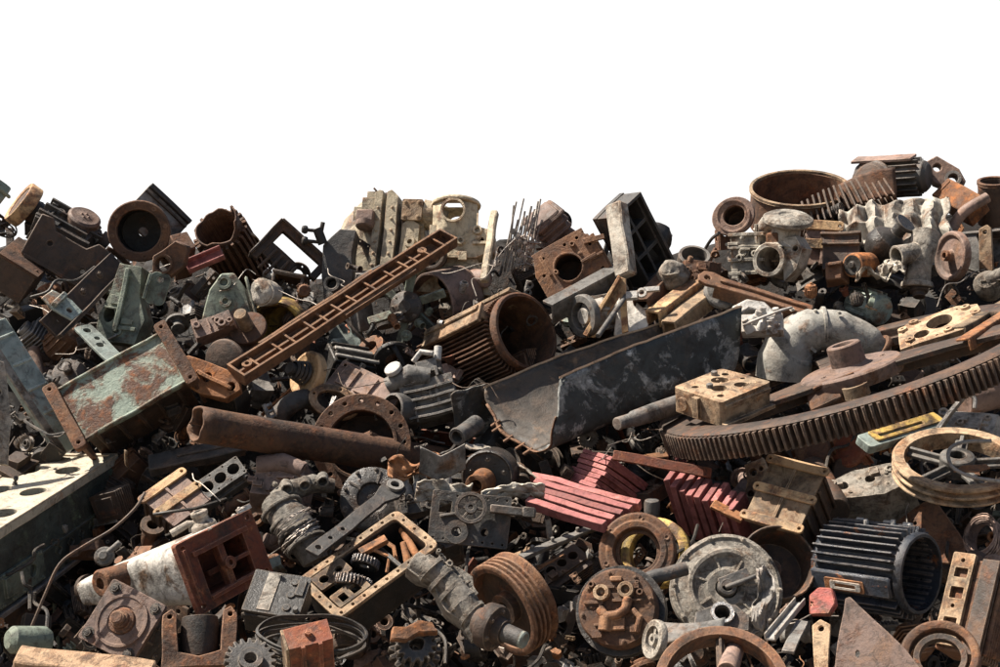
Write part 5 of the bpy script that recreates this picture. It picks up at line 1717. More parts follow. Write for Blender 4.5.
t = thing('engine_fittings', 'whitish fuel fittings and studs in front of the pale hood', 'fittings', 762, 320, .62, z=(-.1, .5, .86))
mb = MB()
rng = random.Random(91)
for i in range(7):
    p = V((rng.uniform(-16, 16), rng.uniform(-10, 8), 0))
    mb.rev([(rng.uniform(4, 6), -6), (5, 2), (3.4, 3), (3.4, 8), (0, 8)], F(p, (rng.uniform(-.5, .5), .6, .7)), 12)
mb.tube(curve_pts([(-18, -8, 4), (0, -2, 8), (16, 6, 6), (30, 12, 2)], 16), 1.6, 6)
mb.box((0, -2, -8), (40, 20, 14))
t.part('engine_fittings', M['grey_lt'], mb, bev=.4, warp=1)

# ---- duct elbow
t = thing('duct_elbow', 'fat dull grey-white cast elbow duct curving down behind the gear hub', 'duct', 819, 338, .3, k=.88)
mb = MB().tube(curve_pts([(-40, -46, 10), (-36, -18, 12), (-22, 2, 8), (2, 9, 0), (30, 6, -8), (54, -8, -14), (66, -22, -18)], 30), [31] * 5 + [29] * 3 + [26] * 6 + [23.5] * 6 + [21] * 6 + [18.5] * 5, 28)
for i in range(3):
    mb.bolt((-30 + i * 26, 32 - i * 2, 14), 2, 2, I4, (0, .8, .6))
mb.box((-14, 12, 24), (3, 40, 3), Matrix.Rotation(R(50), 4, 'Z'))
for k_, p_, d_ in ((28.8, (-37, -24, 12), (.12, 1, .05)), (24, (4, 11, -1), (1, 0, -.2))):
    mb.rev([(k_ - 3, -2), (k_ + 1, -1.5), (k_ + 1, 1.5), (k_ - 3, 2)], F(p_, d_), 28)
t.part('duct', M['ductpaint'], mb, bev=0, warp=.7, sub=14)
t.part('flange', M['rust'], MB().rev([(20, -3), (24, -3), (25, 0), (24, 4), (18, 4)], F((62, -17, -17), (.75, -.65, -.3)), 26, True), bev=.4)

# ---- cover plate with big holes lying on the gear
t = thing('cover_plate', 'beige cast cover plate with two large holes lying on the gear wheel', 'cover plate', 938, 325, gear_lift(938, 325) + .06, z=(-.3, .88, .36), x=(.93, .35, 0))
H = [circ(2, 8, 14, 24, 17), circ(-18, -10, 8, 18, 9)] + [circ(x, y, 1.8, 6) for x, y in ((-34, 8), (-30, -24), (-4, -24), (22, -20), (34, 6), (22, 26), (-16, 26), (-34, 22))]
mb = MB().plate([(-42, -30), (-38, 20), (-28, 32), (24, 34), (42, 22), (44, -12), (30, -28), (0, -32)], H, -10, 0)
for x, y in ((-34, 14), (-22, 26), (30, 20), (38, -4), (8, -24), (-30, -18)):
    mb.rev([(5, 0), (4.6, 3), (2, 3), (2, 0)], F((x, y, 0)), 12)
mb.box((0, -31, -8), (60, 4, 18))
t.part('cover_plate', M['rust_tan'], mb, bev=.8, warp=1.4, sub=9)
for i, (a, b, m) in enumerate((((962, 340), (1006, 312), 'rust_or'), ((958, 328), (1008, 300), 'rust_tan'))):
    t = thing2('angle_iron', ['orange-rusty angle iron lying on the gear beside the beige cover plate', 'tan angle iron behind the orange one on the gear'][i], 'angle iron', a, b, gear_lift(*a) + .1, gear_lift(*b) + .1, up=(-.3, .85, .4))
    t.part('angle_iron', M[m], MB().box((t.L / 2, 0, 0), (t.L, 14, 2.5)).box((t.L / 2, -6, -6), (t.L, 2.5, 12)), warp=.8, sub=14)
t = thing('lug_box', 'brown cast lug box with a ring seat standing in the gear between the spokes', 'lug box', 838, 394, .78, z=(-.3, .5, .8), x=(.9, .3, 0))
t.part('box', M['rust'], MB().box((-14, 4, -14), (40, 24, 28), I4, (.85, .8)).box((0, 14, 2), (44, 4, 8)), bev=1.4, warp=1.5, sub=9)
t.part('ring_seat', M['rust_tan'], MB().ring(13, 9, -8, 4, F((18, -2, 0), (.1, .7, .7)), n=24), bev=.5)
t = thing('dark_ring_gear', 'smaller black ring gear lying half buried above the big gear', 'gear', 880, 308, .0, z=(-.05, .8, .6))
t.part('dark_ring_gear', M['black'], MB().plate(gear_outline(58, 54, 80), [circ(0, 0, 44, 60)], -9, 0), bev=.3)
t = thing('tarp', 'crumpled black rubber sheet over the smaller black ring gear', 'rubber sheet', 872, 284, .22, z=(0, .5, .86))
t.part('tarp', M['rubber'], MB().grid(lambda u, v: V((-42 + 84 * u, -10 + 22 * v + 10 * math.sin(u * 3), 6 * math.sin(u * 9 + v * 4) - 12 * v)), 24, 12), bev=0, solid=1.5, warp=5, wf=.06)

# ---- right crest
t = thing('fin_stack', 'curved stack of dark red-brown fins between the barrel and the crest motor', 'fin stack', 846, 200, .1, z=(-.2, .5, .84), x=(.92, .38, 0))
mb = MB()
for i in range(15):
    mb.box((-42 + i * 6, -4 + 6 * math.sin(i * .25), -10), (2.2, 34 - (i % 2) * 2, 30), Matrix.Rotation(R(-6 + i * .8), 4, 'Z'))
mb.box((0, -8, -22), (92, 22, 8))
t.part('fin_stack', M['rust_dk'], mb, bev=.5, warp=1.6, sub=14)
t = thing('open_trough_shell', 'thin brown curved shell plate standing over the fin stack', 'shell plate', 868, 192, .14, z=(-.25, .3, .92))
t.part('open_trough_shell', M['rust'], MB().grid(lambda u, v: V((-28 + 56 * u, -18 + 30 * v + 10 * u, 8 - 24 * (u - .5) ** 2)), 14, 10), bev=0, solid=1.8, warp=1.6)
t = thing('crest_motor', 'dark finned motor lying along the very top of the crest', 'motor', 893, 178, .02, z=(.95, .02, .3), x=(0, .9, .2))
mb = MB().rev([(0, 36), (12, 36), (16, 32), (17, -32), (14, -36), (0, -36)][::-1], n=26)
for i in range(18):
    mb.box((17, 0, 0), (6, 1.6, 56), Matrix.Rotation(R(i * 20), 4, 'Z'))
t.part('housing', M['grey_dk'], mb, bev=.5, warp=1)
t.part('top_plate', M['mauve'], MB().box((20, 0, -8), (3, 22, 60)), bev=.5, warp=1)
t = thing('end_bell', 'dark round motor end bell at the crest beside the fin stack', 'end bell', 868, 180, .06, z=(-.5, .25, .83))
t.part('bearing_cap', M['mauve'], MB().rev([(0, 4), (5.5, 4), (6.5, 2.5), (6.5, .4)][::-1], n=20), bev=.3)
t.part('bell', M['rust_dk'], MB().rev([(0, 1), (7, 1), (16, 0), (19, -3), (19, -12), (0, -12)], n=26).rev([(19, -3), (22, -4), (22, -8), (19, -9)], n=26), bev=.4)
t = thing('ribbed_insulation', 'crumpled white ribbed insulation panels slumped across the right crest', 'insulation', 893, 224, .24, z=(-.1, .45, .9))
def ins(u, v):
    u = u + .05 * noise.noise(V((u * 3, v * 3, 9)))
    f = (u * 6) % 1
    return V((-54 + 108 * u, 24 - 54 * v + 9 * math.sin(u * 2.4) + 5 * noise.noise(V((u * 6, v * 4, 2))), (12 + 10 * noise.noise(V((math.floor(u * 6) * 1.3, v * 2, 4)))) * abs(f - .5) * 1.4 - 16 * (1 - v) ** 2 + 9 * noise.noise(V((u * 9, v * 5, 7)))))
t.part('ribbed_insulation', M['dustwhite'], MB().grid(ins, 60, 18), bev=0, solid=1.4, warp=3, wf=.05)
t = thing('dark_box', 'dark brown open box under the white insulation panels', 'box', 843, 250, .32, z=(-.05, .4, .92))
t.part('dark_box', M['rust_dk'], MB().plate(rect(-20, -20, 16, 18), [], -20, 0).box((-2, 18, -8), (40, 3, 22)).box((-2, 6, 2), (38, 2, 4)), warp=1.6, sub=9)
t = thing('orange_brick', 'orange-rusty block tilted on the right crest above the insulation', 'block', 957, 196, .16, z=(-.3, .62, .72), x=(.72, -.6, .3))
t.part('orange_brick', M['rust_or'], MB().box((0, 0, -10), (50, 24, 24)).box((-20, 0, 2), (3, 20, 2)), bev=1.6, warp=1.2, sub=10)
t = thing('pulley_bracket', 'dark pulley bracket with pale cheeks at the top of the right crest', 'bracket', 943, 172, .1, z=(.1, .3, .95), x=(.75, -.65, 0))
mb = MB().plate([(-22, -8), (-16, 10), (10, 12), (24, 6), (22, -8), (0, -14)], [circ(-8, 0, 4, 12), circ(12, 0, 5, 12)], -14, 0)
t.part('bush', M['grey'], MB().ring(8, 5, .2, 4, F((12, 0, 0)), n=16), bev=.3)
t.part('cheek', M['mauve'], mb, bev=1, warp=1.4, sub=10)
t = thing('brown_canister', 'tall dark brown open canister standing at the edge of the right crest', 'canister', 994, 182, .2, z=(.02, .96, .28))
t.part('rim', M['rust'], MB().ring(16.4, 13.2, -2, 1.6, n=26), bev=.5)
t.part('shell', M['rust_dk'], MB().rev([(13, -1), (15, -1), (15.5, -2), (15, -8), (15.5, -40), (14, -44), (0, -44)], n=26).rev([(13, 0), (12.5, -30), (0, -30)][::-1], n=26), bev=.4, warp=.6)
t = thing('bent_pipe', 'bent grey-brown tube leaning from the canister to the disc wheel', 'pipe', 962, 214, .3)
t.part('bent_pipe', M['mauve'], MB().tube(curve_pts([(-12, -22, 8), (-6, -8, 4), (4, 4, 0), (24, 16, -8)], 18), 5.5, 14, wall=1.6), bev=0, warp=.6)
t = thing('side_plates', 'two-flanged grey bracket plate below the bent tube', 'bracket', 980, 248, .32, z=(-.3, .3, .9))
t.part('side_plates', M['grey'], MB().plate([(-20, 16), (-14, -20), (0, -26), (8, -22), (-4, 16)], [], -4, 0).plate([(-4, 18), (8, -22), (16, -20), (30, 16)], [], -24, -20).box((2, 17, -10), (44, 3, 24)), bev=.8, warp=1.6, sub=9)
t = thing('tan_upright', 'narrow tan bar standing upright at the right edge', 'bar', 985, 250, .44, z=(-.2, .2, .96))
t.part('tan_upright', M['rust_tan'], MB().plate([(-6, -22), (-6, 22), (2, 26), (6, 22), (8, -24)], [circ(0, 18, 2)], -6, 0), bev=.8, warp=1)
t = thing('dished_disc', 'brown dished disc wheel with a pale rim standing on edge under the bent tube', 'wheel', 949, 256, .38, z=(-.8, .08, .6), x=(0, 1, 0))
mb = MB().rev([(0, 2), (5, 2), (6, -2), (18, -3), (21, 0), (24, 0), (25, -2), (25, -8), (22, -9), (0, -9)], n=36)
t.part('disc', M['mauve'], mb, bev=.5, warp=.8)
t.part('hub', M['rust'], MB().ring(5.5, 3, 1.6, 6, n=16), bev=.3)
t = thing('pipe_fitting', 'dusty white cast Y-shaped pipe fitting beside the disc wheel', 'pipe fitting', 917, 258, .44)
mb = MB().tube([(8, 24, -8), (6, 8, 0), (2, -10, 4), (0, -26, 6)], [14, 13, 12, 13], 20, wall=2.5)
mb.tube([(4, 6, 0), (-12, 4, 12), (-20, 2, 18)], [11, 10, 11], 18, wall=2.5)
mb.rev([(10, -2), (15, -2), (15.5, 1), (15, 3), (10, 3)], F((0, -26, 6), (0, -1, .2)), 22, True)
t.part('body', M['stone'], mb, bev=.3, warp=1.2, sub=9)
t.part('plug', M['rust_dk'], MB().rev([(9, -8), (9, 4), (6, 6), (6, 10), (0, 10)], F((2, -30, 8), (0, -.9, .45)), 16), bev=.5)
t = thing('dark_bulb', 'dark rounded casing like a bulb with a stub on top under the insulation', 'casing', 886, 242, .4)
t.part('dark_bulb', M['oil'], MB().rev([(0, -20), (14, -16), (20, -4), (18, 8), (10, 14), (7, 16), (7, 26), (11, 27), (11, 31), (0, 31)], F((0, -2, 0), (.62, .66, .4)), 26), bev=.3, warp=1.6, sub=9)
t = thing('small_motor', 'small orange-brown motor with a dark round face near the strapped crate', 'motor', 852, 265, .42, z=(-.55, 0, .83))
t.part('casing', M['rust_or'], MB().rev([(10, 0), (12, -1), (12.5, -4), (12.5, -30), (10, -34), (0, -34)], n=24), bev=.4, warp=.8)
t.part('face', M['black'], MB().rev([(0, 2), (3, 2), (3.4, 0), (6, -.5), (7, 0), (10, 0)][::-1], n=22), bev=.3)
t = thing('folded_bracket', 'rust-orange folded bracket beside the small orange-brown motor', 'bracket', 833, 270, .36, z=(-.2, .3, .93))
t.part('folded_bracket', M['rust'], MB().box((0, 0, -10), (24, 22, 20), I4, (.7, .9)).box((2, 6, 2), (16, 4, 6)), bev=1, warp=2.5, sub=7)
t = thing('white_lumps', 'white torn casting scraps below the dark bulb casing', 'casting', 880, 272, .42, z=(-.1, .5, .86))
t.part('white_lumps', M['dustwhite'], MB().grid(lambda u, v: V((-24 + 48 * u, -8 + 16 * v + 8 * abs(math.sin(u * 6)) + 5 * noise.noise(V((u * 9, v * 6, 4))), 8 * math.sin(u * 8 + v * 3) - 8 * v + 7 * noise.noise(V((u * 8, v * 7, 2))))), 26, 14), bev=0, solid=1.6, warp=4, wf=.06)
t = thing('edge_fitting', 'pale greasy fitting with nozzles at the right edge above the gear', 'fitting', 988, 284, .4, z=(-.2, .4, .9))
t.part('edge_fitting', M['stone'], bosses(MB().rev([(0, 8), (8, 8), (14, 0), (14, -14), (0, -14)], n=18).tube([(0, 0, 4), (16, 8, 6), (28, 6, 2)], 7, 12), -12, -8, 12, 8, 8, random.Random(6), z=6), bev=.6, warp=2, sub=8)

# ---- level bar and grey parts beside the spoked pulley
t = thing2('yellow_bar', 'grey bar with a yellow painted slot lying beside the spoked pulley', 'bar', (862, 440), (940, 416), .86, .74, up=(-.1, .6, .8))
L = t.L
t.part('bar', M['bluegrey'], MB().plate(rect(0, -13, L, 8, 4), [rect(14, -8, L - 22, 2, 1)], -9, 0), bev=.8, warp=.6, sub=14)
t.part('slot_strip', M['yellow'], MB().plate(rect(13, -9, L - 4, 6, 2), [rect(20, -5, L - 30, -1, 1)], 0.4, 2.4), bev=.3, warp=.4)
t = thing('plastic_housing', 'dirty pale grey housing with a torn lid behind the spoked pulley', 'housing', 968, 422, .55, z=(-.1, .6, .79), x=(.95, -.2, 0))
t.part('plastic_housing', M['grey_lt'], bosses(MB().box((0, 0, -12), (62, 34, 24), I4, (.85, .8)).box((-30, -14, -4), (40, 14, 12)), -26, -14, 26, 12, 10, random.Random(16)), bev=2, warp=2.5, sub=8)
t = thing('forked_lever', 'bright forked lever standing up above the spoked pulley', 'lever', 964, 404, .9)
t.part('forked_lever', M['alu'], MB().tube(curve_pts([(-24, -26, 6), (-12, -8, 4), (0, 8, 0), (8, 18, 0)], 14), [4, 3.6, 3.4, 3.2, 3, 3, 3, 3, 3, 3, 3, 3, 2.6, 2.4, 2], 8).tube(curve_pts([(2, 10, 0), (10, 6, 2), (10, -4, 4)], 8), 2, 7), bev=0)
t = thing('pale_hose', 'pale curved hose lying over the spokes of the tan pulley', 'hose', 962, 458, 1.06)
t.part('pale_hose', M['grey_lt'], MB().tube(curve_pts([(28, 18, -16), (2, 16, -10), (-12, 8, 0), (-10, -8, 10), (8, -18, 14), (36, -22, 12)], 26), 1.9, 8), bev=0)
t = thing('orange_chip', 'flat orange-rusty chip lying on the tan spoked pulley', 'chip', 972, 468, 1.04, z=(-.1, .8, .6))
t.part('orange_chip', M['rust_or'], MB().plate([(-18, -4), (-10, 5), (14, 6), (18, 0), (4, -6)], [], -2, 0), warp=1)
t = thing('grey_casting', 'rough grey dusty casting block beside the spoked pulley', 'casting', 868, 482, .5, z=(-.15, .75, .64), x=(.95, .25, 0))
H = [circ(-24, 2, 6, 12), circ(4, 6, 5, 12)]
t.part('grey_casting', M['stone'], bosses(MB().plate([(-48, -14), (-40, 10), (-10, 22), (40, 22), (44, -10), (10, -22)], H, -44, 0), -36, -12, 36, 14, 14, random.Random(26)), bev=1.4, warp=3, sub=8, rough=.5)
t = thing2('worn_tube', 'faded brown worn tube end at the right edge below the gear teeth', 'tube', (962, 400), (1012, 388), .5, .5, up=(0, 0, 1))
t.part('worn_tube', M['mauve'], MB().cyl((0, 0, 0), (t.L, 0, 0), 17, n=24), bev=.8, warp=1)
t = thing('brown_plate', 'brown bent plate rising behind the blue-black motor', 'plate', 924, 524, .4, z=(-.2, .45, .87))
t.part('brown_plate', M['rust'], MB().plate([(-40, -16), (-30, 4), (0, 24), (12, 26), (40, -24), (40, -46), (-40, -40)], [circ(-10, 0, 2)], -3, 0), warp=3, sub=10)
t = thing('copper_coil', 'loose bundle of copper-brown wire at the right edge', 'wire coil', 984, 538, .6, z=(-.5, .3, .8))
rng = random.Random(61)
mb = MB()
for i in range(16):
    mb.rev([(rng.uniform(12, 17), -.5), (17.6, 0), (17, .6)], Matrix.Rotation(rng.uniform(-.2, .2), 4, 'X') @ F((rng.uniform(-2, 2), rng.uniform(-2, 2), i * 1.1 - 8)) @ Matrix.Diagonal((1, 1.25, 1, 1)), 20)
t.part('copper_coil', M['mauve'], mb, bev=0)
for i in range(3):
    t = thing('v_pulley', ['brown multi-groove pulley end at the right edge below the wire bundle', 'second brown grooved pulley just below the wire bundle', 'dark grooved pulley directly above the ribbed box motor'][i], 'pulley', [996, 1004, 978][i], [566, 584, 562][i], .62, z=(.3, .4, .85))
    t.part('v_pulley', M[['mauve', 'rust', 'rust_dk'][i]], MB().rev([(0, 3), (6, 3), (7, 0), (12, 0), (14, -2), (11, -5), (14, -8), (11, -11), (14, -14), (0, -14)], n=24), bev=.3)
t = thing('half_bearing', 'grey half bearing cap in front of the pale bell housing', 'bearing cap', 722, 618, .72, z=(.1, .5, .86))
mb = MB().plate([(-28, -14), (-26, 6), (-10, 14), (14, 16), (28, 4), (26, -12)], [circ(0, 4, 8, 18)], -26, 0)
t.part('bush', M['steel'], MB().ring(12, 8, .2, 5, F((0, 4, 0)), n=20), bev=.3)
t.part('cap', M['grey_dk'], mb, bev=1.2, warp=2, sub=8)
t = thing('broken_housing', 'broken dark grey housing with a torn saddle beside the rust pump cover', 'housing', 686, 624, .76, z=(-.2, .4, .9))
t.part('broken_housing', M['grey'], MB().grid(lambda u, v: V((-36 + 72 * u, -22 + 34 * v - 12 * math.sin(u * 3.1) * v, 14 * math.sin(u * 3.1) - 16 * v)), 18, 10).box((-26, -16, -8), (24, 18, 20)), bev=0, solid=3, warp=2)
t = thing('thin_flywheel', 'pale thin wheel standing on edge beside the rust pump cover', 'wheel', 655, 640, .8, z=(-.85, .15, .5), x=(0, 1, 0))
t.part('thin_flywheel', M['stone'], MB().rev([(13, 4), (19, 4), (20, 2), (20, -2), (19, -4), (13, -4)], n=30, closed=True).ring(6, 3, -4, 4).box((0, 0, 0), (30, 4, 3)), bev=.4, warp=.8)
t = thing('pipe_elbow', 'grey elbow pipe joining the pump cover to the bell housing', 'pipe', 652, 588, .66)
t.part('pipe_elbow', M['grey_dk'], MB().tube(curve_pts([(-8, -18, 10), (-10, 0, 6), (-2, 10, 2), (14, 14, -4), (34, 20, -10)], 18), 7, 14, wall=1.6), bev=0, warp=.6)
t = thing2('steel_channel', 'bright straight steel channel piece beside the spoked belt wheel', 'channel', (770, 640), (800, 603), .85, .72, up=(-.2, .5, .84))
t.part('steel_channel', M['grey_lt'], MB().box((t.L / 2, 0, 0), (t.L, 11, 2)).box((t.L / 2, 5, 3), (t.L, 1.6, 6)).box((t.L / 2, -5, 3), (t.L, 1.6, 6)), bev=.3, warp=.5)
t = thing2('grey_strip', 'dull grey strip standing between the bright channel and the leaning plate', 'strip', (788, 652), (802, 622), .85, .75, up=(-.1, .4, .9))
t.part('grey_strip', M['grey'], MB().box((t.L / 2, 0, 0), (t.L, 12, 3)), bev=.4, warp=.6)
t = thing('torn_foil', 'crumpled pale foil scrap hanging in front of the dark drum rim', 'foil', 764, 598, .72)
t.part('torn_foil', M['grey'], MB().grid(lambda u, v: V((-9 + 18 * u * (1 - .5 * abs(v - .5)) + 4 * math.sin(v * 6), 30 - 60 * v, 5 * math.sin(u * 5 + v * 7) + 6 * noise.noise(V((u * 5, v * 9, 3))))), 14, 26), bev=0, solid=.8, warp=5, wf=.07)
t = thing('red_lamp', 'dark red broken plastic lens beside the blue-black motor', 'lens', 822, 601, .8, z=(-.3, .3, .9))
t.part('red_lamp', M['red'], MB().plate([(-12, -14), (-13, 8), (-4, 15), (10, 13), (14, -4), (8, -15)], [], -8, 0), bev=1.2, warp=2, sub=7)
t = thing('cracked_bracket', 'tan bracket lug with a hole at the foot of the leaning steel plate', 'bracket', 820, 642, .98, z=(-.2, .3, .93))
t.part('cracked_bracket', M['rust_tan'], MB().plate([(-6, -26), (-8, 18), (0, 24), (10, 18), (8, -26)], [circ(1, 14, 3)], -4, 0), bev=.6, warp=1)
t = thing('porous_casting', 'tan holed casting behind the strapped tan housing', 'casting', 755, 482, .42, z=(-.2, .2, .96))
t.part('porous_casting', M['rust_tan'], MB().plate([(-12, -24), (-8, 0), (-12, 18), (8, 26), (16, 8), (10, -20)], [circ(-4, -12, 3), circ(3, -2, 3), circ(-2, 10, 4), circ(6, 14, 2.4)], -10, 0), bev=.8, warp=2.4, sub=7)
t = thing2('slanting_shaft', 'dull steel shaft slanting behind the strapped tan housing', 'shaft', (836, 512), (812, 470), .42, .3, up=(0, 0, 1))
t.part('slanting_shaft', M['rust_dk'], MB().rev([(0, 0), (14, 0), (16, 4), (16, t.L), (0, t.L)], F((0, 0, 0), (1, 0, 0), (0, 1, 0)), 20), bev=.5, warp=1)
for i in range(4):
    t = thing('fin_casing', ['dark rust-red ribbed casing under the gear teeth', 'rust-brown ribbed casing beside the strapped housing under the gear', 'orange-rusty ribbed casing tucked right under the gear teeth', 'dark brown ribbed drum below the gear rim near the rough grey casting'][i], 'casing', [846, 812, 880, 850][i], [450, 448, 425, 472][i], [.35, .4, .4, .28][i], z=(-.2 + .1 * i, .3, .9), x=(.8, .3 - .2 * i, .2))
    mb = MB().rev([(0, 0), (16, 0), (18, -2), (18, -34), (0, -34)], n=24)
    for k in range(14):
        mb.box((19, 0, -18), (5, 2, 28), Matrix.Rotation(R(k * 360 / 14), 4, 'Z'))
    t.part('fin_casing', M[['rust_red', 'rust', 'rust_or', 'rust_dk'][i]], mb, bev=.4, warp=1)

# ---- lower left corner
t = thing2('timber', 'broken pale brown timber beam along the bottom edge', 'timber', (18, 654), (152, 668), 1.2, 1.15, up=(-.1, .75, .65))
t.part('timber', M['wood'], MB().box((t.L / 2, 0, -16), (t.L, 26, 34)), bev=1.5, warp=2.5, sub=9, rough=.5)
t = thing('muffler', 'olive-brown rounded canister in the very bottom corner', 'canister', 24, 640, .9, z=(-.9, .1, .4), x=(0, 1, 0))
t.part('muffler', M['greengrey'], MB().rev([(0, 18), (9, 17), (14, 12), (15, -20), (11, -26), (0, -27)][::-1], n=24), bev=.3, warp=1)
t = thing('rusty_cylinder', 'brown rusty tube stub behind the square flange motor', 'cylinder', 100, 584, .55, z=(-.75, -.2, .63), x=(0, 1, 0))
t.part('rusty_cylinder', M['rust'], MB().rev([(6, 0), (12, 0), (14, -2), (14, -50), (0, -50)], n=24).rev([(6, 0), (6, -6), (0, -6)][::-1], n=16), bev=.4, warp=.8)
t = thing('greasy_valve', 'greasy valve knob fixed below the black engine block', 'valve', 104, 556, .74, z=(-.2, .2, .96))
t.part('greasy_valve', M['grey'], MB().rev([(0, 6), (4, 6), (5, 3), (9, 2), (10, -2), (7, -8), (0, -8)], n=20).cyl((0, 0, 0), (16, 12, 2), 3), bev=.4, warp=.6)
t = thing('yoke', 'rusty brown yoke bracket standing below the red window flange', 'yoke', 198, 636, .82, z=(0, .25, .96))
mb = MB().plate([(-36, -30), (-34, 24), (-26, 30), (-20, 24), (-20, -14), (0, -20), (22, -14), (24, 26), (32, 30), (38, 22), (38, -30)], [circ(-27, 22, 2.5), circ(31, 22, 2.5)], -30, 0)
t.part('yoke', M['rust'], mb, bev=1.4, warp=2, sub=9)
t.part('drum', M['rust_dk'], MB().rev([(0, 20), (18, 20), (20, 0), (18, -20), (0, -20)][::-1], F((2, 4, -20), (0, 1, .1)), 22), bev=.5)
t = thing('stone_gear', 'dusty grey cogwheel half sunk at the bottom edge beside the yoke', 'gear', 250, 660, .95, z=(.1, .5, .86))
t.part('stone_gear', M['grey_dk'], MB().plate(gear_outline(26, 21, 20), [circ(0, 0, 6)], -9, 0).ring(12, 6, 0, 5), bev=.6, warp=1)
# ================================================================ the smaller scrap between the big pieces
LM = [('crest gearbox', 72, 215), ('flanged cylinder', 139, 230), ('brown box under the crest gearbox', 27, 265), ('torn stator', 225, 245), ('angle-iron frame', 293, 250), ('beige machine', 385, 225),
      ('domed beige housing', 455, 235), ('thin bright rods', 520, 232), ('holed engine casting', 570, 265), ('ribbed surface plate', 640, 240), ('pink round flange', 733, 215), ('rusty barrel', 800, 190),
      ('mushroom-topped pump', 777, 250), ('white insulation panels', 893, 222), ('crest motor', 893, 178), ('disc wheel', 949, 256), ('Y-shaped pipe fitting', 917, 258), ('white elbow duct', 815, 335),
      ('gear hub', 850, 350), ('cover plate on the gear', 940, 325), ('big gear teeth', 900, 405), ('bearing block on the gear', 720, 390), ('scorched trough', 630, 380), ('finned rusty motor housing', 490, 340),
      ('hub with six vanes', 406, 308), ('upper end of the rack beam', 430, 250), ('lower end of the rack beam', 250, 370), ('grey-green pillar', 124, 304), ('chipped green box', 125, 385), ('blue-grey post', 40, 390),
      ('long steel pipe', 300, 440), ('bolted flange behind the pipe', 365, 440), ('black control box', 355, 345), ('small finned engine', 418, 395), ('drum with the orange stub', 487, 475), ('punched plate', 468, 519),
      ('stepped red bundle', 610, 475), ('upright red bars', 700, 495), ('strapped tan housing', 788, 497), ('dark drum rim', 780, 560), ('spoked tan pulley', 955, 463), ('rough grey casting', 868, 482),
      ('blue-black motor', 890, 572), ('leaning steel plate', 860, 640), ('ribbed box motor', 962, 598), ('pale bell housing', 727, 585), ('round pump cover', 617, 607), ('rust flange ring', 637, 550),
      ('grooved belt pulley', 510, 600), ('crank-shaped casting', 450, 585), ('open gearbox', 370, 560), ('wire-wound cylinder', 296, 528), ('linkage arm', 345, 520), ('red window flange', 228, 560),
      ('square flange motor', 122, 621), ('black engine block', 60, 520), ('battery', 277, 594), ('swarf-caked gears', 416, 646), ('spoked belt wheel', 722, 640), ('four-bore engine block', 214, 482), ('strapped brown cover', 176, 498)]
COLW = dict(rust='rust-brown', rust_dk='dark rusty', rust_or='orange-rusty', rust_tan='tan', rust_red='rust-red', black='black', oil='oily black', grey='grey', grey_dk='dark grey', grey_lt='pale grey', stone='dusty grey', mauve='faded brown', greengrey='grey-green', alu='dull silver', white='grimy white', beige='beige', bluegrey='blue-grey', ochre='ochre', wire='bright')
USED = set()


def rel_label(noun, px, py, size):
    near = sorted(LM, key=lambda q: (q[1] - px) ** 2 + (q[2] - py) ** 2)
    n1, n2, n3, n4, n5 = near[:5]
    dx, dy = px - n1[1], py - n1[2]
    rel = 'just above' if dy < -abs(dx) else 'just below' if dy > abs(dx) else 'beside'
    far = math.hypot(dx, dy)
    c = ['%s %s the %s' % (noun, rel if far > 14 else 'wedged against', n1[0]), '%s between the %s and the %s' % (noun, n1[0], n2[0]), '%s between the %s and the %s' % (noun, n1[0], n3[0]),
         '%s %s the %s' % (noun, 'over towards', n2[0]), '%s %s the %s' % (noun, 'tucked in deep near', n1[0]), '%s half buried near the %s' % (noun, n1[0]), '%s lying in the gap by the %s' % (noun, n2[0]), '%s between the %s and the %s' % (noun, n2[0], n3[0]), '%s between the %s and the %s' % (noun, n1[0], n4[0]), '%s between the %s and the %s' % (noun, n1[0], n5[0]), '%s between the %s and the %s' % (noun, n2[0], n4[0])]
    for q in c:
        for pre in ('', size + ' '):
            w = pre + q
            if len(w.replace('-', ' ').split()) <= 16 and w not in USED:
                USED.add(w)
                return w
    w = 'tiny %s caught somewhere between the %s and the %s' % (noun, n2[0], n3[0])
    USED.add(w)
    return w


def k_flange(r):
    return MB().plate(circ(0, 0, 20, 30), [circ(0, 0, 9, 22)] + [circ(x, y, 1.7, 6) for x, y in ring_of(6, 15)], -3, 3).ring(12, 9, 3, 9, n=22)


def k_hub(r):
    return MB().rev([(0, 20), (5, 20), (6, 18), (6, 6), (10, 4), (20, 3), (20, -3), (12, -4), (11, -16), (0, -16)][::-1], n=24)


def k_elbow(r):
    mb = MB().tube(curve_pts([(-20, -14, 0), (-4, -12, 0), (10, -2, 0), (14, 16, 0)], 14), 8, 16, wall=2)
    mb.ring(12, 7, -2, 2, F((-20, -14, 0), (1, -.1, 0)), n=18)
    return mb.ring(12, 7, -2, 2, F((14, 16, 0), (.2, 1, 0)), n=18)


def k_bracket(r):
    mb = MB().plate([(-20, -12), (20, -12), (22, 4), (8, 12), (-18, 12)], [circ(-10, 0, 3), circ(8, -2, 4)], -2, 1)
    mb.plate([(-20, 0), (20, 0), (16, 16), (-18, 18)], [circ(0, 9, 3.5)], -1.5, 1.5, F((0, -12, 0), (0, -1, 0), (1, 0, 0)))
    return mb.box((0, -6, 6), (3, 12, 10), I4, (1, .3))


def k_casting(r):
    mb = MB().box((0, 0, -10), (40, 28, 22), I4, (.85, .85))
    mb.box((-4, 6, -6), (24, 30, 16), I4, (.8, .7))
    return bosses(mb, -18, -12, 18, 14, 14, r)


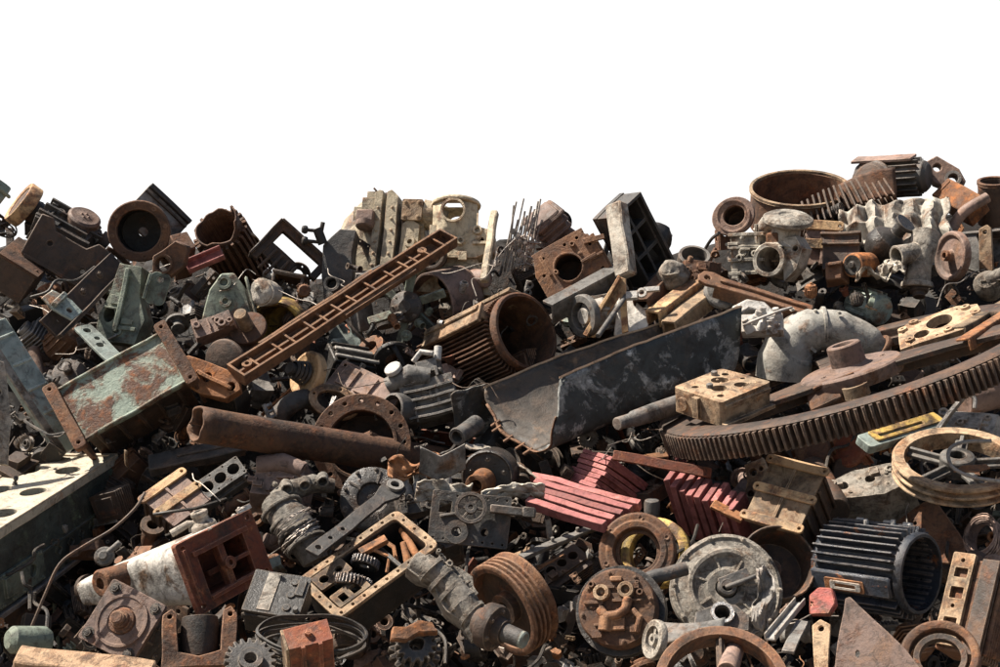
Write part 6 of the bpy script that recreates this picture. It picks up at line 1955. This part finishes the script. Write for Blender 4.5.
def k_gearbox(r):
    mb = MB().rev([(0, 2), (8, 2), (10, 4), (16, 2), (18, -2), (18, -18), (0, -18)], n=22)
    mb.box((16, 0, -10), (22, 24, 18), I4, (.8, .8))
    for x, y in ring_of(6, 15):
        mb.bolt((x, y, 2), 1.6, 1.5)
    return mb.tube([(0, 0, 0), (0, 0, 14)], 4, 12)


def k_head(r):
    mb = MB().plate(rect(-26, -10, 26, 10, 2), [circ(-17 + i * 11.4, 0, 4.2, 14) for i in range(4)], -12, 0)
    for i in range(5):
        mb.box((0, 12, -3 - i * 2.6), (50, 8, 1.2))
    return bosses(mb, -24, -9, 24, 9, 7, r, big=2.5)


def k_sheet(r):
    a, b = r.uniform(2, 5), r.uniform(1, 4)
    return MB().grid(lambda u, v: V((-22 + 44 * u, -14 + 28 * v * (1 - .4 * u), 6 * math.sin(u * a + v * b) + 8 * (v - .5) ** 2)), 10, 8)


def k_angle(r):
    l = r.uniform(50, 90)
    return MB().plate(rect(-l / 2, -7, l / 2, 7, 1), [circ(-l * .35, 1, 2), circ(l * .3, 1, 2), circ(0, 1, 1.6)], -1, 1).box((0, -7, 6), (l, 2, 14))


def k_channel(r):
    l = r.uniform(40, 80)
    return MB().box((0, 0, 0), (l, 13, 2)).box((0, 6.5, 5), (l, 2, 10)).box((0, -6.5, 5), (l, 2, 10))


def k_spring(r):
    return MB().tube([V((-20 + i * .34, 7 * math.cos(i * .5), 7 * math.sin(i * .5))) for i in range(118)], 1.5, 6)


def k_pulley(r):
    return MB().rev([(5, 7), (9, 7), (10, 3), (16, 3), (20, 6), (15, 1), (15, -1), (20, -6), (16, -3), (10, -3), (9, -7), (5, -7)], n=28, closed=True)


def k_bearing(r):
    mb = MB().plate([(-22, -10), (22, -10), (22, -4), (14, -2), (11, 8), (4, 13), (-4, 13), (-11, 8), (-14, -2), (-22, -4)], [circ(0, 2, 6.5, 18)], -7, 7)
    for x in (-17, 17):
        mb.bolt((x, -4, 0), 2, 3, I4, (0, 1, 0))
    return mb.ring(8.5, 6.5, 7, 9, F((0, 2, 0)), n=18)


def k_stud(r):
    mb = MB().rev([(0, -30), (4, -30)] + [(4 + (i % 2) * .8, -28 + i * 1.6) for i in range(20)] + [(4, 6), (4, 22), (0, 22)], n=12)
    return mb.rev([(3, 20), (8, 20), (8, 27), (0, 27)], n=6).rev([(3, -4), (8, -4), (8, 3), (3, 3)], n=6)


def k_tee(r):
    mb = MB().tube([(-20, 0, 0), (-8, 0, 0), (8, 0, 0), (20, 0, 0)], [8, 10, 10, 8], 16, wall=2).tube([(0, 0, 0), (0, 14, 0)], 7, 14, wall=1.6)
    mb.ring(13, 6, -2, 2, F((20, 0, 0), (1, 0, 0)), n=20).ring(13, 6, -2, 2, F((-20, 0, 0), (1, 0, 0)), n=20)
    return mb.ring(11, 5, -2, 2, F((0, 14, 0), (0, 1, 0)), n=18)


def k_conrod(r):
    mb = MB().ring(12, 7.5, -4, 4, F((-18, 0, 0)), n=22).ring(7, 3.6, -4, 4, F((26, 0, 0)), n=16)
    mb.box((5, 0, 0), (32, 7, 3)).box((5, 4, 0), (32, 2, 6)).box((5, -4, 0), (32, 2, 6))
    return mb.bolt((-18, 13, 0), 2.4, 3, I4, (0, 1, 0)).bolt((-18, -13, 0), 2.4, 3, I4, (0, -1, 0))


def k_plate(r):
    return MB().plate([(-24, -14), (18, -18), (26, 2), (14, 16), (-20, 14)], [circ(-8, 0, 6, 14), circ(12, 4, 3), circ(10, -10, 2.4)], -2, 1.5)


def k_cover(r):
    mb = MB().plate(rect(-22, -14, 22, 14, 3), [circ(x, y, 1.5, 6) for x in (-19, 19) for y in (-11, 11)], -2, 1)
    for i in range(5):
        mb.box((-14 + i * 7, 0, 2), (2.4, 22, 3))
    return mb.box((0, 0, -7), (38, 24, 10))


def k_manifold(r):
    mb = MB().tube([(-26, 0, 0), (26, 0, 0)], 7, 14)
    for x in (-18, 0, 18):
        mb.tube([(x, 0, 0), (x, 8, 4), (x, 16, 12)], 5.5, 12, wall=1.4)
        mb.ring(9, 4.4, -1.5, 1.5, F((x, 16, 12), (0, .7, .7)), n=14)
    return mb


def k_motor(r):
    mb = MB().rev([(0, 26), (4, 26), (4, 20), (14, 18), (16, 14), (16, -16), (13, -20), (0, -20)][::-1], n=24)
    for i in range(16):
        mb.box((16, 0, -1), (5, 1.5, 26), Matrix.Rotation(R(i * 22.5), 4, 'Z'))
    return mb.box((18, 0, 0), (8, 10, 14))


def k_gear(r):
    return MB().plate(gear_outline(20, 16, 22), [circ(0, 0, 5)], -5, 5).ring(9, 5, 5, 9, n=18)


def k_fins(r):
    mb = MB().box((0, 0, 0), (20, 20, 34))
    for i in range(8):
        mb.box((0, 0, -14 + i * 4), (32, 30, 1.4))
    return mb.rev([(6, 17), (9, 17), (9, 22), (5, 22), (5, 18)], n=16)


def k_box(r):
    return MB().plate(rect(-18, -12, 18, 12, 2), [rect(-14, -9, 14, 9, 1)], -20, 0).box((0, 0, -18), (34, 22, 2)).box((0, 13, -6), (30, 3, 6)).bolt((-16, -10.5, 0), 1.4, 1).bolt((16, 10.5, 0), 1.4, 1)


def k_tubeend(r):
    l = r.uniform(24, 50)
    return MB().tube([(0, 0, -l), (0, 0, -l / 2), (0, 0, 0)], 9, 18, wall=1.8).ring(12, 8.6, -8, -5, n=20)


def k_hose(r):
    return MB().tube(curve_pts([(-34, r.uniform(-10, 10), 0), (-14, r.uniform(-14, 14), 6), (8, r.uniform(-14, 14), 4), (34, r.uniform(-10, 10), -4)], 22), 3.4, 8)


def k_flatbar(r):
    l = r.uniform(70, 130)
    b = r.uniform(-12, 12)
    return MB().grid(lambda u, v: V((l * (u - .5), (v - .5) * 9, b * math.sin(u * 3.1) + (r.seed(int(u * 9)) or 0))), 14, 1)


def k_bentrod(r):
    return MB().tube(curve_pts([(-50, r.uniform(-12, 12), 0), (-18, r.uniform(-16, 16), r.uniform(-8, 8)), (16, r.uniform(-16, 16), r.uniform(-8, 8)), (50, r.uniform(-14, 14), 0)], 22), 1.9, 8)


def k_crush(r):
    s = r.uniform(0, 9)
    return MB().grid(lambda u, v: V(((14 + 5 * noise.noise(V((u * 4, v * 5, s)))) * math.cos(v * 5.6), (12 + 7 * noise.noise(V((u * 4, v * 5, s + 4)))) * math.sin(v * 5.6), -20 + 40 * u)), 10, 22)


def k_cable(r):
    n = 60
    a = r.uniform(1.5, 3)
    return MB().tube([V(((14 + i * .12) * math.cos(i * .3), (10 + i * .1) * math.sin(i * .3), 5 * math.sin(i * .3 * a) + i * .05)) for i in range(n)], 1.3, 6)


def k_lump(r):
    return bosses(MB().box((0, 0, 0), (34, 26, 16), I4, (r.uniform(.4, .8), r.uniform(.4, .8))).box((8, 4, 4), (16, 20, 12), I4, (.6, .6)), -14, -10, 14, 10, 7, r, z=6, big=3.5)


KINDS = [  # name, noun, category, generator, weight, warp
    ('pipe_flange', 'bolted pipe flange', 'flange', k_flange, 11, .6), ('flanged_hub', 'flanged hub', 'hub', k_hub, 9, .6), ('pipe_elbow', 'flanged pipe elbow', 'pipe fitting', k_elbow, 9, .8), ('bracket', 'bent lug bracket', 'bracket', k_bracket, 12, 1.6),
    ('casting', 'knobbly casting', 'casting', k_casting, 22, 2.2), ('gear_case', 'round gear case', 'gear case', k_gearbox, 11, 1.2), ('bored_block', 'four-bore cylinder head', 'cylinder head', k_head, 9, .8), ('sheet_scrap', 'torn sheet scrap', 'sheet metal', k_sheet, 15, 3),
    ('angle_iron', 'drilled angle iron', 'angle iron', k_angle, 14, 1.5), ('channel_iron', 'channel iron', 'channel', k_channel, 9, 1.5), ('coil_spring', 'coil spring', 'spring', k_spring, 5, .6), ('grooved_pulley', 'grooved pulley', 'pulley', k_pulley, 8, .5),
    ('pillow_block', 'pillow block bearing', 'bearing', k_bearing, 9, .8), ('threaded_stud', 'threaded stud with nuts', 'bolt', k_stud, 8, .4), ('tee_valve', 'flanged tee fitting', 'pipe fitting', k_tee, 9, 1), ('connecting_rod', 'connecting rod', 'connecting rod', k_conrod, 9, .6),
    ('drilled_plate', 'drilled plate offcut', 'plate', k_plate, 14, 2), ('ribbed_cover', 'ribbed cover', 'cover', k_cover, 11, .8), ('manifold', 'three-branch manifold', 'manifold', k_manifold, 9, 1.2), ('small_motor', 'small finned motor', 'motor', k_motor, 8, .8),
    ('cogwheel', 'small cogwheel', 'gear', k_gear, 9, .5), ('finned_barrel', 'finned cylinder barrel', 'cylinder', k_fins, 8, 1), ('junction_box', 'open junction box', 'box', k_box, 8, 1.2), ('open_tube', 'short open tube', 'tube', k_tubeend, 9, .8), ('flat_bar', 'bent flat bar', 'metal bar', k_flatbar, 14, 2), ('bent_rod', 'bent rod', 'rod', k_bentrod, 12, 0), ('crushed_tin', 'crushed tin', 'sheet metal', k_crush, 12, 4), ('cable_coil', 'tangled cable loop', 'cable', k_cable, 7, 1.5), ('torn_casting', 'torn casting fragment', 'casting', k_lump, 16, 5),
         ('rubber_hose', 'perished rubber hose', 'hose', k_hose, 6, 0)]
MATW = [('rust_dk', 22), ('black', 12), ('oil', 18), ('grey_dk', 18), ('rust', 10), ('mauve', 4), ('rust_tan', 5), ('rust_or', 7), ('grey', 7), ('stone', 6), ('greengrey', 3), ('grey_lt', 3), ('alu', 5), ('rust_red', 3), ('bluegrey', 2)]
rng = random.Random(2024)
PROTO = {}
FILL = []
KEEP = set(int(q) for q in "3 7 13 16 17 18 20 21 24 26 41 42 43 46 50 61 62 64 78 79 80 85 90 92 93 97 103 105 114 115 116 117 118 125 129 130 131 132 133 134 137 140 141 146 147 154 173 175 177 179 184 185 186 190 191 194 195 196 204 205 208 209 227 231 238 239 241 246 257 258 259 260 265 268 269 277 292 314 320 331 332 340 341 346 360 362 368 393 398 400 416 446 465 507 508 511 532 533 539 541 542 543 561 562 571 572 574 593 599 600 603 615 616 630 639 644 646 668 683 688 722 723 731 732 733 751 753 774 776 777 798 806 807 808 809 831 840 848 850 858 861 863 864 866 885 890 901 938 939 945 946 962 963 993 997 998 1004 1008 1015 1017 1023 1040 1041 1047 1048 1050 1051 1054 1073 1074 1075 1076 1078 1090 1101 1102 1104 1107 1108 1126 1128 1130 1133 1135 1136 1138 1139 1143 1144 1146 1154 1155 1156 1158 1166 1167 1168 1169 1170 1171 1175 1176 1178 1179 1181 1183 1184 1185 1186 1187 1188 1189 1193 1196 1198 1199 1208 1210 1212 1218 1222 1225 1227 1230 1233 1234 1236 1240 1244 1248 1251 1253 1260 1263 1265 1266 1267 1269 1271 1276 1279 1284 1288 1290 1291 1300 1305 1318 1319 1325 1327 1328 1331 1337 1341 1342 1349 1350 1351 1354 1355 1356 1357 1363 1369 1374 1375 1378 1380 1381 1384 1386 1390 1405 1406 1408 1412 1418 1422 1424 1434 1435 1437 1440 1443 1444 1445 1446 1449 1451 1453 1454 1458 1459 1463 1464 1469 1470 1475 1477 1479 1483 1499 1500 1502 1506 1507 1509 1510 1512 1513 1516 1518 1519 1520 1522 1524 1529 1530 1532 1535 1540 1542 1546 1548 1549 1554 1557 1559 1562 1564 1566 1567 1572 1574 1575 1576 1579 1589 1594 1600 1601 1608 1609 1610 1617 1623 1628 1632 1635 1636 1637 1639 1641 1646 1648 1650 1651 1666 1670 1671 1673 1675 1677 1678 1680 1684 1688 1690 1691 1693 1696 1698 1700 1703 1704 1706 1709 1710 1715 1718 1719 1723 1725 1728 1730 1733 1736 1738 1739 1740 1741 1744 1746 1749 1752 1757 1760 1763 1766 1769 1773 1774 1780 1782 1783 1784 1785 1791 1792 1796 1797 1801 1806 1808 1811 1812".split())
NF = [0]


def filler(kind, mname, px, py, lift, size, rot):
    nm, noun, cat, gen, wgt, wp = kind
    var = rng.randrange(3)
    key = (nm, var)
    NF[0] += 1
    if KEEP is not None and NF[0] not in KEEP:
        return
    if key not in PROTO:
        o = gen(random.Random(var * 7 + 1)).build(nm, M['rust'], var * 9.0, bev=.5 if nm not in ('sheet_scrap', 'rubber_hose', 'coil_spring', 'flat_bar', 'bent_rod', 'crushed_tin', 'cable_coil') else 0, warp=wp, sub=(8 if nm == 'torn_casting' else 14) if wp > 1 else 0, solid={'sheet_scrap': 1.4, 'crushed_tin': 1.0, 'flat_bar': 2.2}.get(nm, 0))
        PROTO[key] = o
    o = PROTO[key].copy()
    COL.objects.link(o)
    o.material_slots[0].link = 'OBJECT'
    o.material_slots[0].material = M[mname]
    if nm in ('rubber_hose', 'cable_coil'):
        o.material_slots[0].material, mname = M['rubber'], 'rubber'
    d = D(py) - lift
    o.matrix_world = Matrix.Translation(P(px, py, d)) @ rot.to_4x4() @ Matrix.Scale(K * d / U * size, 4)
    FILL.append((o, noun, cat, mname, px, py, size, NF[0]))


def rnd_rot():
    z = V((rng.gauss(-.1, .6), rng.gauss(.35, .6), rng.gauss(.55, .5)))
    return basis(z if z.length > .1 else V((0, 0, 1)), (rng.gauss(0, 1), rng.gauss(0, 1), rng.gauss(0, 1)))


def sky_top(px):
    for (a, b), (c, d) in zip(SKYL, SKYL[1:]):
        if px <= c:
            return b + (d - b) * max(0, (px - a)) / (c - a)
    return SKYL[-1][1]


SKYL = [(-200, 250), (0, 212), (60, 222), (110, 250), (180, 268), (250, 272), (330, 262), (345, 232), (500, 240), (560, 262), (600, 250), (640, 262), (690, 252), (720, 228), (790, 212), (850, 190), (930, 190), (1000, 190), (1200, 230)]
kw = [k[4] for k in KINDS]
mw = [m[1] for m in MATW]
step = 20
for row in range(25):
    for col in range(54):
        px = -40 + col * step + (row % 2) * step / 2 + rng.uniform(-9, 9)
        py = 200 + row * step + rng.uniform(-9, 9)
        kind = rng.choices(KINDS, kw)[0]
        mat = rng.choices([m[0] for m in MATW], mw)[0]
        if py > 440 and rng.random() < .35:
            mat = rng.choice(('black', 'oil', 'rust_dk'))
        if kind[0] in ('rubber_hose', 'cable_coil'):
            mat = 'rubber'
        size = rng.choice((.38, .45, .52, .6, .68, .78, .9, 1.05))
        rot = rnd_rot()
        if py < sky_top(px) + 14 * size:
            continue
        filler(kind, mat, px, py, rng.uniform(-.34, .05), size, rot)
COLW['rubber'] = 'black'

# bulkier castings, boxes and motors, dark to paint shade into the lower gaps
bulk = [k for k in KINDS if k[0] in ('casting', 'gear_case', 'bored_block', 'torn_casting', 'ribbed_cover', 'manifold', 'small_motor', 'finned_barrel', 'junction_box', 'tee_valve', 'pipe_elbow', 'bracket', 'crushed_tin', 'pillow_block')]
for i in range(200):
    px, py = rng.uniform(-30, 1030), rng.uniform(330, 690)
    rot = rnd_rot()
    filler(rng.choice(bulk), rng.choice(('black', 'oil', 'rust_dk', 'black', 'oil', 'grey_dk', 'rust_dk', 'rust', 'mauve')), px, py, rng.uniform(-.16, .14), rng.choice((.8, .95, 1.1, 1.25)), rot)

# small fragments lying loose on top
for i in range(420):
    px, py = rng.uniform(-20, 1020), rng.uniform(250, 680)
    if py < sky_top(px) + 22:
        continue
    rot = rnd_rot()
    filler(rng.choice(KINDS), rng.choices([m[0] for m in MATW], mw)[0], px, py, rng.uniform(.04, .3), rng.choice((.22, .28, .34, .4)), rot)

# loose wires and thin rods trailing over the heap
WIRES = [(255, 275, 330, 320, 'wire'), (30, 302, 70, 330, 'wire'), (90, 345, 62, 352, 'wire'), (700, 340, 735, 335, 'wire'), (640, 365, 690, 345, 'wire'), (690, 420, 800, 385, 'grey_dk'), (600, 455, 650, 425, 'wire'), (610, 440, 665, 432, 'wire'),
         (718, 470, 722, 530, 'grey_dk'), (655, 590, 700, 530, 'rubber'), (742, 560, 746, 620, 'grey_dk'), (800, 545, 840, 520, 'grey_dk'), (770, 620, 830, 600, 'wire'), (780, 630, 835, 612, 'wire'), (905, 500, 912, 540, 'wire'), (930, 580, 985, 598, 'wire'),
         (470, 560, 480, 500, 'wire'), (415, 560, 452, 545, 'wire'), (300, 618, 330, 590, 'wire'), (120, 585, 160, 560, 'wire'), (485, 270, 515, 245, 'wire'), (500, 255, 470, 290, 'wire'), (880, 245, 940, 250, 'wire'), (940, 300, 985, 265, 'wire'), (250, 560, 300, 540, 'wire'),
         (500, 655, 470, 640, 'wire'), (560, 430, 610, 410, 'wire'), (430, 275, 480, 262, 'wire'), (350, 285, 330, 270, 'wire'), (225, 285, 262, 270, 'wire'), (150, 275, 190, 262, 'wire'), (950, 405, 1000, 365, 'wire'), (700, 560, 640, 610, 'rubber'), (220, 505, 190, 470, 'wire')]
for i in range(34):
    a, b = rng.uniform(0, 1000), rng.uniform(300, 660)
    an, ln = rng.uniform(0, 6.28), rng.uniform(30, 95)
    WIRES.append((a, b, a + ln * math.cos(an), b + ln * .7 * math.sin(an), rng.choice(('rubber', 'rubber', 'rubber', 'rust_dk', 'grey_dk'))))
for x0, y0, x1, y1, mname in WIRES:
    l = .4
    pts = []
    n = 5
    for i in range(n):
        f = i / (n - 1)
        px, py = x0 + (x1 - x0) * f + rng.uniform(-7, 7), y0 + (y1 - y0) * f + rng.uniform(-7, 7)
        d0 = D((y0 + y1) / 2) - l
        pts.append((P(px, py, D(py) - l + rng.uniform(-.04, .04)) - P((x0 + x1) / 2, (y0 + y1) / 2, d0)) / U)
    o = MB().tube(curve_pts(pts, 26), .5 if mname != 'rubber' else 1.5, 6).build('loose_wire', M[mname], 0, bev=0)
    o.location = P((x0 + x1) / 2, (y0 + y1) / 2, D((y0 + y1) / 2) - l)
    FILL.append((o, 'loose wire' if mname != 'rubber' else 'trailing cable', 'wire' if mname != 'rubber' else 'cable', mname, (x0 + x1) / 2, (y0 + y1) / 2, 1, 0))
for o in PROTO.values():
    bpy.data.objects.remove(o)
# ---------------------------------------------------------------- finish all things
for t in ALL:
    t.finish()

# ---------------------------------------------------------------- setting: ground and the mound under the scrap
SKY = [(-500, 300), (-250, 262), (-60, 240), (60, 238), (200, 250), (300, 265), (420, 250), (480, 236), (540, 228), (600, 246), (650, 252), (700, 243), (740, 226), (800, 225), (900, 205), (1000, 205), (1200, 225), (1450, 300)]


def sky_row(px):
    for (a, b), (c, d) in zip(SKY, SKY[1:]):
        if px <= c:
            return b + (d - b) * max(0, (px - a)) / (c - a)
    return SKY[-1][1]


def mound_point(px, t):
    """t 0..1 from the heap's foot to its crest, 1..1.6 down the far side"""
    top = sky_row(px) + 12
    if t <= 1:
        py = 860 + (top - 860) * t
        d = D(py) + .55
        q = P(px, py, d)
    else:
        d0 = D(top) + .5
        q = P(px, top, d0)
        k = (t - 1) / .6
        q.y += .5 * k + 2.4 * k
        q.z *= max(0, 1 - k * k * 1.02)
    return q


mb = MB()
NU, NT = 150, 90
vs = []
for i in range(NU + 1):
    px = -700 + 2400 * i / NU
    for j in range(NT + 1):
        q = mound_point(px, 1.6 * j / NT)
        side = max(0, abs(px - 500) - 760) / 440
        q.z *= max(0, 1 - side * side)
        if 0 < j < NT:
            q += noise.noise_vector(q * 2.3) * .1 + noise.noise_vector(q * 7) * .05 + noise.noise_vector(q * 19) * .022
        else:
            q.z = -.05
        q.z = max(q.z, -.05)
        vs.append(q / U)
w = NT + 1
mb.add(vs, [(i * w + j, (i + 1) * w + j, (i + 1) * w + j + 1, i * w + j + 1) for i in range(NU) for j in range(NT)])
o = mb.build('heap_terrain', M['shaded_soil'], bev=0)
o['kind'] = 'structure'
mb = MB()
mb.grid(lambda u, v: ((u - .5) * 4000 / U, (v - .3) * 4000 / U, 0), 8, 8)
o = mb.build('ground', M['ground'], bev=0)
o['kind'] = 'structure'

# loose crumbs of broken metal lying between the parts
rng = random.Random(3)
for mname, count_, lo_, hi_ in (('rust_dk', 3000, .12, .5), ('rust', 1000, .0, .45), ('black', 4200, .06, .5), ('stone', 330, -.02, .4)):  # mostly black: the shade of the gaps is put into the colour
    mb = MB()
    for _ in range(count_):
        px, py = rng.uniform(-120, 1120), rng.uniform(170, 720)
        if py < sky_row(px) + 16:
            continue
        d = D(py) + rng.uniform(lo_, hi_)
        p = P(px, py, d) / U
        s = rng.uniform(1.2, 6) * (1 if rng.random() < .85 else 1.9)
        m = Matrix.Translation(p) @ basis((rng.gauss(0, 1), rng.gauss(0, 1), rng.gauss(0, 1)), (rng.gauss(0, 1), 1, .3)).to_4x4()
        k = rng.random()
        if k < .3:
            mb.box((0, 0, 0), (s * rng.uniform(1, 3.5), s * rng.uniform(.4, 1), s * rng.uniform(.1, .6)), m, (rng.uniform(.4, 1), rng.uniform(.5, 1)))
        elif k < .5:
            mb.rev([(s * .4, 0), (s * .9, 0), (s * .9, s * .4), (s * .4, s * .4)], m, 9, True)
        elif k < .7:
            mb.cyl((0, 0, 0), (s * rng.uniform(1, 4), s, 0), s * .3, n=7, M=m)
        elif k < .85:
            mb.tube([V((i * s * .9, math.sin(i * 1.1) * s, math.cos(i * .9) * s * .6)) for i in range(7)], s * .1, 4, m)
        else:
            mb.grid(lambda u, v: ((u - .5) * s * 4, (v - .5) * s * 3, math.sin(u * 4) * s * .5 + v * v * s), 3, 3, m)
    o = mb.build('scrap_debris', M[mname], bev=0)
    o['kind'] = 'stuff'

# ---------------------------------------------------------------- keep only the small scrap that can be seen from in front
bpy.context.view_layer.update()
dg = bpy.context.evaluated_depsgraph_get()
vr_ = random.Random(5)
gone = []
for rec in (FILL if KEEP is None else [q for q in FILL if q[7] == 0]):
    o = rec[0]
    n = len(o.data.vertices)
    hit = 0
    for _ in range(45):
        if hit >= 7:
            break
        q = o.matrix_world @ o.data.vertices[vr_.randrange(n)].co
        dr = q - CAMP
        ok_, loc, nor, idx, ob, mt = scene.ray_cast(dg, CAMP, dr.normalized(), distance=dr.length + .02)
        if ok_ and ob is not None and ob.name == o.name:
            hit += 1
    if hit < 7:
        gone.append(rec)
for rec in gone:
    FILL.remove(rec)
    bpy.data.objects.remove(rec[0])
count = {}
for o, noun, cat, mname, px, py, size, _nf in FILL:
    w = COLW.get(mname, '')
    o['label'] = rel_label((w + ' ' + noun) if noun not in ('trailing cable',) else 'black ' + noun, px, py, 'small' if size < .6 else 'larger')
    o['category'] = cat
print('FILL kept', len(FILL), 'dropped', len(gone))

# ---------------------------------------------------------------- light, sky, camera
SUN_EL, SUN_AZ = 57.0, -84.0         # azimuth measured from straight ahead (+Y), negative = to the left
el, az = R(SUN_EL), R(SUN_AZ)
to_sun = V((math.sin(az) * math.cos(el), math.cos(az) * math.cos(el), math.sin(el)))
ld = bpy.data.lights.new('sun', 'SUN')
ld.energy = 5.0
ld.angle = R(.55)
ld.color = (1, .925, .82)
lo = bpy.data.objects.new('sun', ld)
lo.rotation_euler = to_sun.to_track_quat('Z', 'Y').to_euler()
lo.location = (-6, 0, 12)
COL.objects.link(lo)

wd = bpy.data.worlds.new('World')
scene.world = wd
wd.use_nodes = True
nt = wd.node_tree
bg = nt.nodes['Background']
sk = nt.nodes.new('ShaderNodeTexSky')
sk.sky_type = 'NISHITA'
sk.sun_disc = False
sk.sun_elevation = el
sk.sun_rotation = az
sk.air_density = 1.2
sk.dust_density = 3.0
sk.ozone_density = 1.0
# bright white haze and thin cloud near the horizon, clearer overhead
tc = nt.nodes.new('ShaderNodeTexCoord')
sp = nt.nodes.new('ShaderNodeSeparateXYZ')
nt.links.new(tc.outputs['Generated'], sp.inputs[0])
mr = nt.nodes.new('ShaderNodeMapRange')
mr.inputs['From Min'].default_value = .25
mr.inputs['From Max'].default_value = .36
mr.inputs['To Min'].default_value = 1.0
mr.inputs['To Max'].default_value = 0.0
nt.links.new(sp.outputs['Z'], mr.inputs['Value'])
mx = nt.nodes.new('ShaderNodeMix')
mx.data_type = 'RGBA'
vd = nt.nodes.new('ShaderNodeVectorMath')
vd.operation = 'DOT_PRODUCT'
nt.links.new(tc.outputs['Generated'], vd.inputs[0])
vd.inputs[1].default_value = (-.2, .98, 0)
m2 = nt.nodes.new('ShaderNodeMapRange')
m2.inputs['From Min'].default_value = .25
m2.inputs['From Max'].default_value = .75
m2.inputs['To Min'].default_value = .06
nt.links.new(vd.outputs['Value'], m2.inputs['Value'])
mm = nt.nodes.new('ShaderNodeMath')
mm.operation = 'MULTIPLY'
nt.links.new(mr.outputs[0], mm.inputs[0])
nt.links.new(m2.outputs[0], mm.inputs[1])
nt.links.new(mm.outputs[0], mx.inputs[0])
nt.links.new(sk.outputs[0], mx.inputs[6])
mx.inputs[7].default_value = (9.2, 9.2, 9.2, 1)
nt.links.new(mx.outputs[2], bg.inputs['Color'])
bg.inputs['Strength'].default_value = .05

cd = bpy.data.cameras.new('camera')
cd.lens = 50
cd.sensor_width = 36
cd.clip_end = 5000
co = bpy.data.objects.new('camera', cd)
co.location = CAMP
co.rotation_euler = (R(90), 0, 0)
COL.objects.link(co)
scene.camera = co
vs_ = scene.view_settings
vs_.view_transform = 'Standard'
vs_.look = 'None'
vs_.gamma = 1
vs_.exposure = 1.3
scene.cycles.max_bounces = 6
scene.cycles.use_denoising = True
